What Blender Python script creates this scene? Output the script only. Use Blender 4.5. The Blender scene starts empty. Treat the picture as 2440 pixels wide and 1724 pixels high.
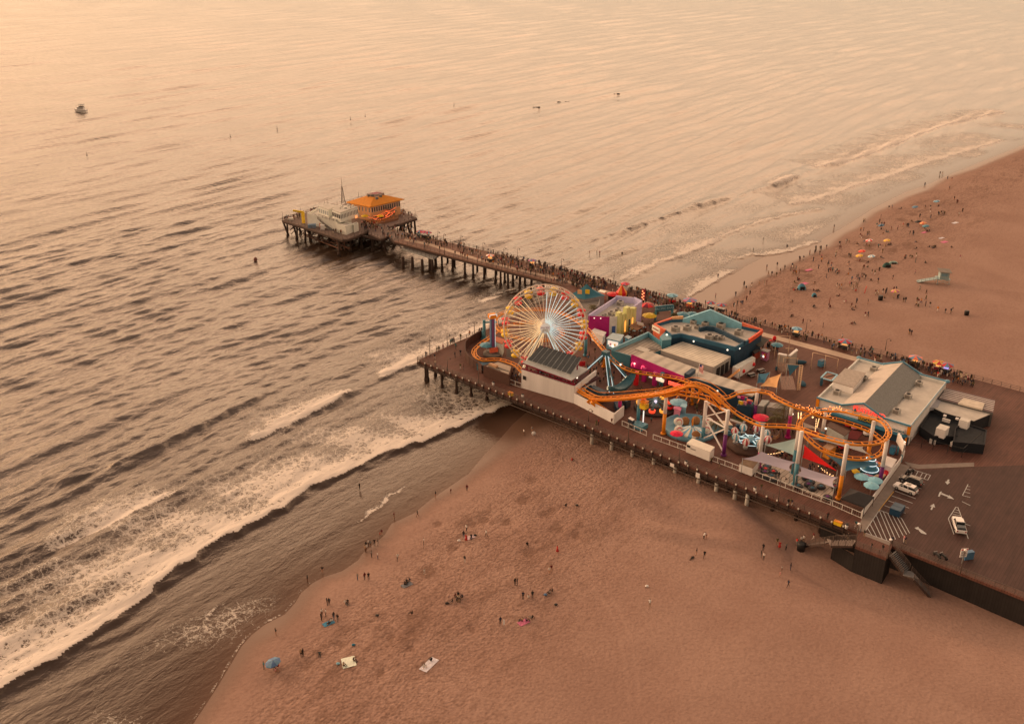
import bpy, bmesh, math, random
import numpy as np
from mathutils import Vector, Matrix
random.seed(7); RNG = np.random.default_rng(5)
SC = bpy.context.scene; COL = SC.collection
# ---------------------------------------------------------------- camera (survey of the place comes from its rays)
F_PX, PITCH, CAM_H, CX, CY = 2290.0, math.radians(24), 110.0, 1220.0, 862.0
DECK = 6.5
cam_d = bpy.data.cameras.new('camera'); cam = bpy.data.objects.new('camera', cam_d); COL.objects.link(cam)
cam.location = (0, 0, CAM_H); cam.rotation_euler = (math.pi/2 - PITCH, 0, 0)
cam_d.sensor_width = 36; cam_d.lens = F_PX/2440*36; cam_d.clip_start = 1; cam_d.clip_end = 60000
SC.camera = cam
cP, sP = math.cos(PITCH), math.sin(PITCH)
ZV = {'1':(640,420,5.74),'2':(980,640,5.218),'3':(1360,680,4.592),'4':(1380,860,4.592),'5':(1740,900,3.9586),
      '6':(1840,1050,4.158),'7':(1740,680,3.9586),'8':(1880,480,5.218),'9':(128,120,2.079),'A':(128,820,2.0745),
      'B':(1400,260,2.4957),'C':(600,1130,3.28),'D':(1200,1000,2.694),'E':(900,540,4.592),'F':(1300,640,4.783),
      'G':(1040,740,8.831),'H':(1380,840,8.831),'I':(1780,780,10.436),'J':(1900,940,8.2),'K':(1560,980,6.753),
      'L':(2140,880,7.372),'M':(1640,860,7.175),'0':(0,0,1.0),'N':(0,0,.94098)}
def px(k, x, y):
 a, b, s = ZV[k]; return a + x/s, b + y/s
def ray(X, Y):
 u, v = (X-CX)/F_PX, -(Y-CY)/F_PX
 return u, cP + v*sP, -sP + v*cP
def W(k, x, y, z=DECK):
 """survey point: where the sight line through a point of zoom view k meets height z"""
 d = ray(*px(k, x, y)); t = (z-CAM_H)/d[2]
 return Vector((t*d[0], t*d[1], z))
def ZT(b, k, x, y):
 """height above base b at which a vertical standing on b reaches a sighted row"""
 d = ray(*px(k, x, y)); t = b[1]/d[1]
 return CAM_H + t*d[2]
def WS(k, z, pts): return [W(k, x, y, z) for x, y in pts]
def XY(k, z, pts): return [W(k, x, y, z).to_2d() for x, y in pts]
U = Vector((math.cos(math.radians(-42)), math.sin(math.radians(-42)), 0))   # along the boardwalk, towards land
V = Vector((math.cos(math.radians(50)), math.sin(math.radians(50)), 0))     # across it, towards the north beach
A_U, A_V = math.radians(-42), math.radians(50)
# ---------------------------------------------------------------- materials
def C(r, g, b, lo=.015, hi=.85):
 """paint colour of something that looks r,g,b under this warm dusk light"""
 o = []
 for c, w in zip((r, g, b), (.80, .60, .47)):
  c /= 255; c = c/12.92 if c <= .04045 else ((c+.055)/1.055)**2.4
  o.append(min(hi, max(lo, c/w)))
 return tuple(o)
MATS = {}
def nt(name):
 m = bpy.data.materials.new(name); m.use_nodes = True
 n = m.node_tree; return m, n, n.nodes, n.links, n.nodes['Principled BSDF']
def M(name, rgb=None, rough=.7, metal=0, var=.14, scale=.7, bump=0., spec=.4, streak=False):
 if name in MATS: return MATS[name]
 m, n, N, L, p = nt(name)
 tc = N.new('ShaderNodeNewGeometry'); no = N.new('ShaderNodeTexNoise'); no.inputs['Scale'].default_value = scale
 no.inputs['Detail'].default_value = 5; no.inputs['Roughness'].default_value = .65
 if streak:
  mp = N.new('ShaderNodeMapping'); mp.inputs['Scale'].default_value = (1, 1, .15)
  L.new(tc.outputs['Position'], mp.inputs[0]); L.new(mp.outputs[0], no.inputs['Vector'])
 else: L.new(tc.outputs['Position'], no.inputs['Vector'])
 r = N.new('ShaderNodeValToRGB'); e = r.color_ramp.elements
 e[0].position = .32; e[1].position = .68
 e[0].color = (*[c*(1-var) for c in rgb], 1); e[1].color = (*[min(.95, c*(1+var*.7)) for c in rgb], 1)
 L.new(no.outputs['Fac'], r.inputs[0]); L.new(r.outputs[0], p.inputs['Base Color'])
 p.inputs['Roughness'].default_value = rough; p.inputs['Metallic'].default_value = metal
 p.inputs['Specular IOR Level'].default_value = spec
 if bump:
  n2 = N.new('ShaderNodeTexNoise'); n2.inputs['Scale'].default_value = scale*8; L.new(tc.outputs['Position'], n2.inputs['Vector'])
  b = N.new('ShaderNodeBump'); b.inputs['Strength'].default_value = bump; b.inputs['Distance'].default_value = .05
  L.new(n2.outputs['Fac'], b.inputs['Height']); L.new(b.outputs[0], p.inputs['Normal'])
 MATS[name] = m; return m
def EM(name, rgb, s):
 if name in MATS: return MATS[name]
 m, n, N, L, p = nt(name)
 p.inputs['Base Color'].default_value = (*[min(.8, c) for c in rgb], 1)
 p.inputs['Emission Color'].default_value = (*rgb, 1); p.inputs['Emission Strength'].default_value = s
 MATS[name] = m; return m
def PLANK(name, rgb, ang, width=.3, var=.22, rough=.75, gap=.45):
 """timber decking: boards laid across direction ang, board tone varies, dark joints"""
 if name in MATS: return MATS[name]
 m, n, N, L, p = nt(name)
 g = N.new('ShaderNodeNewGeometry'); mp = N.new('ShaderNodeMapping'); mp.vector_type = 'TEXTURE'
 mp.inputs['Rotation'].default_value = (0, 0, ang); L.new(g.outputs['Position'], mp.inputs[0])
 sp = N.new('ShaderNodeSeparateXYZ'); L.new(mp.outputs[0], sp.inputs[0])
 def math_(op, a, b=None):
  x = N.new('ShaderNodeMath'); x.operation = op
  for i, v in enumerate((a, b)):
   if v is None: continue
   if isinstance(v, (int, float)): x.inputs[i].default_value = v
   else: L.new(v, x.inputs[i])
  return x.outputs[0]
 s = math_('DIVIDE', sp.outputs['X'], width); fl = math_('FLOOR', s); fr = math_('FRACT', s)
 wn = N.new('ShaderNodeTexWhiteNoise'); wn.noise_dimensions = '2D'
 lng = math_('FLOOR', math_('ADD', math_('DIVIDE', sp.outputs['Y'], 4.8), math_('MULTIPLY', fl, .37)))
 cb = N.new('ShaderNodeCombineXYZ'); L.new(fl, cb.inputs[0]); L.new(lng, cb.inputs[1]); L.new(cb.outputs[0], wn.inputs['Vector'])
 no = N.new('ShaderNodeTexNoise'); no.inputs['Scale'].default_value = .18; no.inputs['Detail'].default_value = 6
 no.inputs['Roughness'].default_value = .7; L.new(g.outputs['Position'], no.inputs['Vector'])
 mp2 = N.new('ShaderNodeMapping'); mp2.inputs['Scale'].default_value = (2.2, .22, 1); L.new(mp.outputs[0], mp2.inputs[0])
 n3 = N.new('ShaderNodeTexNoise'); n3.inputs['Scale'].default_value = 1; n3.inputs['Detail'].default_value = 3; L.new(mp2.outputs[0], n3.inputs['Vector'])
 k = math_('ADD', math_('MULTIPLY', wn.outputs['Value'], var), math_('ADD', math_('MULTIPLY', no.outputs['Fac'], .9), math_('MULTIPLY', n3.outputs['Fac'], .55)))
 k = math_('ADD', k, .18)
 jt = math_('LESS_THAN', fr, .12); k = math_('MULTIPLY', k, math_('SUBTRACT', 1, math_('MULTIPLY', jt, gap)))
 vm = N.new('ShaderNodeVectorMath'); vm.operation = 'SCALE'; vm.inputs[0].default_value = rgb
 L.new(k, vm.inputs['Scale']); L.new(vm.outputs[0], p.inputs['Base Color'])
 p.inputs['Roughness'].default_value = rough; p.inputs['Specular IOR Level'].default_value = .35
 MATS[name] = m; return m
def RIB(name, rgb, ang, pitch=.9, depth=.25, rough=.6, metal=0):
 """ribbed sheet roofing: seams along direction ang"""
 if name in MATS: return MATS[name]
 m, n, N, L, p = nt(name)
 g = N.new('ShaderNodeNewGeometry'); mp = N.new('ShaderNodeMapping'); mp.vector_type = 'TEXTURE'
 mp.inputs['Rotation'].default_value = (0, 0, ang); L.new(g.outputs['Position'], mp.inputs[0])
 w = N.new('ShaderNodeTexWave'); w.bands_direction = 'Y'; w.inputs['Scale'].default_value = .314/pitch*1.0
 w.inputs['Distortion'].default_value = 0; L.new(mp.outputs[0], w.inputs['Vector'])
 no = N.new('ShaderNodeTexNoise'); no.inputs['Scale'].default_value = .5; no.inputs['Detail'].default_value = 6; L.new(g.outputs['Position'], no.inputs['Vector'])
 r = N.new('ShaderNodeValToRGB'); e = r.color_ramp.elements; e[0].position = 0; e[1].position = .55
 e[0].color = (*[c*(1-depth*1.6) for c in rgb], 1); e[1].color = (*rgb, 1); L.new(w.outputs['Fac'], r.inputs[0])
 mx = N.new('ShaderNodeMix'); mx.data_type = 'RGBA'; mx.blend_type = 'MULTIPLY'; mx.inputs['Factor'].default_value = .55
 L.new(r.outputs[0], mx.inputs['A']); L.new(no.outputs['Color'], mx.inputs['B'])
 r2 = N.new('ShaderNodeValToRGB'); r2.color_ramp.elements[0].position = .3; r2.color_ramp.elements[0].color = (.55, .55, .55, 1); r2.color_ramp.elements[1].position = .65
 L.new(no.outputs['Fac'], r2.inputs[0]); L.new(r2.outputs[0], mx.inputs['B'])
 L.new(mx.outputs['Result'], p.inputs['Base Color'])
 b = N.new('ShaderNodeBump'); b.inputs['Strength'].default_value = .6; b.inputs['Distance'].default_value = .08
 L.new(w.outputs['Fac'], b.inputs['Height']); L.new(b.outputs[0], p.inputs['Normal'])
 p.inputs['Roughness'].default_value = rough; p.inputs['Metallic'].default_value = metal
 MATS[name] = m; return m
# ---------------------------------------------------------------- objects
ORG = {}
def tag(o, label=None, cat=None, group=None, kind=None):
 if label: o['label'] = label
 if cat: o['category'] = cat
 if group: o['group'] = group
 if kind: o['kind'] = kind
 return o
def thing(name, label, cat, loc=(0, 0, 0), group=None):
 o = bpy.data.objects.new(name, None); COL.objects.link(o); o.empty_display_size = .3
 o.location = loc; ORG[o.name] = Vector(loc); tag(o, label, cat, group); return o
def copy_tree(o, parent=None):
 c = o.copy(); COL.objects.link(c)
 if parent: c.parent = parent
 for ch in o.children: copy_tree(ch, c)
 return c
class MB:
 """collects pieces in world coordinates, links them as one mesh object"""
 def __init__(s): s.v = []; s.f = []; s.m = []; s.cur = 0; s.smooth = set()
 def mat(s, i): s.cur = i; return s
 def add(s, vs, fs, sm=False):
  o = len(s.v); s.v += [tuple(v) for v in vs]
  for f in fs:
   if sm: s.smooth.add(len(s.f))
   s.f.append(tuple(i+o for i in f)); s.m.append(s.cur)
  return s
 def prism(s, pts, z0, z1, cap=True):
  pts = [(p[0], p[1]) for p in pts]
  a = sum(pts[i][0]*pts[(i+1) % len(pts)][1]-pts[(i+1) % len(pts)][0]*pts[i][1] for i in range(len(pts)))
  if a < 0: pts = pts[::-1]
  n = len(pts); vs = [(x, y, z0) for x, y in pts]+[(x, y, z1) for x, y in pts]
  fs = [(i, (i+1) % n, n+(i+1) % n, n+i) for i in range(n)]
  if cap: fs += [tuple(range(n-1, -1, -1)), tuple(range(n, 2*n))]
  return s.add(vs, fs)
 def box(s, c, sz, rz=0.):
  c = Vector(c); ca, sa = math.cos(rz), math.sin(rz); hx, hy, hz = sz[0]/2, sz[1]/2, sz[2]/2
  vs = [(c.x+ca*x-sa*y, c.y+sa*x+ca*y, c.z+z) for z in (-hz, hz) for x, y in ((-hx, -hy), (hx, -hy), (hx, hy), (-hx, hy))]
  return s.add(vs, [(3, 2, 1, 0), (4, 5, 6, 7), (0, 1, 5, 4), (1, 2, 6, 5), (2, 3, 7, 6), (3, 0, 4, 7)])
 def beam(s, a, b, w, h=None):
  a, b = Vector(a), Vector(b); h = h or w; d = (b-a)
  if d.length < 1e-6: return s
  d.normalize(); up = Vector((0, 0, 1)) if abs(d.z) < .97 else Vector((U.x, U.y, 0))
  r = d.cross(up).normalized(); u = r.cross(d)
  vs = [p+r*x*w/2+u*y*h/2 for p in (a, b) for x, y in ((-1, -1), (1, -1), (1, 1), (-1, 1))]
  return s.add(vs, [(0, 1, 2, 3), (7, 6, 5, 4), (0, 4, 5, 1), (1, 5, 6, 2), (2, 6, 7, 3), (3, 7, 4, 0)])
 def tube(s, pts, r, n=8, closed=False, cap=True):
  pts = [Vector(p) for p in pts]; k = len(pts); rr = r if isinstance(r, (list, tuple)) else [r]*k
  rings = []; prev = None
  for i, p in enumerate(pts):
   t = (pts[(i+1) % k if closed else min(i+1, k-1)]-pts[(i-1) % k if closed else max(i-1, 0)])
   t = t.normalized() if t.length > 1e-9 else Vector((0, 0, 1))
   up = prev if prev else (Vector((0, 0, 1)) if abs(t.z) < .95 else Vector((1, 0, 0)))
   x = up - t*up.dot(t); x = x.normalized() if x.length > 1e-6 else t.orthogonal().normalized()
   prev = x; y = t.cross(x)
   rings.append([p+(x*math.cos(2*math.pi*j/n)+y*math.sin(2*math.pi*j/n))*rr[i] for j in range(n)])
  vs = [q for R in rings for q in R]; fs = []
  for i in range(k if closed else k-1):
   for j in range(n):
    a, b = i*n, ((i+1) % k)*n; fs.append((a+j, a+(j+1) % n, b+(j+1) % n, b+j))
  if cap and not closed: fs += [tuple(range(n-1, -1, -1)), tuple(range((k-1)*n, k*n))]
  return s.add(vs, fs, sm=(n > 5))
 def cone(s, a, b, r0, r1, n=12): return s.tube([a, b], [max(r0, 1e-3), max(r1, 1e-3)], n)
 def lathe(s, c, prof, n=16, sm=True, ax=None):
  c = Vector(c); vs = []; fs = []
  for r, z in prof:
   for j in range(n):
    a = 2*math.pi*j/n; vs.append(c+Vector((r*math.cos(a), r*math.sin(a), z)))
  for i in range(len(prof)-1):
   for j in range(n): fs.append((i*n+j, i*n+(j+1) % n, (i+1)*n+(j+1) % n, (i+1)*n+j))
  fs += [tuple(range(n-1, -1, -1)), tuple(range((len(prof)-1)*n, len(prof)*n))]
  return s.add(vs, fs, sm)
 def ball(s, c, r, n=8, sx=1, sy=1, sz=1):
  k = max(4, n//2+1); c = Vector(c); vs = [c+Vector((0, 0, r*sz))]
  for i in range(1, k):
   t = math.pi*i/k
   for j in range(n):
    a = 2*math.pi*j/n; vs.append(c+Vector((r*sx*math.sin(t)*math.cos(a), r*sy*math.sin(t)*math.sin(a), r*sz*math.cos(t))))
  vs.append(c-Vector((0, 0, r*sz))); fs = [(0, 1+j, 1+(j+1) % n) for j in range(n)]
  for i in range(k-2):
   for j in range(n): fs.append((1+i*n+j, 1+(i+1)*n+j, 1+(i+1)*n+(j+1) % n, 1+i*n+(j+1) % n))
  e = len(vs)-1; fs += [(e, 1+(k-2)*n+(j+1) % n, 1+(k-2)*n+j) for j in range(n)]
  return s.add(vs, fs, True)
 def sheet(s, vs, t=.06):
  """a polygon given thickness along its normal"""
  vs = [Vector(v) for v in vs]; nrm = Vector((0, 0, 0))
  for i in range(len(vs)):
   a, b = vs[i], vs[(i+1) % len(vs)]
   nrm += Vector(((a.y-b.y)*(a.z+b.z), (a.z-b.z)*(a.x+b.x), (a.x-b.x)*(a.y+b.y)))
  nrm.normalize(); n = len(vs); w = [v-nrm*t for v in vs]
  return s.add(vs+w, [tuple(range(n)), tuple(range(2*n-1, n-1, -1))]+[(i, n+i, n+(i+1) % n, (i+1) % n) for i in range(n)])
 def build(s, name, mats, parent=None, loc=None):
  o0 = ORG[parent.name] if parent else (Vector(loc) if loc else Vector((0, 0, 0)))
  me = bpy.data.meshes.new(name); me.from_pydata([(v[0]-o0.x, v[1]-o0.y, v[2]-o0.z) for v in s.v], [], s.f); me.update()
  for m in (mats if isinstance(mats, (list, tuple)) else [mats]): me.materials.append(m)
  if len(me.polygons):
   me.polygons.foreach_set('material_index', s.m)
   if s.smooth:
    me.polygons.foreach_set('use_smooth', [i in s.smooth for i in range(len(s.f))])
  o = bpy.data.objects.new(name, me); COL.objects.link(o)
  if parent: o.parent = parent
  else: o.location = o0
  ORG[o.name] = o0; return o
def single(name, mb, mats, label, cat, group=None, kind=None, loc=None):
 return tag(mb.build(name, mats, None, loc), label, cat, group, kind)
def lerp(a, b, t): return a+(b-a)*t
def smooth01(x): x = np.clip(x, 0, 1); return x*x*(3-2*x)
def pline(pts, x, y):
 """distance to a polyline and side (+ on its right), numpy arrays"""
 best = np.full(x.shape, 1e18); sg = np.ones(x.shape); al = np.zeros(x.shape); run = 0.
 for (ax, ay), (bx, by) in zip(pts[:-1], pts[1:]):
  dx, dy = bx-ax, by-ay; L2 = dx*dx+dy*dy; t = np.clip(((x-ax)*dx+(y-ay)*dy)/L2, 0, 1)
  qx, qy = x-(ax+t*dx), y-(ay+t*dy); d = qx*qx+qy*qy; m = d < best
  best = np.where(m, d, best); cr = qx*dy-qy*dx; sg = np.where(m, np.where(cr >= 0, 1., -1.), sg)
  al = np.where(m, run+t*math.sqrt(L2), al); run += math.sqrt(L2)
 return np.sqrt(best), sg, al, run
def fan(name, r, ang, zfun, keep, attrs, mats):
 """ground or water sheet, finer near and coarser far"""
 R, A = np.meshgrid(r, ang, indexing='ij'); x = R*np.sin(A); y = R*np.cos(A)
 z, at = zfun(x, y); n, m = x.shape
 idx = np.arange(n*m).reshape(n, m); q = np.stack([idx[:-1, :-1], idx[:-1, 1:], idx[1:, 1:], idx[1:, :-1]], -1).reshape(-1, 4)[:, ::-1]
 k = keep(x, y, z, at).reshape(-1); q = q[k[q].any(1)]
 used = np.zeros(n*m, bool); used[q.ravel()] = True; new = np.cumsum(used)-1; q = new[q]
 co = np.stack([x, y, z], -1).reshape(-1, 3)[used]
 me = bpy.data.meshes.new(name); me.vertices.add(len(co)); me.vertices.foreach_set('co', co.astype(np.float32).ravel())
 me.loops.add(q.size); me.loops.foreach_set('vertex_index', q.ravel().astype(np.int32)); me.polygons.add(len(q))
 me.polygons.foreach_set('loop_start', np.arange(0, q.size, 4, dtype=np.int32)); me.polygons.foreach_set('use_smooth', np.ones(len(q), bool))
 me.update(calc_edges=True); me.validate()
 for a in attrs:
  l = me.attributes.new(a, 'FLOAT', 'POINT'); l.data.foreach_set('value', at[a].reshape(-1)[used].astype(np.float32))
 me.materials.append(mats); o = bpy.data.objects.new(name, me); COL.objects.link(o); return o
# ---------------------------------------------------------------- sky, sun
GLOW = [(0, (.22, .17, .12)), (.07, (.32, .235, .16)), (.18, (.54, .37, .24)), (.33, (.98, .60, .365)), (.46, (1.62, .95, .545)), (.58, (.74, .43, .255)), (.70, (.16, .115, .09)), (1, (.115, .09, .074))]
GLOW_K, GLOW_AZ = 28.5, math.radians(-18)
SUN_EL, SUN_AZ = math.radians(9), math.radians(-58)     # low in the west: left of the view, beyond the pier
w = bpy.data.worlds.new('World'); SC.world = w; w.use_nodes = True; wn = w.node_tree.nodes; wl = w.node_tree.links
sky = wn.new('ShaderNodeTexSky'); sky.sky_type = 'NISHITA'; sky.sun_disc = False
sky.sun_elevation = SUN_EL; sky.sun_rotation = SUN_AZ; sky.dust_density = 4.5; sky.ozone_density = .6; sky.air_density = 1.3
tint = wn.new('ShaderNodeMix'); tint.data_type = 'RGBA'; tint.blend_type = 'MULTIPLY'; tint.inputs['Factor'].default_value = 1
tint.inputs['B'].default_value = (.55, .40, .30, 1)
# evening glow: a band added to the sky to brighten the sea, stronger westward
tcw = wn.new('ShaderNodeTexCoord'); sx = wn.new('ShaderNodeSeparateXYZ'); wl.new(tcw.outputs['Generated'], sx.inputs[0])
def wm(op, a, b=None):
 x = wn.new('ShaderNodeMath'); x.operation = op
 for i, v in enumerate((a, b)):
  if v is None: continue
  if isinstance(v, (int, float)): x.inputs[i].default_value = v
  else: wl.new(v, x.inputs[i])
 return x.outputs[0]
el = wn.new('ShaderNodeValToRGB'); wl.new(sx.outputs['Z'], el.inputs[0]); e = el.color_ramp.elements
for i, (p_, c_) in enumerate(GLOW):
 q = e[i] if i < 2 else e.new(p_); q.position = p_; q.color = (*c_, 1)
dv = wn.new('ShaderNodeVectorMath'); dv.operation = 'DOT_PRODUCT'; wl.new(tcw.outputs['Generated'], dv.inputs[0]); dv.inputs[1].default_value = (math.sin(GLOW_AZ), math.cos(GLOW_AZ), 0)
mr = wn.new('ShaderNodeMapRange'); mr.interpolation_type = 'SMOOTHSTEP'; wl.new(dv.outputs['Value'], mr.inputs[0]); mr.inputs[1].default_value = -.75; mr.inputs[2].default_value = .8; mr.inputs[3].default_value = .24; mr.inputs[4].default_value = 1
gl = wn.new('ShaderNodeVectorMath'); gl.operation = 'SCALE'; wl.new(el.outputs[0], gl.inputs[0]); wl.new(wm('MULTIPLY', mr.outputs[0], GLOW_K), gl.inputs['Scale'])
ad = wn.new('ShaderNodeVectorMath'); ad.operation = 'ADD'; wl.new(sky.outputs[0], tint.inputs['A']); wl.new(tint.outputs['Result'], ad.inputs[0]); wl.new(gl.outputs[0], ad.inputs[1])
wl.new(ad.outputs[0], wn['Background'].inputs['Color']); wn['Background'].inputs['Strength'].default_value = .10
sd = bpy.data.lights.new('sun', 'SUN'); sun = bpy.data.objects.new('sun', sd); COL.objects.link(sun)
sd.energy = 1.35; sd.angle = math.radians(16); sd.color = (1, .68, .42)
sun.rotation_euler = Vector((-math.sin(SUN_AZ)*math.cos(SUN_EL), -math.cos(SUN_AZ)*math.cos(SUN_EL), -math.sin(SUN_EL))).to_track_quat('-Z', 'Y').to_euler()
vs_ = SC.view_settings; vs_.view_transform = 'Standard'; vs_.look = 'None'; vs_.exposure = 0.0; vs_.gamma = 1
SC.cycles.use_denoising = True; SC.cycles.max_bounces = 6; SC.cycles.sample_clamp_indirect = 4
# ---------------------------------------------------------------- shore lines
def ext(pts, a=600, b=9000):
 p = [Vector(q) for q in pts]; d0 = (p[0]-p[2]).normalized(); d1 = (p[-1]-p[-4]).normalized()
 return [tuple(p[0]+d0*a)]+[tuple(q) for q in p]+[tuple(p[-1]+d1*b)]
EDGE = ext(XY('C', 0, [(-270, 1660), (-80, 1340), (0, 1250), (100, 1172), (260, 1090), (340, 1000), (385, 925), (470, 850), (560, 800), (700, 755), (830, 670), (870, 610), (980, 520), (1040, 470), (1090, 385), (1270, 300), (1390, 200)]) +
           XY('N', 0, [(1050, 1062), (1085, 1020), (1120, 985), (1150, 950), (1190, 915)]) +
           XY('B', 0, [(330, 1250), (480, 1180), (600, 1122), (720, 1050), (830, 990), (930, 940), (1050, 880), (1180, 855), (1300, 822), (1400, 770), (1500, 715), (1600, 655), (1700, 590), (1800, 540), (1900, 490), (2010, 455), (2130, 400), (2290, 335)]))
DRY = ext(XY('C', 0, [(-230, 1640), (-60, 1400), (0, 1320), (160, 1240), (330, 1080), (420, 960), (480, 870), (560, 810), (700, 770), (840, 680), (880, 620), (1000, 520), (1060, 470), (1110, 390), (1280, 310), (1400, 210), (1560, 130), (1640, 70), (1700, 10)]) +
          XY('N', 0, [(1150, 1000), (1200, 965), (1290, 915)]) +
          XY('B', 0, [(600, 1290), (800, 1182), (880, 1130), (940, 1080), (1010, 1030), (1110, 990), (1200, 940), (1330, 870), (1440, 820), (1460, 792), (1530, 740), (1600, 710), (1640, 672), (1700, 620), (1790, 580), (1900, 525), (2010, 490), (2130, 410), (2290, 362)]))
def terr(x, y, att=False):
 x = np.asarray(x, float); y = np.asarray(y, float)
 d, s, _, _ = pline(EDGE, x, y); d = d*s
 z = np.where(d > 0, 3.3*(1-np.exp(-(np.maximum(d, 0)/24)**1.25)), d*.05)
 k = smooth01((d-14)/14)
 for mx, my, h, a, b, rot in MOUNDS:
  ca, sa = math.cos(rot), math.sin(rot); ux, uy = (x-mx)*ca+(y-my)*sa, -(x-mx)*sa+(y-my)*ca
  z = z+k*h*np.exp(-(ux/a)**2-(uy/b)**2)
 z = z+k*.10*np.sin(x*.21+1.3*np.sin(y*.13))*np.sin(y*.17+1.1*np.sin(x*.11))
 z = np.where(d > 8, np.maximum(z, .7), z)
 return (z, d) if att else z
def mnd(k, x, y, h, a, b, rot): p = W(k, x, y, 3); return (p.x, p.y, h, a, b, math.radians(rot))
MOUNDS = [mnd('D', 1400, 600, 1.1, 9, 3.2, -40), mnd('D', 1500, 570, .9, 4, 4, 0), mnd('D', 1180, 650, -.7, 7, 4, -40), mnd('D', 830, 480, .5, 14, 2.5, -42),
          mnd('D', 600, 430, .4, 9, 3, -25), mnd('D', 1050, 720, .55, 10, 2, -35), mnd('D', 1300, 740, .4, 14, 2.2, -12), mnd('D', 1650, 690, .5, 5, 4, 0),
          mnd('D', 1560, 500, -.8, 7, 4, -42), mnd('D', 1750, 640, -.9, 7, 3, -42), mnd('D', 1250, 800, -.3, 10, 2, -15), mnd('D', 700, 330, -.35, 16, 4, -42), mnd('6', 1500, 1430, -2.3, 30, 13, -28), mnd('6', 2300, 1650, -2.0, 30, 13, -28), mnd('6', 700, 1090, -1.2, 9, 7, -28), mnd('6', 950, 1200, -1.5, 14, 7, -28)]
def WT(k, x, y):
 """survey point on the sand"""
 z = 2.5
 for _ in range(6):
  p = W(k, x, y, z); z = max(0., float(terr(p.x, p.y)))
 return W(k, x, y, z)
def wob(x, y): return .5+.25*np.sin(x*.13+1.7*np.sin(y*.09))+.25*np.sin(y*.17+1.3*np.sin(x*.07+2))
# ---------------------------------------------------------------- beach
def beach_fun(x, y):
 z, d = terr(x, y, True); dd, s, _, _ = pline(DRY, x, y); dd = dd*s
 wet = smooth01((4.0-dd)/5.5)
 # trampled belt near the water
 p = np.clip(np.exp(-((d-22)/22)**2)*1.15, 0, 1)*smooth01((d-4)/9)
 dug = np.zeros_like(x)
 for k, a, b, r in DUG:
  q = W(k, a, b, 2.6); dug = np.maximum(dug, np.exp(-((x-q.x)/r)**2-((y-q.y)/(r*1.2))**2)*.9)
 trk = np.zeros_like(x)
 for t in TRK: dd, _, _, _ = pline(XY('D', 3, t), x, y); trk = np.maximum(trk, np.exp(-(dd/.38)**2))
 return z-.25*dug, {'wet': wet, 'tramp': p, 'shore': d, 'dug': dug, 'track': trk}
DUG = [('C', 1725, 345, 1.6), ('C', 1810, 310, 1.8), ('C', 2125, 165, 2.4), ('C', 1560, 525, 2.0), ('C', 1235, 1085, 1.3), ('C', 2175, 605, 2.4), ('C', 1255, 1220, 1.2), ('C', 1450, 320, 1.5), ('C', 1370, 715, 2.6), ('C', 1080, 1250, 1.4), ('C', 680, 1270, 1.6), ('C', 1230, 1335, 1.3), ('C', 1000, 1520, 1.4), ('C', 1720, 1200, 1.1), ('C', 420, 1440, 1.6), ('D', 130, 485, 2.2), ('D', 265, 585, 2.2), ('D', 340, 690, 2.2), ('D', 20, 630, 1.8), ('D', 180, 350, 2.2), ('D', 460, 740, 1.5), ('D', 300, 560, 1.6),
       ('8', 1000, 560, 3), ('8', 720, 650, 3.5), ('8', 900, 720, 3), ('8', 190, 830, 2.6), ('8', 1400, 190, 4), ('8', 1120, 845, 2), ('8', 250, 900, 3), ('8', 1080, 700, 2.5), ('8', 1300, 605, 2.5), ('8', 950, 400, 3), ('7', 330, 200, 3.5), ('7', 250, 230, 3), ('8', 1550, 130, 4)]
TRK = [[(380, 870), (500, 975), (600, 1100), (690, 1240), (745, 1360), (790, 1640), (800, 1800)], [(440, 880), (570, 985), (670, 1110), (755, 1250), (805, 1370), (855, 1640), (865, 1800)], [(330, 900), (600, 780), (900, 690), (1250, 800), (1600, 940), (2155, 1040)], [(870, 800), (1100, 930), (1500, 985), (2155, 1060)]]
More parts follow.
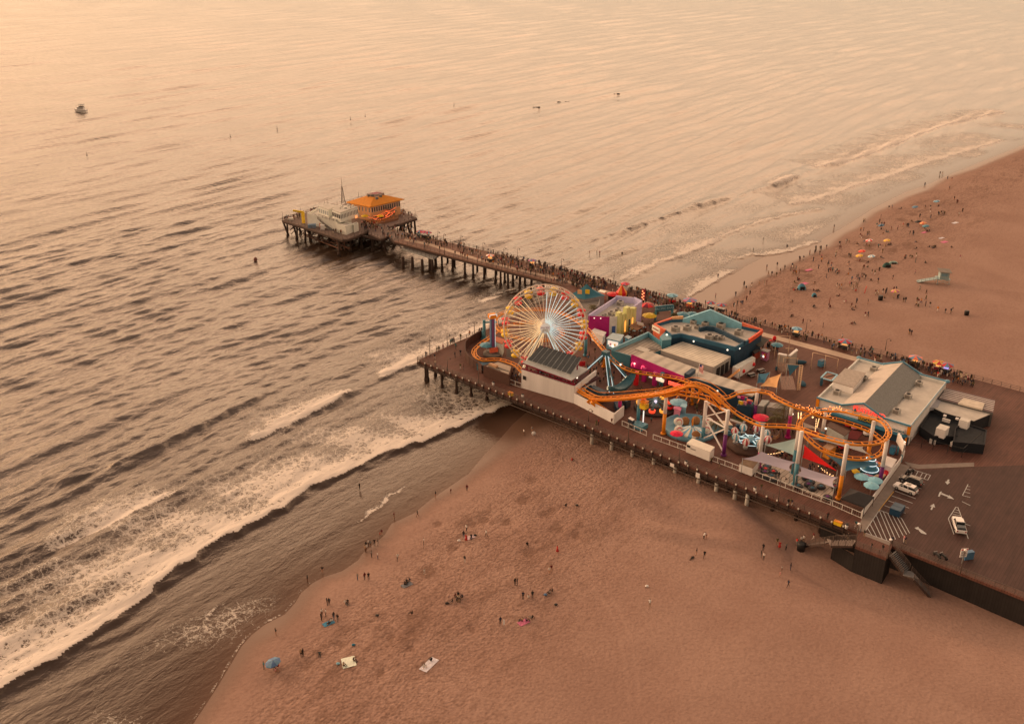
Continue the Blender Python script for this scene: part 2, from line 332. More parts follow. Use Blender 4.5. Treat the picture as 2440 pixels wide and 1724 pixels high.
def beach_mat():
 m, n, N, L, p = nt('sand')
 g = N.new('ShaderNodeNewGeometry')
 def attr(a): q = N.new('ShaderNodeAttribute'); q.attribute_name = a; return q.outputs['Fac']
 def noise(s, d=4, r=.6, vec=None):
  q = N.new('ShaderNodeTexNoise'); q.inputs['Scale'].default_value = s; q.inputs['Detail'].default_value = d; q.inputs['Roughness'].default_value = r
  L.new(vec or g.outputs['Position'], q.inputs['Vector']); return q.outputs['Fac']
 def mt(op, a, b=None, c=None):
  x = N.new('ShaderNodeMath'); x.operation = op
  for i, v in enumerate((a, b, c)):
   if v is None: continue
   if isinstance(v, (int, float)): x.inputs[i].default_value = v
   else: L.new(v, x.inputs[i])
  return x.outputs[0]
 def sstep(v, a, b):
  q = N.new('ShaderNodeMapRange'); q.interpolation_type = 'SMOOTHSTEP'; L.new(v, q.inputs[0]); q.inputs[1].default_value = a; q.inputs[2].default_value = b; return q.outputs[0]
 def mix(f, a, b):
  q = N.new('ShaderNodeMix'); q.data_type = 'RGBA'
  if isinstance(f, float): q.inputs['Factor'].default_value = f
  else: L.new(f, q.inputs['Factor'])
  for k, v in (('A', a), ('B', b)):
   if isinstance(v, tuple): q.inputs[k].default_value = (*v, 1)
   else: L.new(v, q.inputs[k])
  return q.outputs['Result']
 wet, tr = attr('wet'), attr('tramp')
 mp = N.new('ShaderNodeMapping'); mp.vector_type = 'TEXTURE'; mp.inputs['Rotation'].default_value = (0, 0, math.radians(55)); L.new(g.outputs['Position'], mp.inputs[0])
 mp2 = N.new('ShaderNodeMapping'); mp2.inputs['Scale'].default_value = (.35, 1, 1); L.new(mp.outputs[0], mp2.inputs[0])
 n1 = noise(.05, 5); n2 = noise(.16, 7, .68, mp2.outputs[0]); n3 = noise(.55, 5, .75); n4 = noise(1.6, 3, .6)
 base = mix(sstep(n1, .35, .65), SAND_A, SAND_B)
 base = mix(mt('MULTIPLY', sstep(n4, .4, .72), mt('ADD', .28, mt('MULTIPLY', tr, .42))), base, SAND_D)
 dg = attr('dug'); pat = mt('ADD', mt('MULTIPLY', n2, .7), mt('MULTIPLY', n3, .35)); dark = mt('MAXIMUM', mt('MULTIPLY', sstep(pat, .53, .66), tr), sstep(mt('MULTIPLY', dg, mt('ADD', mt('MULTIPLY', n3, 1.7), mt('MULTIPLY', n4, .5))), .50, .85))
 mp3 = N.new('ShaderNodeMapping'); mp3.inputs['Scale'].default_value = (.22, 1.5, 1); L.new(mp.outputs[0], mp3.inputs[0]); n5 = noise(.8, 4, .7, mp3.outputs[0]); base = mix(mt('MULTIPLY', sstep(n5, .5, .7), mt('ADD', .12, mt('MULTIPLY', tr, .45))), base, SAND_D); base = mix(mt('MULTIPLY', dark, .7), base, SAND_D); base = mix(mt('MULTIPLY', mt('MULTIPLY', attr('track'), sstep(n3, .35, .6)), .45), base, (.41, .275, .225))
 base = mix(wet, base, SAND_W)
 L.new(base, p.inputs['Base Color'])
 rg = mt('ADD', mt('MULTIPLY', wet, -.52), .9); L.new(rg, p.inputs['Roughness'])
 L.new(mt('ADD', mt('MULTIPLY', wet, .36), .08), p.inputs['Specular IOR Level'])
 vo = N.new('ShaderNodeTexVoronoi'); vo.inputs['Scale'].default_value = 2.1; vo.feature = 'SMOOTH_F1'; L.new(g.outputs['Position'], vo.inputs['Vector'])
 h = mt('ADD', mt('MULTIPLY', vo.outputs['Distance'], mt('ADD', mt('MULTIPLY', tr, .5), .22)), mt('ADD', mt('MULTIPLY', n3, .35), mt('MULTIPLY', n2, mt('MULTIPLY', tr, 2.2))))
 h = mt('MULTIPLY', h, mt('SUBTRACT', 1, wet))
 b = N.new('ShaderNodeBump'); b.inputs['Strength'].default_value = .9; b.inputs['Distance'].default_value = .27; L.new(h, b.inputs['Height'])
 L.new(b.outputs[0], p.inputs['Normal']); return m
SAND_A, SAND_B, SAND_D, SAND_W = (.385, .258, .212), (.335, .217, .177), (.18, .108, .082), (.17, .10, .07)
AN = np.radians(np.linspace(-46, 46, 760))
RB = np.concatenate([np.linspace(60, 330, 560), np.geomspace(331, 900, 190), np.geomspace(920, 12000, 40)])
beach = fan('beach', RB, AN, beach_fun, lambda x, y, z, a: z > -1.6, ('wet', 'tramp', 'dug', 'track'), beach_mat())
tag(beach, 'trampled tan sand beach running along the surf on both sides of the pier', 'beach', kind='structure')
# ---------------------------------------------------------------- sea
BRK = []   # (line, height, dense width, dense amount, lace reach, lace amount)
def brk(k, pts, h, wd, am, lr, la): BRK.append((XY(k, 0, pts), h, wd, am, lr, la))
brk('A', [(-520, 1900), (-330, 1760), (-160, 1650), (0, 1565), (130, 1480), (250, 1400), (330, 1340), (400, 1285), (480, 1230), (540, 1180), (600, 1120), (680, 1070), (740, 1020), (800, 985), (880, 945), (960, 902), (1020, 875), (1100, 830), (1190, 770), (1260, 715), (1340, 680), (1440, 640), (1530, 595), (1640, 545), (1740, 510), (1809, 490), (2000, 410), (2240, 310), (2360, 270)], .75, 1.5, .74, 30, .60)
brk('A', [(900, 500), (970, 475), (1050, 455), (1130, 415), (1230, 370), (1320, 320), (1420, 265), (1510, 205)], .7, 1.6, .95, 17, .5)
brk('A', [(1575, 182), (1650, 152), (1760, 110), (1809, 92), (1900, 50), (2080, -40), (2300, -130)], .6, 2.0, .95, 22, .55)
brk('A', [(-100, 1060), (0, 1005), (200, 930), (400, 830), (560, 760), (700, 700)], .35, 1.0, .4, 14, .52)
brk('A', [(-60, 720), (0, 690), (150, 640), (320, 590), (500, 520), (700, 420), (900, 320), (1100, 220)], .75, 0, 0, 1, 0)
brk('A', [(700, 1420), (740, 1370), (800, 1300), (850, 1240)], .12, .6, .6, 3, .5)
brk('B', [(1345, 357), (1500, 325), (1650, 280), (1800, 225), (1950, 165), (2100, 115), (2296, 60), (2500, 10)], .8, 3, .6, 30, .52)
brk('B', [(1085, 472), (1150, 450), (1270, 398)], .8, 3, .7, 12, .5)
brk('B', [(610, 592), (690, 570)], .7, 2.5, .9, 4, .3)
brk('B', [(400, 664), (465, 652)], .6, 1.6, .8, 3, .3)
brk('B', [(0, 802), (100, 767), (200, 732), (300, 697), (400, 662), (540, 622), (620, 588), (700, 567), (800, 540), (900, 517), (1000, 492), (1090, 467), (1180, 435), (1260, 400), (1345, 357)], .85, .6, .35, 1, 0)
brk('B', [(370, 950), (430, 908), (500, 893), (585, 868)], .4, 1.5, .55, 12, .48)
brk('B', [(500, 893), (585, 858), (700, 815), (830, 765)], .4, 1.8, .58, 18, .5)
brk('B', [(170, 1037), (260, 1000), (370, 950), (430, 912)], .4, 1.5, .55, 14, .5)
brk('B', [(700, 808), (830, 745), (930, 707), (1050, 667), (1150, 642), (1250, 622), (1350, 606), (1450, 592)], .45, 1.2, .5, 10, .35)
brk('B', [(1170, 575), (1300, 552), (1450, 512), (1600, 457), (1750, 417), (1900, 362), (2050, 312), (2296, 242), (2500, 180)], .5, 2, .55, 26, .52)
brk('B', [(560, 1135), (600, 1117), (720, 1047), (830, 982), (930, 937)], .3, 1.4, .58, 14, .48)
brk('B', [(850, 905), (980, 866), (1050, 872), (1200, 847), (1330, 802), (1420, 780)], .3, 1.2, .5, 10, .45)
brk('F', [(-700, 330), (-400, 260), (-150, 190), (100, 90)], .4, 1, .4, 12, .4)
brk('E', [(1050, 880), (1300, 790), (1450, 740)], .3, 1.5, .6, 12, .5)
for pts in ([(540, 640), (640, 612), (760, 585), (850, 560)], [(680, 430), (780, 395), (900, 330), (1000, 240), (1080, 160), (1200, 110), (1330, 60)], [(80, 1010), (180, 935), (380, 862)], [(340, 640), (430, 682), (510, 702)], [(780, 455), (860, 430), (930, 400)], [(160, 1010), (190, 930), (260, 890)], [(1040, 300), (1130, 240), (1190, 150)], [(640, 760), (740, 730), (800, 690)]): brk('C', pts, .06, .35, .55, 1.5, .4)
WV = []
_r = random.Random(3)
for lam, amp, spread, n in ((34, .26, 7, 3), (19, .10, 7, 3), (12, .135, 8, 4), (8, .085, 13, 6), (4.8, .043, 24, 8), (3.1, .023, 40, 8)):
 for i in range(n):
  th = math.radians(-37+_r.uniform(-spread, spread)); l = lam*_r.uniform(.82, 1.2); k = 2*math.pi/l
  WV.append((k*math.cos(th), k*math.sin(th), amp*_r.uniform(.7, 1.15), _r.uniform(0, 6.28), _r.uniform(.012, .03), _r.uniform(0, 6.28)))
def sea_fun(x, y):
 d, s, _, _ = pline(EDGE, x, y); D = -d*s; r = np.hypot(x, y)
 shal = np.exp(-np.maximum(D, 0)/34); amp = smooth01((D-6)/48)*.9+.04*smooth01(D/5)
 z = np.zeros_like(x); foam = np.zeros_like(x)
 for kx, ky, a, ph, gm, gp in WV:
  lam = 2*math.pi/math.hypot(kx, ky); vis = smooth01((lam*150-r)/(lam*90)) if lam < 26 else 1.
  g = .55+.45*np.sin(gm*(x*.8+y)+gp+2*np.sin(gm*.7*(x-y)))
  if lam > 26: g = g*smooth01((r-380)/300)
  p = kx*x+ky*y+ph+.75*np.sin(.03*x+.035*y+gp)+.45*np.sin(.09*y-.06*x+2*gp); z += a*g*vis*(np.sin(p)+.34*np.cos(2*p))
 z *= amp*1.65
 for line, h, wd, am, lr, la in BRK:
  bx = [p[0] for p in line]; by = [p[1] for p in line]; mg = 60
  sel = (x > min(bx)-mg) & (x < max(bx)+mg) & (y > min(by)-mg) & (y < max(by)+mg)
  if not sel.any(): continue
  xs, ys = x[sel], y[sel]; jx = .55*np.sin(xs*.9+1.2*np.sin(ys*.7))+.35*np.sin(xs*2.3-ys*1.7)
  dd, sg, al, tot = pline(line, xs, ys); e = smooth01(al/8+.02)*smooth01((tot-al)/8+.02); e = np.where((al <= 0) | (al >= tot), e*np.exp(-dd/2), e)
  sw = -dd*sg+jx*.7                       # + seaward of the line
  hh = h*e*np.where(sw > 0, np.exp(-(sw/(3.2+2*h))**2), np.exp(-(sw/(.9+.4*h))**2))
  z[sel] += hh
  if am or la:
   patch = .62+.38*np.sin(al*.31+1.5*np.sin(al*.117)+dd*.2)
   f = am*np.where(sw > -.25, np.exp(-np.maximum(sw, 0)/max(wd, .1)), 0)+la*np.where(sw > 0, np.exp(-(sw/lr)**2), 0)*(.6+.5*patch)
   foam[sel] = np.maximum(foam[sel], np.clip(f*e, 0, 1))
 sw_ = np.exp(-((D-.45)/.33)**2)*(.36*smooth01((160-y)/20)+.2*np.clip(wob(x*2.1, y*2.1)*2-1.05, 0, 1))
 lace = .55*np.exp(-((D-11)/10)**2)*smooth01((185-y)/60)*np.clip(wob(x*1.2, y*1.2)*1.5-.2, 0, 1)*smooth01((-20-x)/25)
 lace2 = .53*smooth01((70-D)/40)*smooth01((D-3)/6)*smooth01((x-10)/40)*wob(x*.8, y*.8)
 foam = np.clip(np.maximum.reduce([foam, sw_, lace, lace2]), 0, 1)
 return z, {'foam': foam, 'shal': shal, 'dist': D, 'edge': np.exp(-np.maximum(D, 0)/5.5)}
def sea_mat():
 m, n, N, L, p = nt('sea_water')
 g = N.new('ShaderNodeNewGeometry')
 def attr(a): q = N.new('ShaderNodeAttribute'); q.attribute_name = a; return q.outputs['Fac']
 def mp(rot, sc, src=None):
  q = N.new('ShaderNodeMapping'); q.vector_type = 'TEXTURE'; q.inputs['Rotation'].default_value = (0, 0, rot); L.new(g.outputs['Position'], q.inputs[0])
  r = N.new('ShaderNodeMapping'); r.inputs['Scale'].default_value = sc; L.new(q.outputs[0], r.inputs[0]); return r.outputs[0]
 def noise(v, s, d=3, r=.55, dist=0.):
  q = N.new('ShaderNodeTexNoise'); q.inputs['Scale'].default_value = s; q.inputs['Detail'].default_value = d; q.inputs['Roughness'].default_value = r; q.inputs['Distortion'].default_value = dist
  L.new(v, q.inputs['Vector']); return q
 def mt(op, a, b=None):
  x = N.new('ShaderNodeMath'); x.operation = op
  for i, v in enumerate((a, b)):
   if v is None: continue
   if isinstance(v, (int, float)): x.inputs[i].default_value = v
   else: L.new(v, x.inputs[i])
  return x.outputs[0]
 cr = mp(math.radians(53), (.42, 1, 1))
 f1 = noise(cr, 1.25, 4, .68, .5).outputs['Fac']; f2 = noise(cr, .33, 3, .6, .8).outputs['Fac']; f4 = noise(cr, .10, 5, .62, .6).outputs['Fac']; f3 = noise(mp(math.radians(20), (.7, 1, 1)), 3.2, 2).outputs['Fac']
 h = mt('ADD', mt('ADD', mt('MULTIPLY', f1, mt('ADD', .28, mt('MULTIPLY', noise(g.outputs['Position'], .022, 2, .5).outputs['Fac'], .55))), mt('MULTIPLY', f2, .85)), mt('ADD', mt('MULTIPLY', f3, .13), mt('MULTIPLY', f4, .55)))
 foam, shal = attr('foam'), attr('shal')
 h = mt('MULTIPLY', h, mt('SUBTRACT', 1.0, mt('MULTIPLY', shal, .84)))
 b = N.new('ShaderNodeBump'); b.inputs['Strength'].default_value = 1; b.inputs['Distance'].default_value = SEA_BUMP; L.new(h, b.inputs['Height'])
 # foam web
 wd = noise(g.outputs['Position'], .55, 3, .6); vm = N.new('ShaderNodeVectorMath'); vm.operation = 'MULTIPLY_ADD'; vm.inputs[1].default_value = (3.1,)*3
 L.new(wd.outputs['Color'], vm.inputs[0]); L.new(g.outputs['Position'], vm.inputs[2])
 def web(s):
  q = N.new('ShaderNodeTexVoronoi'); q.feature = 'DISTANCE_TO_EDGE'; q.inputs['Scale'].default_value = s; L.new(vm.outputs[0], q.inputs['Vector']); return q.outputs['Distance']
 fn = noise(vm.outputs[0], 2.4, 4, .7).outputs['Fac']; pn = noise(g.outputs['Position'], .22, 3, .6).outputs['Fac']
 lace = mt('MAXIMUM', mt('SUBTRACT', 1, mt('MULTIPLY', web(.46), 3.6)), mt('SUBTRACT', .86, mt('MULTIPLY', web(1.05), 3.8)))
 lace = mt('ADD', mt('MULTIPLY', lace, .46), mt('MULTIPLY', fn, .74))
 dens = mt('ADD', mt('MULTIPLY', foam, 1.12), mt('MULTIPLY', mt('SUBTRACT', pn, .5), mt('MULTIPLY', foam, .9)))
 v = mt('SUBTRACT', mt('ADD', lace, dens), 1.02)
 sm = N.new('ShaderNodeMapRange'); sm.interpolation_type = 'SMOOTHSTEP'; L.new(v, sm.inputs[0]); sm.inputs[1].default_value = 0; sm.inputs[2].default_value = .32
 fm = mt('MULTIPLY', sm.outputs[0], mt('GREATER_THAN', foam, .03))
 mc = N.new('ShaderNodeMix'); mc.data_type = 'RGBA'; mc.inputs['A'].default_value = (*SEA_DEEP, 1); mc.inputs['B'].default_value = (*SEA_SHAL, 1); L.new(shal, mc.inputs['Factor'])
 me_ = N.new('ShaderNodeMix'); me_.data_type = 'RGBA'; me_.inputs['B'].default_value = (.13, .078, .057, 1); L.new(mc.outputs['Result'], me_.inputs['A']); L.new(attr('edge'), me_.inputs['Factor']); mf = N.new('ShaderNodeMix'); mf.data_type = 'RGBA'; mf.inputs['B'].default_value = (.69, .645, .60, 1); L.new(me_.outputs['Result'], mf.inputs['A']); L.new(fm, mf.inputs['Factor'])
 L.new(mf.outputs['Result'], p.inputs['Base Color'])
 L.new(mt('ADD', mt('MULTIPLY', fm, .75), .07), p.inputs['Roughness']); L.new(mt('SUBTRACT', 2.05, mt('MULTIPLY', mt('POWER', shal, .8), .85)), p.inputs['IOR'])
 b2 = N.new('ShaderNodeBump'); b2.inputs['Strength'].default_value = .5; b2.inputs['Distance'].default_value = .22; L.new(fm, b2.inputs['Height']); L.new(b.outputs[0], b2.inputs['Normal'])
 L.new(b2.outputs[0], p.inputs['Normal']); return m
SEA_DEEP, SEA_SHAL, SEA_BUMP = (.075, .050, .034), (.05, .028, .017), .42
AS = np.radians(np.linspace(-46, 46, 1000))
RS = np.concatenate([np.linspace(70, 420, 800), np.geomspace(420.6, 2300, 440), np.geomspace(2330, 40000, 50)])
sea = fan('sea', RS, AS, sea_fun, lambda x, y, z, a: a['dist'] > -1.2, ('foam', 'shal', 'edge'), sea_mat())
tag(sea, 'warm sunset sea with low swell and lines of white surf', 'sea', kind='structure')
# ---------------------------------------------------------------- shared paints
wood_pile = M('pile_wood', C(62, 42, 32), .85, scale=1.5, bump=.4); pile_pale = M('pile_concrete', C(170, 148, 128), .8)
timber = M('dark_timber', C(66, 45, 36), .8, scale=1.2, bump=.3); rail_m = M('rail_metal', C(92, 70, 58), .6); rail_w = M('rail_white', C(205, 180, 158), .5)
white = M('white_paint', C(225, 203, 182), .55, var=.08, scale=.4); offwhite = M('offwhite', C(196, 172, 150), .65, var=.12, scale=.5)
roofgrey = M('roof_grey', C(184, 160, 138), .85, var=.14, scale=.45); roofdark = M('roof_dark', C(118, 100, 86), .85, var=.18, scale=.6)
black = M('black_paint', C(28, 24, 22), .6); dark = M('dark_metal', C(48, 42, 38), .6); steel = M('galvanised', C(150, 135, 122), .5, .3)
teal = M('teal_paint', C(70, 112, 116), .5, var=.1); navy = M('navy_paint', C(26, 52, 64), .6, var=.15); blue_l = M('pale_blue', C(128, 158, 160), .5, var=.08)
magenta = M('magenta_paint', C(170, 10, 92), .55, var=.1); red = M('red_paint', C(205, 20, 28), .5, var=.08); orange = M('orange_paint', C(232, 118, 12), .45, var=.1, scale=1.2)
yellow = M('yellow_paint', C(232, 160, 30), .5); coral = M('coral_paint', C(232, 96, 62), .55); lavender = M('lavender', C(178, 155, 168), .6, var=.08)
lemon = M('lemon', C(200, 180, 110), .6, var=.08); purple = M('purple_paint', C(100, 30, 84), .5); pink = M('pink_paint', C(205, 120, 130), .5)
glass = M('dark_glass', (.03, .035, .04), .12, spec=.6, var=.05); maroon = M('maroon', C(120, 16, 40), .6); cream = M('cream_paint', C(222, 196, 160), .55, var=.06)
brown = M('brown_paint', C(78, 46, 34), .75, scale=1.4); sailo = M('orange_cloth', C(226, 148, 92), .8, var=.06); tan = M('tan_paint', C(170, 120, 84), .7)
bulb = EM('warm_bulb', (1, .56, .24), 2.4); bulb_w = EM('white_bulb', (1, .85, .66), 1.5); bulb_r = EM('red_bulb', (1, .12, .05), 5)
tube_w = EM('white_tube', (.62, .80, .82), .7); tube_y = EM('warm_tube', (1, .66, .36), .68); glow_o = EM('orange_glow', (1, .36, .06), 1.3); glow_r = EM('red_glow', (1, .1, .06), 1.2)
deck_m = PLANK('boardwalk_planks', tuple(c*1.0 for c in C(92, 53, 40)), A_U, .5); park_m = PLANK('parking_planks', C(68, 41, 33), A_U+.05, .55)
walk_m = PLANK('pier_walk_planks', C(118, 78, 60), math.radians(-34), .6, .15); strip_m = M('walk_strip', C(176, 138, 110), .8); conc = M('concrete_strip', C(128, 104, 88), .85, scale=.8)
head_m = PLANK('pier_head_planks', C(112, 84, 70), math.radians(-35), .6, .15)
def railing(mb, pts, h=1.1, step=2.2, w=.07, rails=(1.0, .55), post=.1):
 for a, b in zip(pts[:-1], pts[1:]):
  a, b = Vector(a), Vector(b); n = max(1, round((b-a).length/step))
  for i in range(n+1):
   p = a.lerp(b, i/n); mb.beam(p, p+Vector((0, 0, h)), post)
  for r in rails: mb.beam(a+Vector((0, 0, h*r)), b+Vector((0, 0, h*r)), w)
 return mb
def up(p, z): return Vector((p[0], p[1], z))
def inside(p, poly):
 c = False; n = len(poly)
 for i in range(n):
  a, b = poly[i], poly[i-1]
  if (a[1] > p[1]) != (b[1] > p[1]) and p[0] < (b[0]-a[0])*(p[1]-a[1])/(b[1]-a[1])+a[0]: c = not c
 return c
# ---------------------------------------------------------------- amusement deck
D = DECK
tip = W('2', 72, 1140); e1 = W('6', 850, 903); stair_c = W('6', 822, 1040); stair_d = W('6', 1130, 1160); e2 = W('6', 1190, 1040); e3 = W('6', 2600, 1600)
wk_n = [W('E', 400, 80), W('E', 1000, 222), W('E', 2000, 462), W('F', 800, 185), W('F', 1800, 445), W('7', 440, 410), W('7', 1500, 663), W('7', 2296, 880), W('7', 3000, 1065)]
wk_s = [W('E', 180, 160), W('E', 730, 305), W('E', 1300, 452), W('E', 1900, 603), W('0', 1340, 680)]
west = [tip, W('G', 0, 852), W('G', 500, 622), W('G', 1000, 420), W('0', 1290, 724), wk_s[-1]]
pier = thing('pier', 'broad timber amusement deck standing over surf and sand on round piles', 'pier', (tip.x, tip.y, D))
mainp = west[::-1] + [e1, stair_c, stair_d, e2, e3, up(e3+V*60, D), wk_n[8]] + wk_n[3:8][::-1]
MB().prism(mainp, D-.55, D).build('deck', deck_m, pier)
park_poly = [W('6', 840, 850), W('5', 1300, 1290), W('5', 1690, 840), W('5', 1760, 868), W('5', 2300, 838), W('5', 3400, 800), e3-U*0+V*2, e2, W('6', 1180, 1010), W('6', 930, 905)]
MB().prism(park_poly, D+.003, D+.02).build('parking_deck', park_m, pier)
ww = MB(); ww.prism([W('7', 300, 440), W('7', 850, 580), W('7', 960, 610), W('7', 1500, 760), W('7', 1480, 790), W('7', 900, 640), W('7', 280, 470)], D+.004, D+.018).build('pale_strip', strip_m, pier); ww = MB(); ww.prism([W('F', 0, 55), W('F', 300, 150), W('F', 900, 300), W('F', 1500, 470), W('F', 1470, 500), W('F', 880, 322), W('F', 280, 168), W('F', 0, 75)], D+.004, D+.018); ww.build('pale_strip', strip_m, pier)
cs = MB(); cs.prism([W('5', 1240, 1330), W('5', 1610, 810), W('5', 1700, 830), W('5', 1320, 1380), W('6', 920, 905), W('6', 838, 880)], D+.024, D+.04)
cs.prism([W('5', 1640, 790), W('5', 1780, 818), W('5', 2300, 798), W('5', 2300, 836), W('5', 1765, 858), W('5', 1690, 835)], D+.024, D+.04); cs.prism([W('6', 930, 910), W('6', 1180, 1005), W('6', 1165, 1035), W('6', 900, 935)], D+.024, D+.04)
cs.build('concrete_path', conc, pier)
def frontpt(t): return tip.lerp(e1, t)
fl = (e1-tip).length; dirf = (e1-tip).normalized(); inn = Vector((-dirf.y, dirf.x, 0))
fa = MB(); fa.beam(tip+Vector((0, 0, -.75)), e1+Vector((0, 0, -.75)), .3, .5); fa.beam(up(tip+inn*.4, D-1.6), up(e1+inn*.4, D-1.6), .18)
for i in range(int(fl/2.3)):
 p = tip+dirf*(i*2.3+1); fa.beam(p+Vector((0, 0, -1.0))-inn*.12, p+Vector((0, 0, .12))-inn*.12, .34, .3); fa.beam(up(p, D-1.0), up(p+dirf*1.1+inn*.4, D-1.6), .1)
fa.build('fascia', timber, pier)
pi = MB(); pi.beam(up(tip+dirf*22+inn*.1, D-2.2), up(e1+inn*.1, D-2.2), .16); pi.build('service_pipe', rail_m, pier)
for i in range(int(fl/2.3)):
 p = tip+dirf*(i*2.3+1)-inn*.33; MB().box(up(p, D+.25), (.28, .2, .3), A_U).build('edge_bracket', M('bracket_white', C(200, 175, 150), .6), pier)
feet = [('2', 205, 1392, 0), ('2', 383, 1485, 0), ('2', 563, 1545, 0), ('2', 745, 1590, 0), ('2', 940, 1640, 0)]
npile = 0
def pile(p, zt, m, r=.34, z0=None, foot=True):
 global npile; zb = -1.2 if z0 is None else z0
 b = MB(); b.tube([up(p, zb), up(p, zt)], [r*1.06, r*.94], 9)
 if foot and z0 is None: b.tube([up(p, -.3), up(p, .9)], r*1.45, 9)
 b.build('pile', m, pier); npile += 1
for k, x, y, z in feet:
 p = W(k, x, y, z); pile(p, D-.55, wood_pile); pile(p+inn*5.5, D-.55, wood_pile); pile(p+inn*11, D-.55, wood_pile)
for x, y in ((140, 862), (355, 938), (582, 1020), (815, 1117), (1048, 1215), (1305, 1325), (1500, 1408), (1703, 1490), (1835, 1555)):
 p = W('4', x, y, 2.9); pile(p, D-.9, pile_pale, .42, 1.2, False); pile(p+inn*6, D-.55, wood_pile, .34, 1.0, False)
for i in range(9):
 p = e1-dirf*(3+i*5.2)+inn*2.5; pile(p, D-.55, wood_pile, .4, .5, False)
for i in range(14):
 q = west[0].lerp(west[4], (i+.6)/14.5)+inn*0+Vector((.6, -.4, 0)); pile(q, D-.55, wood_pile, .34)
for i in range(12):
 q = wk_n[3].lerp(wk_n[5], i/11)-V*.8; pile(q, D-.55, wood_pile, .34, -1)
# dark plank wall below the parking deck
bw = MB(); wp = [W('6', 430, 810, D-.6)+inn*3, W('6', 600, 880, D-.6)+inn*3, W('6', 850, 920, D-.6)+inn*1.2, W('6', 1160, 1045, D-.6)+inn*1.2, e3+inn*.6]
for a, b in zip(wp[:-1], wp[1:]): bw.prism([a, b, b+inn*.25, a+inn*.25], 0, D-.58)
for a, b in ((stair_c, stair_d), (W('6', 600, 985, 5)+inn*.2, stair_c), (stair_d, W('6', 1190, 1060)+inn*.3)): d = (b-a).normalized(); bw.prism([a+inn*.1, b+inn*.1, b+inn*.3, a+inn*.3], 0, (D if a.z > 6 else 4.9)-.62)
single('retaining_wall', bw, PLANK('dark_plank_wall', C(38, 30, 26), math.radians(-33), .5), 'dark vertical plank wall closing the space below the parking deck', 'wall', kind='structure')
rl = MB(); railing(rl, [tip+inn*.15, e1+inn*.15], rails=(1, .66, .33)); rl.build('railing', rail_m, pier)
rl = MB(); railing(rl, [w_+Vector((.1, -.1, 0)) for w_ in west[:5]], rails=(1, .6, .3)); rl.build('railing', rail_m, pier)
rl = MB(); railing(rl, wk_n[3:], rails=(1, .6, .3)); rl.build('railing', rail_m, pier)
rl = MB(); railing(rl, [e2+inn*.1, e3+inn*.1], rails=(1, .75, .5, .25), step=1.6); rl.build('railing', rail_m, pier)
rl = MB(); railing(rl, [stair_c+inn*.1, stair_d+inn*.1], rails=(1, .75, .5, .25), step=1.4); rl.build('railing', rail_m, pier)
# ---------------------------------------------------------------- walkway pier
walkway = thing('pier_walkway', 'long narrow timber pier leading out from the amusement deck to the pier head', 'pier', (wk_s[2].x, wk_s[2].y, D))
wpoly = wk_s + [west[4].lerp(wk_s[-1], .98), W('F', 60, 190), wk_n[3], wk_n[2], wk_n[1], wk_n[0]]
wpoly = wk_s + wk_n[:4][::-1]
MB().prism(wpoly, D-.55, D-.004).build('deck', walk_m, walkway)
MB().prism([W('E', 300, 128), W('E', 560, 178), W('E', 1100, 345), W('E', 1500, 450), W('E', 2000, 565), W('E', 2000, 590), W('E', 1480, 470), W('E', 1080, 368), W('E', 540, 200), W('E', 290, 150)], D, D+.014).build('pale_strip', strip_m, walkway)
fs = MB()
for a, b in zip(wk_s[:-1], wk_s[1:]): fs.beam(up(a, D-.7), up(b, D-.7), .3, .6)
fs.build('fascia', timber, walkway)
rl = MB(); railing(rl, wk_s, rails=(1, .5)); rl.build('railing', rail_m, walkway)
rl = MB(); railing(rl, wk_n[:4], rails=(1, .5)); rl.build('railing', rail_m, walkway)
for x, y in ((820, 480), (955, 540), (1045, 545), (1165, 578), (1290, 600), (1345, 640), (1390, 615), (1425, 672), (1480, 650), (1553, 680), (1610, 655), (1680, 720), (705, 460), (630, 450)):
 p = W('E', x, y, 0); b = MB()
 b.tube([up(p, -1), up(p, D-.6)], [.42, .34], 9); b.tube([up(p, -.4), up(p, .8)], .55, 9); b.build('pile', wood_pile, walkway)
 p = p+V*6.5; b = MB(); b.tube([up(p, -1), up(p, D-.6)], [.42, .34], 9); b.build('pile', wood_pile, walkway)
# boat landing
ld = [W('E', x, y, 5) for x, y in ((262, 235), (350, 160), (720, 285), (610, 350))]
land = thing('landing_stage', 'grey boat landing platform fixed below the south side of the walkway', 'landing stage', tuple(ld[0]))
MB().prism(ld, 4.5, 5).build('platform', M('grey_planks', C(140, 125, 112), .85, scale=1), land)
MB().sheet([W('E', 285, 185, 5.6), W('E', 340, 165, 5.6), W('E', 710, 290, 5.2), W('E', 650, 298, 5.2)], .2).build('ramp', M('ramp_dark', C(78, 70, 64), .8), land)
rl = MB(); railing(rl, [ld[0], ld[3], ld[2]], 1, rails=(1, .5)); rl.build('railing', rail_m, land)
for x, y in ((280, 462), (383, 462), (490, 490), (572, 480), (600, 492), (635, 450)):
 p = W('E', x, y, 0); b = MB(); b.tube([up(p, -1), up(p, 4.5)], [.62, .5], 9); b.build('pile', wood_pile, land)
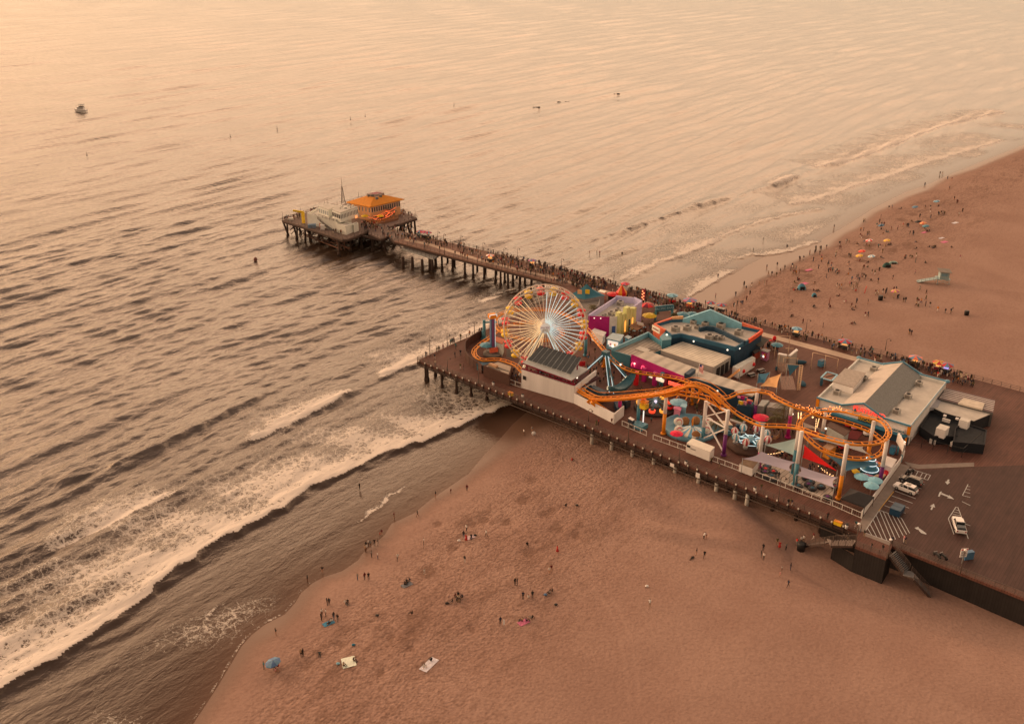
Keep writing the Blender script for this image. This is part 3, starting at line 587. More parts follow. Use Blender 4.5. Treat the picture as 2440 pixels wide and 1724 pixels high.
# ---------------------------------------------------------------- pier head
hp = [W('1', x, y) for x, y in ((188, 600), (620, 470), (1000, 385), (1270, 310), (1640, 400), (2030, 565), (1800, 640), (1600, 700))] + [wk_n[0], wk_s[0]] + [W('1', x, y) for x, y in ((1640, 815), (1535, 850), (1365, 780), (1370, 745), (1075, 855), (1010, 858), (500, 690))]
head = thing('pier_platform', 'square end platform of the pier on dark wooden piles out in the sea', 'pier', tuple(W('1', 1040, 850)))
MB().prism(hp, D-.6, D-.002).build('deck', head_m, head)
fs = MB()
for a, b in zip(hp, hp[1:]+hp[:1]): fs.beam(up(a, D-.8), up(b, D-.8), .3, .6)
fs.build('fascia', timber, head)
rl = MB(); railing(rl, hp[-1:]+hp[:7], rails=(1, .5)); rl.build('railing', rail_m, head)
rl = MB(); railing(rl, hp[11:17]+hp[:0], rails=(1, .5)); rl.build('railing', rail_m, head)
hx = [p.x for p in hp]; hy = [p.y for p in hp]; hpoly = [(p.x, p.y) for p in hp]; nh = 0
R_ = random.Random(4)
for i in range(12):
 for j in range(14):
  p = Vector((min(hx)-6, max(hy), 0))+U*0+Vector((math.cos(math.radians(-34)), math.sin(math.radians(-34)), 0))*(j*5.6)+Vector((math.cos(math.radians(50)), math.sin(math.radians(50)), 0))*(i*5.4-40)
  if inside((p.x, p.y), hpoly) and nh < 96:
   nh += 1; t = Vector((R_.uniform(-.8, .8), R_.uniform(-.8, .8), 0)); b = MB()
   b.tube([up(p+t, -1.2), up(p, D-.6)], [.42, .33], 8); b.tube([up(p+t, -.4), up(p+t*.85, .9)], .58, 8); b.build('pile', wood_pile, head)
for a, b in (((285, 815), (190, 600)), ((400, 850), (330, 640)), ((500, 880), (500, 700)), ((1935, 772), (1895, 620)), ((1838, 735), (1865, 630)), ((2008, 757), (1995, 590))):
 mb = MB(); p = W('1', *a, 0); mb.tube([up(p, -1), W('1', b[0], b[1], D-.5)], [.45, .36], 8); mb.build('pile', wood_pile, head)
mb = MB(); hu, hv = Vector((math.cos(math.radians(-34)), math.sin(math.radians(-34)), 0)), Vector((math.cos(math.radians(50)), math.sin(math.radians(50)), 0)); hc_ = sum(hp, Vector())/len(hp)
for i in range(-7, 8):
 for dr_, o_ in ((hu, hv), (hv, hu)):
  q = [hc_+o_*(i*5)+dr_*t for t in range(-44, 45, 2)]; q = [p for p in q if inside((p.x, p.y), hpoly)]
  if len(q) > 2:
   mb.beam(up(q[0], D-.95), up(q[-1], D-.95), .3, .7); n = len(q)
   for k in range(0, n-3, 3): mb.beam(up(q[k], D-1), up(q[k+3], 1.6), .22); mb.beam(up(q[k+3], D-1), up(q[k], 1.6), .22)
mb.build('added_bracing', timber, head)  # beams and braces added to darken the water below the platform
fb = MB()
for a, b in (((470, 780), (1120, 985)), ((480, 800), (1000, 1000)), ((600, 760), (1110, 930))): fb.beam(W('1', *a, 1.6), W('1', *b, 1.6), .35)
fb.beam(W('1', 860, 850, 5.8), W('1', 1100, 1000, 1.2), .2); fb.beam(W('1', 930, 850, 5.8), W('1', 960, 1040, .5), .3); fb.beam(W('1', 1040, 860, 5.8), W('1', 1040, 1010, .5), .3); fb.build('fender_beam', M('fender', C(104, 62, 44), .8), head)
# ---------------------------------------------------------------- buildings
def windows(parent, a, b, z0, z1, n, gap=.3, out=.05, m=None, frame=None):
 """a row of n panes on the wall line a-b; the wall's outside lies right of a->b"""
 a, b = up(a, 0), up(b, 0); d = (b-a).normalized(); o = Vector((d.y, -d.x, 0))*out; L = (b-a).length/n
 for i in range(n):
  p, q = a+d*(L*i+gap/2), a+d*(L*(i+1)-gap/2); wv = MB().prism([p-o, q-o, q+o, p+o], z0-.1, z1+.1).build('window', frame or white, parent)
  MB().prism([p+d*.09+o*.8, q-d*.09+o*.8, q-d*.09+o*1.35, p+d*.09+o*1.35], z0, z1).build('pane', m or glass, wv)
def bldg(name, label, pts, z, wall, roof, base=DECK, par=.6, pt=.25, parm=None, cat='building', kind=None, group=None):
 pts = [Vector((p[0], p[1], 0)) for p in pts]; n = len(pts); c = sum(pts, Vector())/n
 ar = sum(pts[i].x*pts[(i+1) % n].y-pts[(i+1) % n].x*pts[i].y for i in range(n))
 if ar < 0: pts = pts[::-1]
 o = thing(name, label, cat, (c.x, c.y, base), group)
 MB().prism(pts, base, z-.12).build('wall', wall, o)
 MB().prism(pts, z-.12, z).build('roof', roof, o)
 if par:
  mb = MB()
  for i in range(n):
   a, b = pts[i], pts[(i+1) % n]; d = (b-a).normalized(); nn = Vector((-d.y, d.x, 0)); e = .004*i
   mb.prism([a-d*0-nn*.02, b-nn*.02, b+nn*pt-d*.0, a+nn*pt], z-.3+e, z+par+e)
  mb.build('parapet', parm or wall, o)
 return o
# ---------------------------------------------------------------- buildings on the pier head
hbw = M('harbor_wall', C(206, 184, 160), .7, var=.1, scale=.5)
pod = [W('1', x, y, 10.2) for x, y in ((530, 535), (690, 505), (1010, 560), (1100, 610), (935, 610), (870, 585))]
o = bldg('harbor_office', 'beige flat roofed office block with a ribbon of dark windows on the pier head', [W('1', x, y, 10.2) for x, y in ((525, 530), (700, 440), (1130, 560), (935, 618))], 10.2, hbw, roofgrey, par=.7, cat='building')
tw = [W('1', x, y, 14) for x, y in ((865, 455), (960, 390), (1220, 420), (978, 500))]
mb = MB(); mb.prism(tw, 10.2, 13.85); mb.build('upper_storey', hbw, o); MB().prism([tw[0], tw[1], tw[2], tw[3]], 13.85, 14.15).build('roof', roofgrey, o)
ar = (tw[1]-tw[0]).cross(tw[2]-tw[0]).z
windows(o, tw[3], tw[2], 11.6, 13.2, 12, .35, .06); windows(o, tw[0], tw[3], 11.6, 13.2, 4, .3, .06)
bk = [W('1', x, y, 13.2) for x, y in ((680, 410), (790, 375), (960, 405), (818, 458))]
MB().prism(bk, 10.2, 13.1).build('rear_storey', hbw, o); MB().prism(bk, 13.1, 13.35).build('roof', roofgrey, o); windows(o, bk[0], bk[3], 10.9, 12.4, 5, .5, .06, M('blind_glass', C(150, 140, 128), .3))
for x, y in ((1000, 420), (1090, 405), (1120, 430), (1050, 440), (980, 440), (1150, 415)):
 p = W('1', x, y, 14.15); MB().box(p+Vector((0, 0, .3)), (R_.uniform(.5, 1.2), R_.uniform(.5, 1), .7), R_.random()).build('roof_vent', offwhite, o)
a, b = W('1', 660, 545, 10.2), W('1', 860, 735, D+.1)
st = MB()
for i in range(22): st.box(a.lerp(b, (i+.5)/22), ((a-b).to_2d().length/22+.06, 1.6, .22), math.atan2(b.y-a.y, b.x-a.x))
st.build('stair', M('stair_grey', C(124, 110, 98), .8), o); rl = MB(); railing(rl, [a+Vector((-.6, -.6, 0)), b+Vector((-.6, -.6, 0))], 1, rails=(1, .5)); rl.build('stair_rail', rail_m, o)
rl = MB(); railing(rl, [W('1', 690, 560, 10.3), W('1', 935, 625, 10.3)], 1.0, rails=(1, .5)); rl.build('balcony_rail', rail_m, o)
MB().box(W('1', 1198, 552, 11.2), (.2, 1.1, 1.1), math.radians(-34)).build('lit_sign', EM('orange_sign', (1, .3, .1), 1.2), o)
bldg('store_hut', 'plain beige flat roofed box hut at the near corner of the pier head', [W('1', x, y, 9.6) for x, y in ((920, 655), (1010, 622), (1150, 655), (1055, 695))], 9.6, hbw, roofgrey, par=.35)
bldg('store_hut', 'low beige lean-to hut behind the plain box hut on the pier head', [W('1', x, y, 9.3) for x, y in ((1140, 655), (1205, 635), (1228, 650), (1165, 672))], 9.3, hbw, roofgrey, par=.3)
# restaurant
ev = [W('1', x, y, 12.6) for x, y in ((1060, 352), (1385, 418), (1860, 312), (1560, 262))]; cen = sum(ev, Vector())/4
wl_ = [up(cen.lerp(e_, .84), 0) for e_ in ev]
rs = thing('restaurant', 'two storey restaurant with a wide orange hipped roof at the far pier end', 'restaurant', (cen.x, cen.y, D))
rw = M('restaurant_wall', C(206, 140, 92), .65, var=.1); MB().prism(wl_, D, 12.5).build('wall', rw, rs)
tp = [up(cen.lerp(e_, .24), 15) for e_ in ev]; rf = MB(); rf.add(ev+tp+[e_-Vector((0, 0, .25)) for e_ in ev], [(0, 1, 5, 4), (1, 2, 6, 5), (2, 3, 7, 6), (3, 0, 4, 7), (4, 5, 6, 7), (11, 10, 9, 8), (0, 8, 9, 1), (1, 9, 10, 2), (2, 10, 11, 3), (3, 11, 8, 0)])
rf.build('roof', M('orange_roof', C(208, 118, 30), .7, var=.16, scale=1), rs)
tpo = [up(cen.lerp(e_, .30), 0) for e_ in ev]; mb = MB(); mb.prism(tpo, 14.8, 15.7)
for i in range(4): pass
mb.build('roof_curb', M('curb_grey', C(150, 122, 108), .8), rs); MB().prism([up(cen.lerp(e_, .22), 0) for e_ in ev], 15.7, 15.73).build('roof_well', maroon, rs)
for x, y in ((1370, 262), (1420, 262), (1480, 300), (1530, 268)): MB().box(W('1', x, y, 16.1), (1.1, .9, .9), .3).build('roof_unit', roofdark, rs)
MB().sheet([W('1', 1245, 318, 13.5), W('1', 1370, 335, 13.5), W('1', 1350, 355, 13.2), W('1', 1240, 335, 13.2)], .1).build('skylight', M('skylight', C(150, 142, 130), .25), rs)
windows(rs, wl_[1], wl_[2], 9.9, 11.7, 13, .3, .06); windows(rs, wl_[0], wl_[1], 9.9, 11.5, 6, 1.2, .06); windows(rs, wl_[0], wl_[1], 7.2, 8.9, 4, 2.4, .06)
MB().prism([W('1', x, y, 7.1) for x, y in ((1290, 615), (1460, 655), (1780, 575), (1640, 520))], D, 7.1).build('terrace', M('terrace', C(120, 76, 52), .7), rs)
tr = [W('1', x, y, 7.1) for x, y in ((1320, 620), (1460, 650), (1770, 572))]; rl = MB(); railing(rl, tr, 1.0, rails=(1, .5), w=.1); rl.build('terrace_rail', M('rail_orange', C(190, 110, 40), .6), rs)
def garland(name, label, pts, m, step=.9, r=.13, group=None, sag=.35, parent=None):
 mb = MB(); k = 0
 for a, b in zip(pts[:-1], pts[1:]):
  n = max(2, int((b-a).length/step)); q = [a.lerp(b, i/n)-Vector((0, 0, sag*4*(i/n)*(1-i/n))) for i in range(n+1)]
  mb.mat(1).tube(q, .02, 4).mat(0)
  for c in q[1:]: mb.ball(c-Vector((0, 0, .1)), r, 6)
 if parent: return mb.build(name, [m, dark], parent)
 return single(name, mb, [m, dark], label, 'string lights', group, loc=tuple(pts[0]))
gp = 'string lights over the restaurant terrace'
for i, (q, z) in enumerate((([(1330, 530), (1420, 560), (1480, 585), (1600, 560), (1720, 480)], 8.8), ([(1420, 540), (1600, 480), (1740, 420)], 10.2), ([(1440, 575), (1560, 520), (1720, 470)], 9.2), ([(1600, 455), (1660, 500), (1720, 490)], 9.6), ([(1500, 520), (1600, 540), (1650, 480)], 9.0))):
 garland('string_light', ['lowest red light garland sagging along the restaurant terrace edge', 'topmost red light garland under the restaurant windows', 'middle red light garland over the terrace tables', 'short red light garland at the seaward end of the terrace', 'crossed red light garland above the terrace centre'][i], [W('1', x, y, z) for x, y in q], EM('garland_red', (1, .15, .04), 2.6), .8, .12, gp)
def umbrella(p, r, h, m, m2, label, name='patio_umbrella', group=None, cat='umbrella', tilt=0, seg=8, pole=True):
 o = thing(name, label, cat, tuple(p), group); mb = MB(); tx = Vector((math.sin(tilt), 0, 0)); t = up(p, p[2]+h)
 for i in range(seg):
  a0, a1 = 2*math.pi*i/seg, 2*math.pi*(i+1)/seg; mb.mat(i % 2)
  q = [t+Vector((math.cos(a)*r, math.sin(a)*r, -.34*r+tilt*math.cos(a)*r)) for a in (a0, a1)]; s = [c.lerp(t, .45)+Vector((0, 0, .05*r)) for c in q]
  mb.add([t, s[0], s[1], q[0], q[1], q[0]-Vector((0, 0, .12)), q[1]-Vector((0, 0, .12))], [(0, 1, 2), (1, 3, 4, 2), (3, 5, 6, 4)])
 mb.build('canopy', [m, m2], o)
 if pole: MB().tube([p, t+Vector((0, 0, .12))], .05, 6).build('pole', steel, o)
 return o
for x, y in ((1320, 575), (1530, 575)): umbrella(W('1', x, y+30, 7.1), 1.5, 2.4, yellow, yellow, 'yellow umbrella at the left corner of the restaurant terrace' if x < 1400 else 'yellow umbrella in the middle of the restaurant terrace')
def table(p, m, label, name='round_table', group=None, r=.55):
 o = thing(name, label, 'table', tuple(p), group); MB().lathe(up(p, p[2]+.70), [(r, 0), (r, .05)], 10).build('tabletop', m, o); MB().tube([p, up(p, p[2]+.7)], .06, 6).build('leg', dark, o); return o
proto = table(W('1', 1475, 615, 7.1), tan, 'small terrace table among the others under the red garlands', 'terrace_table', 'terrace tables')
for x, y in ((1530, 605), (1590, 590), (1640, 575), (1690, 558), (1600, 560), (1540, 575)):
 c = copy_tree(proto); c.location = W('1', x, y, 7.1)
# mast, davit, flagpoles
mb = MB(); p = W('1', 1018, 365, D); tz = ZT(p, '1', 992, 15)
ms = thing('radio_mast', 'slender lattice radio mast behind the harbor office', 'mast', tuple(p))
for i in range(3):
 a = 2.1*i; mb.beam(p+Vector((math.cos(a)*1.0, math.sin(a)*1.0, 0)), up(p, D+.62*(tz-D))+Vector((math.cos(a)*.15, math.sin(a)*.15, 0)), .14)
for j in range(8):
 z = D+.62*(tz-D)*j/8; s = 1-.85*j/8
 for i in range(3): mb.beam(up(p, z)+Vector((math.cos(2.1*i)*s, math.sin(2.1*i)*s, 0)), up(p, z+1.2)+Vector((math.cos(2.1*(i+1))*s*.93, math.sin(2.1*(i+1))*s*.93, 0)), .07)
mb.build('lattice_tower', rail_m, ms); MB().tube([up(p, D+.6*(tz-D)), up(p, tz)], [.12, .05], 6).build('aerial', rail_m, ms)
dv_ = thing('davit_crane', 'yellow davit crane with a horizontal jib at the left edge of the pier head', 'crane', tuple(W('1', 480, 640)))
p = W('1', 480, 640); z = ZT(p, '1', 465, 490); MB().beam(p, up(p, z), .9).build('post', yellow, dv_); MB().beam(up(p, z)+Vector((.4, 0, 0)), W('1', 335, 468, z+.4), .5, .7).build('jib', yellow, dv_)
mb = MB(); mb.beam(up(p, z-.2), W('1', 390, 485, z-.2), .2); mb.build('brace', yellow, dv_)
for x, y, yt, lb in ((767, 400, 322, 'thin bare flagpole left of the harbor office roof'), (805, 395, 290, 'taller thin flagpole on the harbor office roof side'), (440, 500, 418, 'thin pole with small pennant near the yellow crane'), (1232, 290, 212, 'flagpole behind the orange roof'), (2005, 560, 440, 'lamp pole at the right corner of the pier head'), (195, 590, 480, 'lamp pole at the left corner of the pier head')):
 p = W('1', x, y); single('flagpole', MB().tube([p, up(p, ZT(p, '1', x, yt))], [.09, .05], 6), rail_m, lb, 'pole', loc=tuple(p))
# stairs from the upper terrace and small things
mb = MB(); mb.beam(W('1', 1600, 435, 11), W('1', 1790, 490, D+.4), 1.4, .25); o2 = thing('outdoor_stair', 'dark outdoor stair running down the right side of the restaurant', 'stair', tuple(W('1', 1700, 465, D))); mb.build('flight', roofdark, o2)
rl = MB(); railing(rl, [W('1', 1600, 435, 11.1), W('1', 1790, 490, D+.5)], 1, rails=(1, .5)); rl.build('handrail', dark, o2)
for (x, y, s, m, lb) in ((740, 715, (1.6, 1.4, 1.6), white, 'white tank crate beside the harbor office stair'), (595, 690, (3, 1.6, 1.2), M('tarp_blue', C(110, 120, 128), .7), 'blue grey tarpaulin covered crate at the pier head edge'), (720, 680, (1.2, 1.0, 1.4), coral, 'orange drum crate near the stair foot'), (300, 590, (2.2, 1.2, .8), offwhite, 'white bench crate at the seaward left corner')):
 p = W('1', x, y+10); mb = MB(); mb.box(up(p, D+s[2]/2), s, .2); o3 = thing('storage_crate', lb, 'crate', tuple(p)); mb.build('box', m, o3); MB().box(up(p, D+s[2]+.06), (s[0]+.1, s[1]+.1, .12), .2).build('lid', m, o3)
single('ramp', MB().sheet([W('1', 1340, 610, 7), W('1', 1380, 600, 7), W('1', 1560, 660, D+.15), W('1', 1520, 680, D+.15)], .1), roofdark, 'dark access ramp below the restaurant terrace', 'ramp')
# ---------------------------------------------------------------- park buildings
def ac_unit(k, x, y, z, lab, s=1.5):
 p = W(k, x, y, z); o = thing('rooftop_unit', lab, 'air conditioner', tuple(p), 'rooftop air conditioning units')
 MB().box(up(p, z+s*.38), (s, s*.85, s*.76), A_U).build('casing', M('ac_casing', C(158, 138, 120), .6, var=.2), o)
 MB().lathe(up(p, z+s*.76), [(s*.33, 0), (s*.33, .08)], 12).build('fan', black, o)
 MB().box(up(p, z+s*.36)-V*(s*.43), (s*.75, .06, s*.5), A_U).build('grille', roofdark, o)
 return o
# teal tent roofed hall behind the wheel
te = [W('3', x, y, 11.4) for x, y in ((-70, 110), (150, 152), (385, 108), (215, 30))]
o = thing('tent_roof_hall', 'grey hall with a peaked teal tent roof beside the walkway crowd', 'building', (te[1].x, te[1].y, D))
tc = sum(te, Vector())/4; MB().prism([up(tc.lerp(q, .93), 0) for q in te], D, 11.3).build('wall', M('hall_grey', C(136, 116, 102), .7), o)
pk = up(tc, 14.8); mb = MB()
for i in range(4):
 a, b = te[i], te[(i+1) % 4]; n = 6
 for j in range(n):
  for s in range(5):
   f = lambda u, t: a.lerp(b, u).lerp(pk, t)-Vector((0, 0, 1.4*t*(1-t)*2))
   mb.add([f(j/n, s/5), f((j+1)/n, s/5), f((j+1)/n, (s+1)/5), f(j/n, (s+1)/5)], [(0, 1, 2, 3)], True)
mb.build('tent_roof', M('tent_teal', C(44, 92, 98), .6, var=.12, scale=.4), o)
for x, y, m in ((98, 70, sailo), (182, 68, yellow)): MB().box(W('3', x, y, 13.1), (1.3, .12, 1.3), A_U+.5).build('roof_motif', m, o)
bldg('flat_hall', 'plain grey flat roofed annex in front of the teal tent roof', [W('3', x, y, 10.6) for x, y in ((70, 135), (160, 160), (320, 150), (310, 210), (190, 300), (60, 250))], 10.4, M('annex_wall', C(140, 122, 108), .7), roofdark, par=.3)
# lavender and magenta building with lemon facade
zl = 12.1; lp = [W('3', x, y, zl) for x, y in ((190, 342), (425, 352), (508, 345), (697, 258), (780, 205), (700, 165), (560, 150), (495, 142))]
o = bldg('arcade_building', 'lavender building with a magenta side wall and lemon stepped front', lp, zl-.9, lavender, roofgrey, par=0)
mb = MB()
for i in range(len(lp)):
 a, b = up(lp[i], 0), up(lp[(i+1) % len(lp)], 0)
 hgt = [.0, .0, .0, .9, 1.1, .9, 1.0, .6][i]; d = (b-a).normalized(); nn = Vector((-d.y, d.x, 0))*.35
 if (sum(lp, Vector())/8-a).dot(nn) < 0: nn = -nn
 mb.prism([a, b, b+nn, a+nn], zl-1.2+.004*i, zl+hgt+.004*i)
mb.build('parapet', lavender, o)
def skin(parent, name, a, b, z0, z1, m, out=.08, t0=0., t1=1.):
 a, b = up(a, 0), up(b, 0); d = (b-a).normalized(); nn = Vector((d.y, -d.x, 0))*out; p, q = a.lerp(b, t0), a.lerp(b, t1)
 return MB().prism([p+nn*.1, q+nn*.1, q+nn, p+nn], z0, z1).build(name, m, parent)
skin(o, 'magenta_wall', lp[0], lp[1], D, zl+.3, magenta, .1); skin(o, 'cream_wall', lp[1], lp[2], D, zl+.25, M('cream_wall', C(226, 190, 168), .6), .12)
skin(o, 'wall_sign', lp[1], lp[2], D+.6, D+3, M('sign_blue', C(70, 90, 130), .4), .2, .35, .8)
for t, w_, z1 in ((.0, .17, 13.4), (.2, .16, 12.6), (.42, .2, 13.9), (.64, .14, 13.2), (.82, .18, 12.8)):
 a, b = up(lp[2], 0), up(lp[3], 0); d = (b-a).normalized(); nn = Vector((d.y, -d.x, 0)); p, q = a.lerp(b, t), a.lerp(b, t+w_)
 MB().prism([p-nn*.6, q-nn*.6, q+nn*.7, p+nn*.7], D, z1).build('pilaster', lemon, o)
for t, m in ((.36, glow_o), (.6, navy), (.78, glow_o)):
 a, b = up(lp[2], 0), up(lp[3], 0); skin(o, 'lit_opening', a, b, D+.5, D+3.6, m, .75, t-.03, t+.05)
for x, y, s in ((540, 195, 1.7), (515, 265, 1.3), (440, 305, 1.5), (380, 330, 1.2), (350, 335, 1.0), (470, 325, .9)): ac_unit('3', x, y+20, zl-.9, {540: 'tallest air conditioning unit against the lavender parapet', 515: 'air conditioning unit nearest the lemon front', 440: 'wide dark air conditioning unit on the lavender building roof', 380: 'air conditioning unit near the magenta corner', 350: 'small air conditioning unit at the magenta wall top', 470: 'smallest air conditioning unit on the lavender building'}[x], s)
for t in (.3, .6): MB().ball(lp[0].lerp(lp[1], t)+Vector((-.1, -.3, -.2)), .16, 6).build('wall_lamp', bulb_w, o)
# kiosks
def kiosk(name, label, k, z, pts, wallm, roofm, front=None, base=DECK, over=.25, cat='kiosk', group=None):
 pts = [up(W(k, x, y, z), 0) for x, y in pts]; c = sum(pts, Vector())/len(pts)
 o = thing(name, label, cat, (c.x, c.y, base), group); MB().prism(pts, base, z-.2).build('wall', wallm, o)
 MB().prism([c+(q-c)*(1+over/max(.1, (q-c).length)) for q in pts], z-.2, z).build('roof', roofm, o)
 if front:
  i, m = front; a, b = pts[i], pts[(i+1) % len(pts)]; d = (b-a).normalized(); nn = Vector((d.y, -d.x, 0)); nn = nn if (a-c).dot(nn) > 0 else -nn
  MB().prism([a.lerp(b, .1)+nn*.05, a.lerp(b, .9)+nn*.05, a.lerp(b, .9)+nn*.12, a.lerp(b, .1)+nn*.12], base+.9, z-.5).build('counter_opening', m, o)
  for j in range(5): MB().box(up(a.lerp(b, .16+.17*j)+nn*.2, base+1.2+.5*(j % 2)), (.35, .35, .5), A_U).build('prize', [red, yellow, bulb_w, pink, blue_l][j], o)
 return o
kiosk('game_kiosk', 'white kiosk with colourful prizes below the magenta wall', '3', 9.3, [(228, 495), (265, 470), (380, 510), (350, 550)], white, white, (0, M('kiosk_dark', C(90, 60, 50), .6)))
kiosk('game_kiosk', 'pale blue game booth with a lit white counter', '3', 9.6, [(395, 575), (460, 520), (575, 540), (535, 605)], blue_l, M('booth_roof', C(160, 160, 152), .6), (3, EM('booth_glow', (.9, .72, .6), .8)))
kiosk('game_kiosk', 'small pale blue ticket booth left of the teal parapet', '3', 9.0, [(595, 560), (625, 545), (660, 560), (630, 580)], blue_l, M('booth_roof'))
# entrance arch
ga, gb = W('3', 925, 385), W('3', 1105, 365); zt = ZT(ga, '3', 932, 225); zb = ZT(gb, '3', 1110, 265)
o = thing('entrance_arch', 'teal entrance arch with a banner of letters at the walkway', 'arch', tuple(ga))
for p in (ga, gb): MB().beam(p, up(p, zt-.2), .5).build('post', teal, o)
MB().beam(up(ga, zt-.9), up(gb, zt-.9), .5, 1.7).build('banner', M('banner_teal', C(52, 92, 98), .5), o)
def text(parent, body, org, xdir, updir, size, m, ext=.03, name='lettering', align='CENTER'):
 cu = bpy.data.curves.new(name, 'FONT'); cu.body = body; cu.size = size; cu.extrude = ext; cu.align_x = align; cu.align_y = 'CENTER'; cu.materials.append(m); cu.resolution_u = 2
 t0 = bpy.data.objects.new('lettering_source', cu); COL.objects.link(t0); bpy.context.view_layer.update()
 me = bpy.data.meshes.new_from_object(t0.evaluated_get(bpy.context.evaluated_depsgraph_get())); bpy.data.objects.remove(t0)
 t = bpy.data.objects.new(name, me); COL.objects.link(t); x = Vector(xdir).normalized(); y = Vector(updir).normalized(); n = x.cross(y); mt = Matrix((x, y, n)).transposed().to_4x4()
 mt.translation = Vector(org)-(ORG[parent.name] if parent else Vector()); t.matrix_basis = mt; ORG[t.name] = Vector(org)
 if parent: t.parent = parent
 return t
gd = (gb-ga).normalized(); text(o, 'PACIFIC PARK', up(ga.lerp(gb, .5), zt-.9)-Vector((-gd.y, gd.x, 0))*.32, gd, (0, 0, 1), 1.0, M('letter_pale', C(150, 170, 165), .5))
# big blue hall
zr = 11.6
bp = [W('3', x, y, zr) for x, y in ((912, 452), (1100, 398), (1225, 396), (1372, 390), (1870, 470), (2092, 520), (1945, 625), (1897, 648), (1800, 705), (1205, 555), (1100, 570), (1035, 520))]
o = bldg('games_hall', 'large flat roofed hall with navy walls, orange ends and a pale teal gable', bp, zr, navy, roofgrey, par=.8, pt=.35, parm=M('hall_parapet', C(40, 78, 92), .6))
def edge_fin(parent, name, a, b, z0, za, zb, m, t=.4):
 a, b = up(a, 0), up(b, 0); d = (b-a).normalized(); nn = Vector((-d.y, d.x, 0))*t/2
 MB().add([a-nn+Vector((0, 0, z0)), b-nn+Vector((0, 0, z0)), b+nn+Vector((0, 0, z0)), a+nn+Vector((0, 0, z0)), a-nn+Vector((0, 0, za)), b-nn+Vector((0, 0, zb)), b+nn+Vector((0, 0, zb)), a+nn+Vector((0, 0, za))], [(3, 2, 1, 0), (4, 5, 6, 7), (0, 1, 5, 4), (1, 2, 6, 5), (2, 3, 7, 6), (3, 0, 4, 7)]).build(name, m, parent)
g0, g1 = bp[2], bp[4]; gm = up(g0.lerp(g1, .45), 0); zg = ZT(gm, '3', 1495, 262); tealp = M('gable_teal', C(122, 160, 162), .55)
edge_fin(o, 'gable', g0, gm, zr-.1, zr+.9, zg, tealp, .9); edge_fin(o, 'gable', gm, g1, zr-.1, zg, zr+1.4, tealp, .9)
for a, b, za, zb, m in ((bp[0], bp[1], zr+.9, zr+1.3, coral), (bp[1], bp[2], zr+1.5, zr+1.7, M('apricot', C(236, 150, 100), .6)), (bp[4], bp[5], zr+1.8, zr+1.1, coral), (bp[5], bp[6], zr+1.0, zr+1.0, M('orange_red', C(236, 70, 34), .55)), (bp[11], bp[0], zr+1, zr+1, coral)): edge_fin(o, 'end_parapet', a, b, zr-.1, za, zb, m, .5)
skin(o, 'orange_wall', bp[5], bp[6], D, zr+.6, M('orange_red'), .3); skin(o, 'orange_wall', bp[6], bp[7], D, zr+.6, M('orange_red'), .3)
for q in (0, 1, 11):
 a, b = bp[q], bp[(q+1) % 12]; skin(o, 'coral_wall', b, a, D, zr+.3, coral, .3)
fv = [W('3', x, y, zr) for x, y in ((1405, 505), (1480, 490), (1570, 500), (1680, 545), (1800, 605), (1900, 650))]
for a, b in zip(fv[:-1], fv[1:]): edge_fin(o, 'roof_step', a, b, zr-.05, zr+1.2, zr+1.2, navy, .6)
for i, (x, y, s) in enumerate(((1145, 500, 1.9), (1272, 490, 1.8), (1470, 445, 1.6), (1340, 420, 1.4), (1445, 398, 1.2), (1640, 470, 2.0), (1520, 415, 1.1), (1836, 540, 1.9), (1515, 590, 1.9), (1592, 590, 1.3), (1652, 592, 1.3), (1382, 472, 1.3), (1665, 510, 1.0))):
 ac_unit('3', x, y, zr+.0, ['large unit nearest the left corner of the blue hall roof', 'second large unit along the near edge of the blue hall roof', 'unit in the middle left of the blue hall roof', 'dark unit at the left foot of the teal gable', 'small unit close under the gable', 'tallest unit in front of the grey gable', 'smallest unit beside the gable centre', 'lone unit near the orange end of the blue hall', 'large unit below the navy curved step', 'middle unit below the navy curved step', 'rightmost unit below the navy curved step', 'small unit left of the navy curved step', 'small vent unit beside the tallest one'][i], s)
rp = MB()
for i in range(6): rp.beam(W('3', 1310+i*15, 548+i*4, zr+.25), W('3', 1330+i*15, 553+i*4, zr+.25), .3)
rp.beam(W('3', 1540, 620, zr+.2), W('3', 1590, 632, zr+.2), .25); rp.build('roof_pipe', roofdark, o)
nl_ = [up(bp[8].lerp(bp[9], t), zr-.3) for t in (.12, .74)]+[up(bp[7].lerp(bp[8], .4), zr-.3)]
for p in nl_: MB().ball(p-V*.5, .24, 7).build('wall_lamp', bulb_w, o)
MB().sheet([W('3', 2000, 640, 9.4), W('3', 2085, 560, 9.4), W('3', 2160, 595, 8.9), W('3', 2085, 680, 8.9)], .1).build('awning', M('awning_dark', C(52, 46, 38), .8), o)
sg = thing('shop_sign', 'cream sign board with illegible script at the left corner of the blue hall', 'sign', tuple(W('3', 940, 480, zr+.5))); a, b = W('3', 905, 440, zr+1.2), W('3', 985, 485, zr+1.2); d = (b-a).normalized(); nn = Vector((d.y, -d.x, 0))*.25
MB().prism([a+nn, b+nn, b+nn*1.8, a+nn*1.8], zr+.1, zr+1.6).build('board', cream, sg); MB().prism([a.lerp(b, .12)+nn*1.85, a.lerp(b, .88)+nn*1.85, a.lerp(b, .88)+nn*2, a.lerp(b, .12)+nn*2], zr+.7, zr+1.0).build('script', maroon, sg)
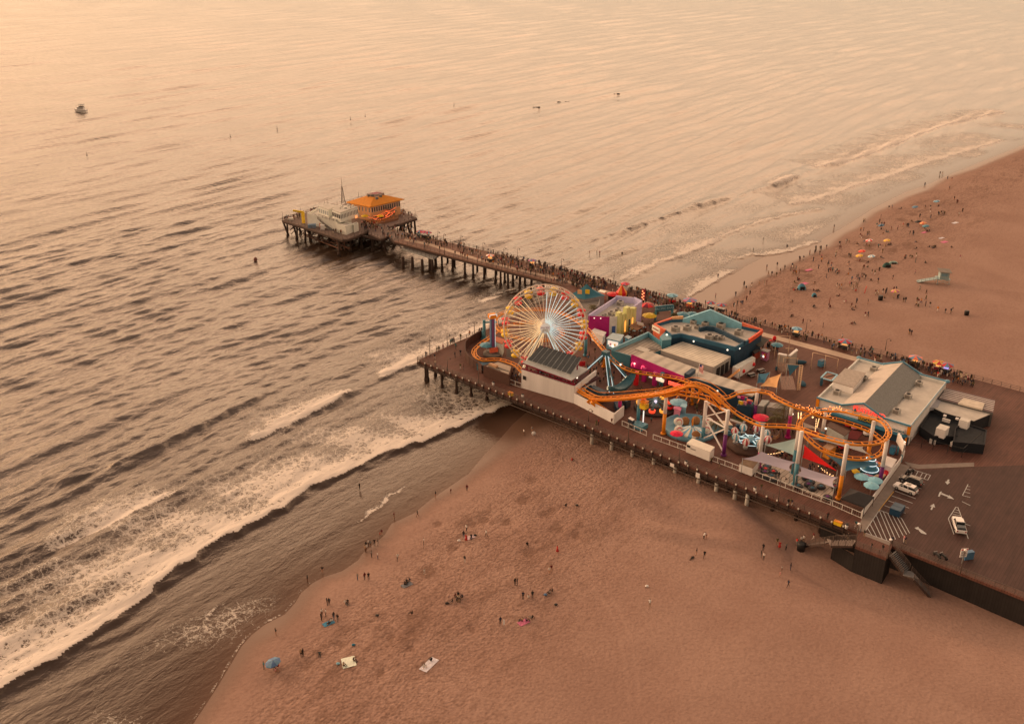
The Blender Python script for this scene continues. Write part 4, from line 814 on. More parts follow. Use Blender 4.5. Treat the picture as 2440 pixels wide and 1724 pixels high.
# low teal and ribbed roof buildings in front
rib1 = RIB('ribbed_roof', C(212, 182, 152), A_U, .95, .3); rib2 = RIB('panel_roof', C(180, 154, 130), A_V, 3.2, .16); rib3 = RIB('sheet_roof', C(158, 132, 110), A_V, 1.1, .25)
zs = 10.4; sp_ = [W('3', x, y, zs) for x, y in ((1222, 612), (1752, 775), (1562, 893), (985, 705))]
o = bldg('shed', 'wide shed with a beige ribbed roof in front of the blue hall', sp_, zs, M('shed_wall', C(150, 132, 116), .7), rib1, par=0)
for t in (.3, .55, .8): skin(o, 'shed_door', sp_[2], sp_[1], D, zs-1, black, .12, t-.1, t+.08)
zt_ = 10.0; tp_ = [W('3', x, y, zt_) for x, y in ((450, 722), (846, 560), (985, 652), (1000, 700), (830, 755), (655, 778))]
o = bldg('workshop', 'low teal walled workshop with a weathered panel roof and raised left parapet', tp_, zt_, teal, rib3, par=0)
tl = M('parapet_teal', C(122, 152, 152), .55); edge_fin(o, 'parapet', tp_[0], tp_[1], zt_-.2, zt_+.9, zt_+1.4, tl); edge_fin(o, 'parapet', tp_[1], tp_[2], zt_-.2, zt_+1.4, zt_+1.0, teal)
skin(o, 'front_wall', tp_[0], tp_[5], D, zt_+.4, teal, .25); MB().box(W('3', 790, 700, zt_+.1), (3.4, 2.2, .2), A_U).build('roof_hatch', roofgrey, o); MB().box(W('3', 900, 690, zt_+.1), (2.4, 1.4, .2), A_U+.1).build('roof_hatch', roofdark, o)
vt = [W('3', x, y, zr) for x, y in ((985, 548), (1040, 520), (1100, 558), (1090, 610), (985, 690))]
mb = MB(); mb.prism([up(q, 0) for q in (W('3', 975, 560, 12), W('3', 1035, 500, 12), W('3', 1105, 540, 12), W('3', 1100, 590, 12), W('3', 1000, 600, 12))], D, 12.0); o = thing('stair_tower', 'faceted pale teal stair tower with a wall lamp between the roofs', 'tower', (vt[0].x, vt[0].y, D)); mb.build('wall', teal, o); MB().ball(W('3', 1052, 540, 12.1), .3, 7).build('lamp', bulb_w, o)
# long front roof: ice cream counters below, magenta front then navy front
zf = 10.6; fp = [W('3', x, y, zf) for x, y in ((664, 778), (845, 712), (1548, 962), (1700, 1010), (2082, 1132), (1985, 1205), (1790, 1158), (1245, 1003))]
o = thing('food_court', 'long low food court with a pale panel roof, magenta front and navy end wall', 'building', (fp[0].x, fp[0].y, D))
MB().prism(fp, zf-.35, zf).build('roof', rib2, o); inn2 = [up(q, 0) for q in fp]
bk_ = [inn2[0].lerp(inn2[1], .45), inn2[1], inn2[2], inn2[3], inn2[4], inn2[5], inn2[6], inn2[7].lerp(inn2[2], .1), inn2[7].lerp(inn2[2], .5)]
MB().prism([inn2[0].lerp(inn2[1], .5), inn2[1].lerp(inn2[0], .05), inn2[2], inn2[3].lerp(inn2[6], .05), inn2[7].lerp(inn2[2], .5)], D, zf-.36).build('back_wall', M('court_inner', C(120, 40, 50), .6), o)
MB().prism([inn2[7].lerp(inn2[6], .02)+V*.3, inn2[7].lerp(inn2[2], .45), inn2[3], inn2[4]-V*.3, inn2[5]-U*.3+V*.1, inn2[6]+V*.3], D, zf-.37).build('navy_wall', navy, o)
mb = MB(); a, b = inn2[0], inn2[7]; nn = V*-.15; mb.add([up(a+nn, zf-3.0), up(b+nn, zf-1.0), up(b, zf-1.0), up(a, zf-3.0), up(a+nn, zf+.7), up(b+nn, zf+.25), up(b, zf+.25), up(a, zf+.7)], [(0, 1, 5, 4), (1, 2, 6, 5), (2, 3, 7, 6), (3, 0, 4, 7), (4, 5, 6, 7), (3, 2, 1, 0)]); mb.build('magenta_front', magenta, o)
edge_fin(o, 'navy_parapet', inn2[7], inn2[6], zf-.6, zf+.35, zf+.35, navy, .3); MB().prism([up(W('3', x, y, zf), 0) for x, y in ((1240, 1000), (1320, 940), (1365, 955), (1290, 1015))], zf+.01, zf+1.0).build('roof_box', navy, o)
for x, y, x2, y2, m in ((712, 945, 712, 1085, red), (800, 940, 800, 1045, magenta), (915, 985, 915, 1090, magenta), (995, 1010, 995, 1095, teal), (1040, 1010, 1040, 1110, maroon)):
 p = W('3', x2, y2); MB().beam(p, up(p, zf-.5), .9).build('column', m, o)
MB().beam(W('3', 860, 1000), W('3', 1020, 1060), 1.2, 2.2).build('counter', M('counter_blue', C(120, 140, 146), .5), o); MB().beam(W('3', 865, 985, D+2), W('3', 1015, 1045, D+2), .5, .7).build('lit_menu', EM('menu_glow', (1, .72, .5), .9), o); MB().beam(W('3', 1070, 1060, D+2.6), W('3', 1230, 1110, D+2.6), .3, .9).build('red_sign', glow_r, o)
for x, y in ((680, 880), (788, 915)):
 p = W('3', x, y, 8.6); MB().tube([p+U*(.5*math.cos(t))+Vector((0, 0, .9*math.sin(t))) for t in np.linspace(0, math.pi, 9)], .12, 6).build('neon_arch', EM('neon_pink', (1, .08, .16), 1.6), o)
for x, y in ((705, 850), (995, 1000), (1610, 1150)): MB().ball(W('3', x, y, 9.4)-V*.3, .26, 7).build('wall_lamp', bulb_w, o)
p = W('3', 1385, 985, zf); fl_ = thing('flag_pole', 'striped red, white and blue flag on a white pole above the food court', 'flag', tuple(p))
t_ = W('3', 1412, 890, zf+2.6); t_ = p+Vector((.35, 0, 3.2)); MB().tube([p, t_], .07, 6).build('pole', white, fl_)
mb = MB(); fx = (U*.45-Vector((0, 0, 1))).normalized()
for i in range(13):
 for j in range(6):
  mb.mat(2 if i < 7 and j < 2 else i % 2); a = lambda ii, jj: t_+Vector((0, 0, -.08))+U*(ii/13*1.1)+Vector((0, 0, -jj/6*2.1+.12*math.sin(jj*1.1)-.25*ii/13))+V*(.12*math.sin(jj*1.3+ii*.2)); mb.add([a(i, j), a(i, j+1), a(i+1, j+1), a(i+1, j)], [(0, 1, 2, 3)])
mb.build('flag', [M('flag_red', C(200, 40, 50), .7), white, M('flag_blue', C(60, 60, 110), .7)], fl_)
# right arcade with gable
za = 10.9; ap = [W('5', 822, 198, za), W('5', 1705, 468, za), W('5', 2038, 58, za), W('7', 1205, 705, za)]
o = bldg('amusement_arcade', 'long white arcade hall with a grey gabled roof, teal trim and orange corner pillars', ap, za, white, roofgrey, par=.55, pt=.3, parm=M('arcade_trim', C(196, 176, 156), .6))
f0, f1 = up(ap[0], 0), up(ap[1], 0); k0, k1 = up(ap[3], 0), up(ap[2], 0); zri = za+2.5
def gl_(t, s): return f0.lerp(f1, t).lerp(k0.lerp(k1, t), s)
r_a, r_b, r_m = .27, .73, .50
def P3(t, s, z): return up(gl_(t, s), z)
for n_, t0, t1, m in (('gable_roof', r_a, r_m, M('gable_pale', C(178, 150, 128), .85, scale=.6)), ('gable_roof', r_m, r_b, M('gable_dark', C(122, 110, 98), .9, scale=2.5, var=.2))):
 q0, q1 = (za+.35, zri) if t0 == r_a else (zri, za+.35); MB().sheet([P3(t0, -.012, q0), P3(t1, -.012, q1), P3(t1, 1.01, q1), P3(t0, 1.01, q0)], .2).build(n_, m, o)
for s in (.003, .993): MB().add([P3(r_a, s, za-.2), P3(r_b, s, za-.2), P3(r_m, s, zri-.12), P3(r_a, s+.006, za-.2), P3(r_b, s+.006, za-.2), P3(r_m, s+.006, zri-.12)], [(0, 1, 2), (5, 4, 3), (0, 3, 4, 1), (1, 4, 5, 2), (2, 5, 3, 0)]).build('gable_wall', white, o)
tb = MB(); tr_ = M('trim_teal', C(70, 112, 122), .5)
for s in (-.02, 1.012):
 for t0, z0, t1, z1 in ((0, za+.6, r_a, za+.6), (r_a, za+.55, r_m, zri+.1), (r_m, zri+.1, r_b, za+.55), (r_b, za+.6, 1, za+.6)): tb.beam(P3(t0, s, z0), P3(t1, s, z1), .35, .35)
tb.beam(P3(1.0, 0, za+.6), P3(1.0, 1, za+.6), .12, .12); tb.build('trim', tr_, o)
skin(o, 'teal_band', f0, f1, D, D+1.9, navy, .12); skin(o, 'teal_band', f0, f1, D+2.0, D+2.5, M('band_teal', C(60, 110, 124), .5), .9, .02, .98)
for t0, t1 in ((-.004, .028), (.972, 1.004)): skin(o, 'corner_pillar', f0, f1, D+2.6, za+.5, orange, .35, t0, t1)
skin(o, 'corner_pillar', f0, f1, D, D+1.9, orange, .3, .965, .985)
bx = [P3(.03, .28, 0), P3(.26, .28, 0), P3(.24, .62, 0), P3(.02, .6, 0)]; MB().prism(bx, za, za+1.7).build('roof_storey', white, o); MB().prism([q+(q-sum(bx, Vector())/4)*.04 for q in bx], za+1.7, za+1.9).build('storey_roof', M('storey_roof', C(160, 134, 114), .9, var=.2, scale=1.5), o)
for i, (k, x, y) in enumerate((('7', 1350, 805), ('7', 1260, 895), ('5', 1005, 155), ('7', 1775, 945), ('7', 1675, 1062), ('5', 1565, 335))):
 ac_unit(k, x, y, za, ['unit on the far left part of the white arcade roof', 'unit beside the raised block on the white arcade roof', 'dark unit at the near left of the white arcade roof', 'far unit right of the dark gable', 'middle unit right of the dark gable', 'near unit right of the dark gable'][i], 1.5)
fd = (f1-f0).normalized(); fn_ = Vector((fd.y, -fd.x, 0)); sign_m = EM('sign_red', (1, .06, .04), 1.1)
text(o, 'PLAYLAND', up(f0.lerp(f1, .57), za+.75)+fn_*.4, fd, (0, 0, 1), 1.5, sign_m, .12)
skin(o, 'sign_board', f0, f1, D+2.6, D+3.8, M('sign_navy', C(46, 60, 74), .5), .7, .47, .64); text(o, 'ARCADE', up(f0.lerp(f1, .555), D+3.2)+fn_*.78, fd, (0, 0, 1), .95, yellow, .05)
skin(o, 'sign_board', f0, f1, D+2.6, D+3.5, white, .7, .83, .95); text(o, 'ARCADE', up(f0.lerp(f1, .89), D+3.05)+fn_*.78, fd, (0, 0, 1), .7, teal, .05)
for t in (.42, .66): MB().cone(up(f0.lerp(f1, t), za-.2)+fn_*.3, up(f0.lerp(f1, t), za+.8)+fn_*.3, .5, .05, 8).build('lamp_hood', teal, o)
for t in (.0, .3, .7, 1.0): MB().ball(P3(t, 1.02, za+.5), .7, 8, sz=.6).build('corner_cap', M('cap_teal', C(96, 128, 132), .5), o)
# dark service buildings at the right
o = bldg('service_building', 'low service building with rows of brown and white roof panels at the right', [W('7', x, y, 10.2) for x, y in ((1968, 1062), (2040, 965), (2500, 1080), (2480, 1195))], 10.2, M('service_wall', C(90, 78, 70), .7), M('striped_roof', C(110, 84, 76), .8), par=0)
a, b, c, d = [W('7', x, y, 10.22) for x, y in ((1968, 1062), (2040, 965), (2500, 1080), (2480, 1195))]; sm_ = MB()
for i in range(1, 7): sm_.prism([a.lerp(b, i/7-.02), d.lerp(c, i/7-.02), d.lerp(c, i/7+.02), a.lerp(b, i/7+.02)], 10.203, 10.235)
sm_.build('panel_joint', M('joint_pale', C(190, 165, 145), .8), o); MB().prism([W('7', x, y, 10.4) for x, y in ((2150, 1105), (2200, 1060), (2400, 1110), (2380, 1165))], 10.0, 10.4).build('roof_box', M('roof_cream', C(196, 166, 138), .8), o)
o = bldg('service_building', 'dark walled service building with a plain grey roof beside the white arcade', [W('7', x, y, 9.6) for x, y in ((1905, 1145), (1968, 1070), (2480, 1200), (2300, 1275), (2000, 1190))], 9.6, M('service_dark', C(36, 34, 34), .7), roofgrey, par=0); MB().prism([W('7', x, y, 9.9) for x, y in ((1850, 1150), (1930, 1060), (1990, 1080), (1960, 1140))], 9.0, 9.75).build('side_roof', M('roof_lilac', C(150, 134, 126), .7), o)
for x, y in ((2025, 1222), (2140, 1250)): MB().box(W('7', x, y+5, 9.8), (.6, .5, .4), A_U).build('roof_vent', white, o)
for pts, z, lb in (([(1790, 470), (1900, 290), (2020, 330), (2200, 420), (2160, 560), (1920, 560)], 8.3, 'dark flat roofed store shed below the grey roof'), ([(2120, 480), (2200, 430), (2420, 500), (2400, 640), (2100, 610)], 8.6, 'dark blue store container shed near the frame edge')):
 bldg('store_shed', lb, [W('5', x, y, z) for x, y in pts], z, M('store_dark', C(24, 28, 30), .8), M('store_roof', C(34, 34, 34), .9, var=.3, scale=1.2), par=.3)
for x, y, s, z, lb in ((1990, 535, (2, 2.6, 2.0), 8.3, 'white boxed cooling unit standing on the dark shed'), (1905, 612, (1.3, .4, 1.0), D, 'small white notice board at the dark yard fence'), (2105, 640, (1.4, .5, .9), D+.6, 'small cream box in the dark yard'), (2120, 618, (1.2, .5, .6), D+1, 'white crate in the dark yard'), (2035, 405, (1.6, .6, .6), 8.4, 'white duct below the grey roof edge'), (2200, 455, (2, 1.5, 1.8), 8.6, 'white tall cabinet at the far right yard')):
 p = W('5', x, y+8, z); o = thing('yard_box', lb, 'box', tuple(p)); MB().box(up(p, z+s[2]/2), s, A_U).build('casing', white, o); MB().box(up(p, z+s[2]+.04), (s[0]*1.04, s[1]*1.04, .08), A_U).build('lid', offwhite, o)
rl = MB(); railing(rl, [W('5', 1690, 640), W('5', 1910, 680), W('5', 2180, 750), W('5', 2350, 600)], 2.2, 3, .05, rails=(1, .5)); single('yard_fence', rl, dark, 'dark mesh fence along the unlit service yard', 'fence', loc=tuple(W('5', 1690, 640)))
# solar roofed grandstand
wa, wb_, wc = W('2', 1370, 1480), W('2', 2020, 1672), W('2', 2110, 1560); wd_ = wa+(wc-wb_)*1.0
o = thing('grandstand', 'white walled seating deck under a big slanted solar panel roof by the wheel', 'building', tuple(wa)); sl = M('stand_wall', C(222, 198, 174), .7, var=.1, scale=.35, streak=True)
zwa, zwb = 11.6, 10.9
MB().add([up(wa, D), up(wb_, D), up(wb_+V*.4, D), up(wa+V*.4, D), up(wa, zwa), up(wb_, zwb), up(wb_+V*.4, zwb), up(wa+V*.4, zwa)], [(0, 1, 5, 4), (1, 2, 6, 5), (2, 3, 7, 6), (3, 0, 4, 7), (4, 5, 6, 7), (3, 2, 1, 0)]).build('front_wall', sl, o)
edge_fin(o, 'side_wall', wb_+V*.2, wc+V*6, D, zwb, zwb, sl, .4); MB().prism([wa+V*.5+U*.3, wb_+V*.5-U*.3, wb_+V*11, wa+V*11], 9.2, 9.6).build('seating_deck', M('stand_floor', C(70, 34, 34), .8), o)
edge_fin(o, 'red_rail', wa+V*.2, wb_+V*.2, zwa+.0, zwa+.28, zwb+.28, maroon, .5)
rfp = [W('2', 1375, 1165, 13.3), W('2', 1985, 1388, 12.6), W('2', 2205, 1245, 12.6), W('2', 1590, 1060, 13.3)]; MB().sheet(rfp, .25).build('canopy_roof', M('canopy_grey', C(168, 152, 138), .7), o); MB().beam(rfp[0]-Vector((0, 0, .2)), rfp[1]-Vector((0, 0, .2)), .15, .3).build('canopy_edge', maroon, o)
spn = [W('2', 1440, 1125, 13.8), W('2', 1985, 1310, 13.4), W('2', 2120, 1105, 16.2), W('2', 1600, 948, 16.6)]; mb = MB(); n = Vector((0, 0, .12))
for i in range(9):
 a, b = spn[0].lerp(spn[1], i/9+.013), spn[0].lerp(spn[1], (i+1)/9-.013); d, c = spn[3].lerp(spn[2], i/9+.013), spn[3].lerp(spn[2], (i+1)/9-.013); mb.sheet([a, b, c, d], .08)
mb.build('solar_array', M('solar_panel', C(66, 62, 58), .35, var=.2, scale=2), o); MB().sheet([q-n*1.5 for q in spn], .06).build('array_frame', M('frame_pale', C(170, 155, 140), .5), o)
for i in range(5):
 p = up(wa.lerp(wb_, .06+.22*i)+V*.9, 12.6); MB().beam(up(p, 9.6), p, .25).build('post', maroon, o); MB().ball(up(p, 12.2)+V*1.5, .22, 6).build('lamp', bulb_w, o)
for t in (.1, .5, .9): q = spn[3].lerp(spn[2], t); MB().beam(q, up(q, 9.6), .25).build('post', maroon, o)
MB().box(up(wa.lerp(wb_, .06)-V*.06, D+3.0), (1.0, .08, 1.0), A_U).build('wall_emblem', black, o)
MB().box(W('2', 2160, 1400, 10.6), (2.6, .2, 1.3), A_V).build('side_sign', white, o)
# low white wall enclosing the coaster brake run
mb = MB(); lw = [W('3', -20, 1260), W('3', 475, 1515), W('3', 580, 1425)]
for a, b, h in ((lw[0], lw[1], 2.6), (lw[1], lw[2], 2.6)):
 d = (b-a).normalized(); nn = Vector((-d.y, d.x, 0))*.3; mb.prism([a, b, b+nn, a+nn], D, D+h+(.0 if b is lw[1] else .01))
single('screen_wall', mb, sl, 'weathered white screen wall at the foot of the orange lift hill', 'wall', kind=None, loc=tuple(lw[1]))
# brown walled flat building and curved fence at the west end
bb = [W('G', x, y, 9.4) for x, y in ((985, 1165), (1290, 1060), (1600, 1165), (1790, 1190), (1775, 1290), (1535, 1365))]
o = bldg('flat_pavilion', 'flat beige roofed pavilion with dark brown front wall west of the grandstand', [bb[0], bb[1], bb[2], bb[5]], 9.4, brown, M('pav_roof', C(166, 136, 112), .85, var=.12), par=.15); MB().box(W('G', 1200, 1150, 9.8), (2.6, .9, .6), A_U).build('roof_duct', tan, o); mb = MB(); mb.beam(W('G', 1090, 1168, 9.5), W('G', 1340, 1258, 9.5), .25); mb.beam(W('G', 1280, 1190, 9.5), W('G', 1520, 1275, 9.5), .2); mb.build('roof_pipe', roofdark, o)
cvp = [W('G', x, y) for x, y in ((985, 545), (850, 620), (700, 715), (615, 800), (600, 900), (615, 1010), (680, 1110), (780, 1190), (880, 1245), (960, 1320))]
mb = MB()
for i in range(len(cvp)-1):
 a, b = cvp[i], cvp[i+1]; d = (b-a).normalized(); nn = Vector((-d.y, d.x, 0))*.15; mb.prism([a-nn, b-nn, b+nn, a+nn], D, D+2.3+.003*i)
single('curved_fence', mb, PLANK('brown_fence', C(72, 42, 32), 0.3, .5), 'dark brown curved board fence round the western coaster bend', 'fence', loc=tuple(cvp[4]))
MB()
kiosk('game_kiosk', 'small hut with a rust coloured roof behind the drop tower', 'G', 10.2, [(1215, 620), (1220, 540), (1420, 600), (1380, 690)], M('hut_pale', C(190, 175, 150), .6), M('hut_rust', C(168, 88, 56), .8))
umbrella(W('G', 1060, 900), 2.0, 3.2, teal, teal, 'teal pyramid canopy left of the drop tower', 'canopy_tent')
kiosk('game_kiosk', 'dark teal hut beneath the western coaster bend', 'G', 8.2, [(850, 1120), (900, 1070), (1180, 1060), (1000, 1150)], teal, M('hut_top', C(50, 76, 84), .6))
p = W('G', 1540, 1010); single('notice_board', MB().prism([W('G', 1475, 1000), W('G', 1600, 1040), W('G', 1600, 1040)+V*.12, W('G', 1475, 1000)+V*.12], D+.4, D+3.4), M('notice_grey', C(110, 96, 86), .6), 'grey notice board beside the lowest red gondola', 'board')
# ---------------------------------------------------------------- ferris wheel
wy = 227.0; d_ = ray(*px('2', 1660, 705)); hub = Vector((wy/d_[1]*d_[0], wy, CAM_H+wy/d_[1]*d_[2])); WR = 99.6*(wy/d_[1])/F_PX
wh = thing('ferris_wheel', 'big white ferris wheel with warm and white light tubes and red and yellow gondolas', 'ferris wheel', (hub.x, hub.y, D))
wcol = M('wheel_white', C(210, 178, 152), .5, var=.05); wx = Vector((math.cos(.03), math.sin(.03), 0)); wn_ = Vector((-wx.y, wx.x, 0)); HW = 1.45
def wp_(a, r, o=0.): return hub+wx*(math.cos(a)*r)+Vector((0, 0, math.sin(a)*r))+wn_*o
for o in (-HW, HW):
 MB().tube([wp_(2*math.pi*i/72, WR*.985, o) for i in range(72)], .17, 6, closed=True).build('rim', wcol, wh)
 MB().tube([wp_(2*math.pi*i/72, WR*.90, o) for i in range(72)], .07, 5, closed=True).build('inner_ring', wcol, wh)
 for i in range(40):
  a = 2*math.pi*(i+.5)/40; MB().tube([wp_(a, .9, o*.8), wp_(a, WR*.985, o)], .055, 5).build('spoke', wcol, wh)
mb = MB()
for i in range(40):
 a, b = 2*math.pi*i/40, 2*math.pi*(i+1)/40; mb.beam(wp_(a, WR*.985, -HW), wp_(a, WR*.985, HW), .09); mb.beam(wp_(a, WR*.985, -HW), wp_(b, WR*.985, HW), .06); mb.beam(wp_(a, WR*.9, -HW), wp_(b, WR*.985, -HW), .05)
 mb.beam(wp_(a, WR*.6, -HW), wp_(b, WR*.6, -HW), .04); mb.beam(wp_(a, WR*.6, HW), wp_(b, WR*.6, HW), .04)
mb.build('rim_lattice', wcol, wh)
for i in range(46):
 a = math.radians(88-i*360/46); dg = math.degrees(a) % 360
 if 92 < dg < 126 or 262 < dg < 296: continue
 MB().tube([wp_(a, 1.35, -HW*1.05), wp_(a, WR*.90, -HW*1.08)], .07, 6).build('light_tube', tube_w if (dg < 91 or dg > 295) else tube_y, wh)
mb = MB()
mb.tube([hub-wn_*2.1, hub+wn_*2.1], 1.05, 16); mb.build('hub', white, wh); MB().tube([hub-wn_*2.35, hub-wn_*2.1], 1.3, 24).build('hub_sign', EM('sign_added_glow', (.62, .58, .52), .42), wh)  # hub sign has an added glow so its shaded face looks pale
for s_, z in (('PACIFIC', .32), ('PARK', -.34)): text(wh, s_, hub-wn_*2.37+Vector((0, 0, z)), wx, (0, 0, 1), .62, M('letter_red', C(140, 60, 60), .5))
for o in (-2.6, 2.6):
 for s, ft in ((-1, -6.6), (1, 5.6)):
  f_ = up(hub+wx*ft+wn_*o*1.25, D); MB().beam(f_, hub+wn_*o*.8+wx*s*.3, .75, .5).build('support_leg', M('leg_white', C(205, 190, 172), .5), wh)
  if o < 0: MB().tube([f_.lerp(hub+wn_*o*.8, .12)-wn_*.35, f_.lerp(hub+wn_*o*.8, .92)-wn_*.35], .10, 6).build('light_tube', tube_y if s < 0 else tube_w, wh)
def gondola(a, mcol, par):
 c = wp_(a, WR*.955)-Vector((0, 0, 1.35)); g = MB().lathe(c-Vector((0, 0, .55)), [(.35, 0), (.85, .15), (1.05, .6), (1.0, .75)], 12).build('gondola', mcol, par)
 MB().lathe(c+Vector((0, 0, 1.15)), [(1.15, 0), (1.1, .1), (.5, .35), (.1, .45)], 12).build('canopy', mcol, g); mb = MB()
 for j in range(3): mb.tube([c+Vector((.8*math.cos(2.1*j), .8*math.sin(2.1*j), .1)), c+Vector((.8*math.cos(2.1*j), .8*math.sin(2.1*j), 1.2))], .05, 5)
 mb.tube([c+Vector((0, 0, 1.4)), c+Vector((0, 0, 1.5))], .1, 5); mb.build('canopy_post', steel, g); MB().lathe(c-Vector((0, 0, .1)), [(.7, 0), (.7, .25)], 10).build('seat', dark, g)
for i in range(20): gondola(2*math.pi*(i+.35)/20, red if i % 2 else yellow, wh)
# ---------------------------------------------------------------- roller coaster
TP = [('3', 40, 1075, 9.5), ('3', 90, 1118, 9.6), ('3', 180, 1178, 9.6), ('3', 330, 1222, 10.2), ('4', 655, 368, 13.7), ('4', 960, 322, 17.5), ('3', 1310, 1066, 20.4), ('3', 1460, 1098, 20.2), ('3', 1590, 1185, 19.2), ('3', 1700, 1295, 17.9), ('3', 1800, 1378, 16.9), ('3', 1900, 1440, 16.4), ('3', 2020, 1495, 16.3), ('3', 2112, 1522, 16.6), ('5', 480, 446, 17), ('5', 620, 460, 17.5), ('5', 760, 508, 18), ('5', 900, 555, 18.5), ('5', 1110, 606, 19), ('5', 1290, 615, 18.7),
      ('J', 1640, 905, 18.0), ('J', 1770, 790, 17.4), ('J', 1770, 660, 16.8), ('J', 1640, 500, 16.2), ('J', 1400, 420, 15.6), ('J', 1080, 345, 15.0), ('J', 880, 300, 14.6), ('J', 520, 295, 14.1), ('J', 230, 365, 13.6), ('J', 80, 480, 13.2), ('J', 45, 610, 12.8), ('J', 160, 800, 12.2), ('J', 480, 1060, 11.4), ('J', 900, 1200, 10.9), ('J', 1250, 1240, 10.7), ('J', 1550, 1185, 10.7), ('J', 1690, 1060, 10.9), ('J', 1690, 940, 11.1), ('J', 1600, 830, 11.4), ('J', 1400, 690, 11.8), ('J', 1100, 575, 12.2), ('J', 850, 495, 12.6), ('J', 600, 430, 13.0), ('J', 380, 372, 13.5),
      ('5', 720, 292, 14.2), ('5', 590, 258, 14.9), ('5', 400, 165, 14.5), ('4', 2100, 350, 14.0), ('4', 1955, 320, 13.7), ('4', 1760, 338, 12.9), ('4', 1560, 388, 12), ('3', 1280, 1045, 11.4), ('3', 1130, 1000, 11.1), ('3', 1000, 980, 11), ('3', 830, 957, 11), ('3', 700, 935, 11), ('3', 590, 900, 11.3), ('3', 480, 830, 12), ('3', 370, 710, 12.7), ('3', 270, 590, 13.2), ('3', 180, 475, 13.5), ('2', 1985, 600, 13.4), ('2', 1750, 515, 13), ('2', 1500, 500, 12.5), ('2', 1250, 515, 12), ('2', 1100, 565, 11.6), ('2', 1045, 650, 11.2), ('2', 1080, 745, 10.8), ('2', 1250, 832, 10.5), ('2', 1500, 882, 10.2), ('2', 1760, 870, 9.9), ('2', 1880, 810, 9.6), ('2', 1800, 720, 9.3), ('2', 1500, 660, 9.1), ('2', 1250, 690, 9.0), ('2', 1100, 750, 9), ('2', 980, 850, 9), ('2', 870, 925, 8.9), ('2', 785, 1010, 8.8), ('2', 800, 1085, 8.8), ('2', 890, 1128, 8.8), ('2', 1080, 1122, 8.9), ('2', 1290, 1190, 9.0), ('2', 1400, 1290, 9.1), ('2', 1700, 1410, 9.2)]
cp = [W(*t) for t in TP]; n = len(cp); path = []; seg = []
for i in range(n):
 p0, p1, p2, p3 = cp[i-1], cp[i], cp[(i+1) % n], cp[(i+2) % n]; L = (p2-p1).length; k = max(2, int(L/.8))
 for j in range(k):
  t = j/k; path.append(.5*((2*p1)+(p2-p0)*t+(2*p0-5*p1+4*p2-p3)*t*t+(3*p1-p0-3*p2+p3)*t**3)); seg.append(i)
co = thing('roller_coaster', 'orange steel roller coaster with white topped coloured columns winding round the park', 'roller coaster', tuple(up(W('4', 922, 795), D)))
spine = M('coaster_spine', C(226, 128, 36), .45, var=.08); N_ = len(path); lat = []
for i in range(N_):
 t = (path[(i+1) % N_]-path[i-1]); t.normalize(); lat.append(t.cross(Vector((0, 0, 1))).normalized())
MB().tube([p-Vector((0, 0, .45)) for p in path], .25, 8, closed=True).build('spine', spine, co)
for s in (-1, 1): MB().tube([p+lat[i]*.58*s for i, p in enumerate(path)], .085, 6, closed=True).build('rail', orange, co)
mb = MB()
for i in range(0, N_, 2): mb.beam(path[i]+lat[i]*.58, path[i]-lat[i]*.58, .1, .1); mb.beam(path[i]+lat[i]*.4, path[i]-Vector((0, 0, .45)), .09); mb.beam(path[i]-lat[i]*.4, path[i]-Vector((0, 0, .45)), .09)
mb.build('cross_ties', orange, co)  # cross ties and their struts down to the spine
ws = MB()   # walkway troughs of the lift and crest
lift = [i for i in range(N_) if 1 <= seg[i] <= 8]
for s in (-1, 1):
 for a, b in zip(lift[:-1], lift[1:]): ws.beam(path[a]+lat[a]*1.05*s-Vector((0, 0, .25)), path[b]+lat[b]*1.05*s-Vector((0, 0, .2)), .5, .1); ws.beam(path[a]+lat[a]*1.3*s+Vector((0, 0, .75)), path[b]+lat[b]*1.3*s+Vector((0, 0, .75)), .09, .09)
for a, b in zip(lift[:-1], lift[1:]): ws.beam(path[a]-Vector((0, 0, .7)), path[b]-Vector((0, 0, .7)), 1.0, .5)
ws.build('lift_trough', orange, co)
tr2 = MB(); cr = [i for i in range(N_) if 5 <= seg[i] <= 9]; q = cr[::3]
for a, b in zip(q[:-1], q[1:]):
 for s in (-1, 1):
  A, B = path[a]+lat[a]*.9*s-Vector((0, 0, .9)), path[b]+lat[b]*.9*s-Vector((0, 0, .9)); f = lambda i, P: up(P, max(16.2, min(P.z-.5, 17.6-.0)))
  tr2.beam(f(a, A), f(b, B), .28); tr2.beam(A, f(a, A), .2); tr2.beam(A, f(b, B), .16)
 tr2.beam(up(path[a]+lat[a]*.9, 16.6), up(path[a]-lat[a]*.9, 16.6), .2)
tr2.build('crest_truss', orange, co)
def column(bk_, tk, low, split=.5, r=.42, white_top=True):
 b = W(*bk_); z = ZT(b, *tk); m = MB(); m.tube([b, up(b, lerp(D, z, split))], r, 10); m.mat(1).tube([up(b, lerp(D, z, split)), up(b, z)], r*.99, 10); m.mat(0); m.tube([b, up(b, D+.35)], r*1.6, 10)
 m.build('column', [low, white if white_top else low], co); return b, z
column(('4', 643, 675), ('4', 658, 388), teal, .68); column(('4', 922, 795), ('4', 960, 340), orange, .5); c3 = column(('4', 1350, 870), ('4', 1385, 440), teal, .36); c4 = column(('4', 1580, 1030), ('4', 1635, 535), purple, .48)
column(('M', 1125, 1000), ('M', 1185, 550), purple, .58); column(('5', 266, 844), ('5', 318, 460), magenta, .38); column(('M', 1700, 1305), ('M', 1790, 775), magenta, .72); column(('5', 590, 900), ('5', 655, 485), teal, .55)
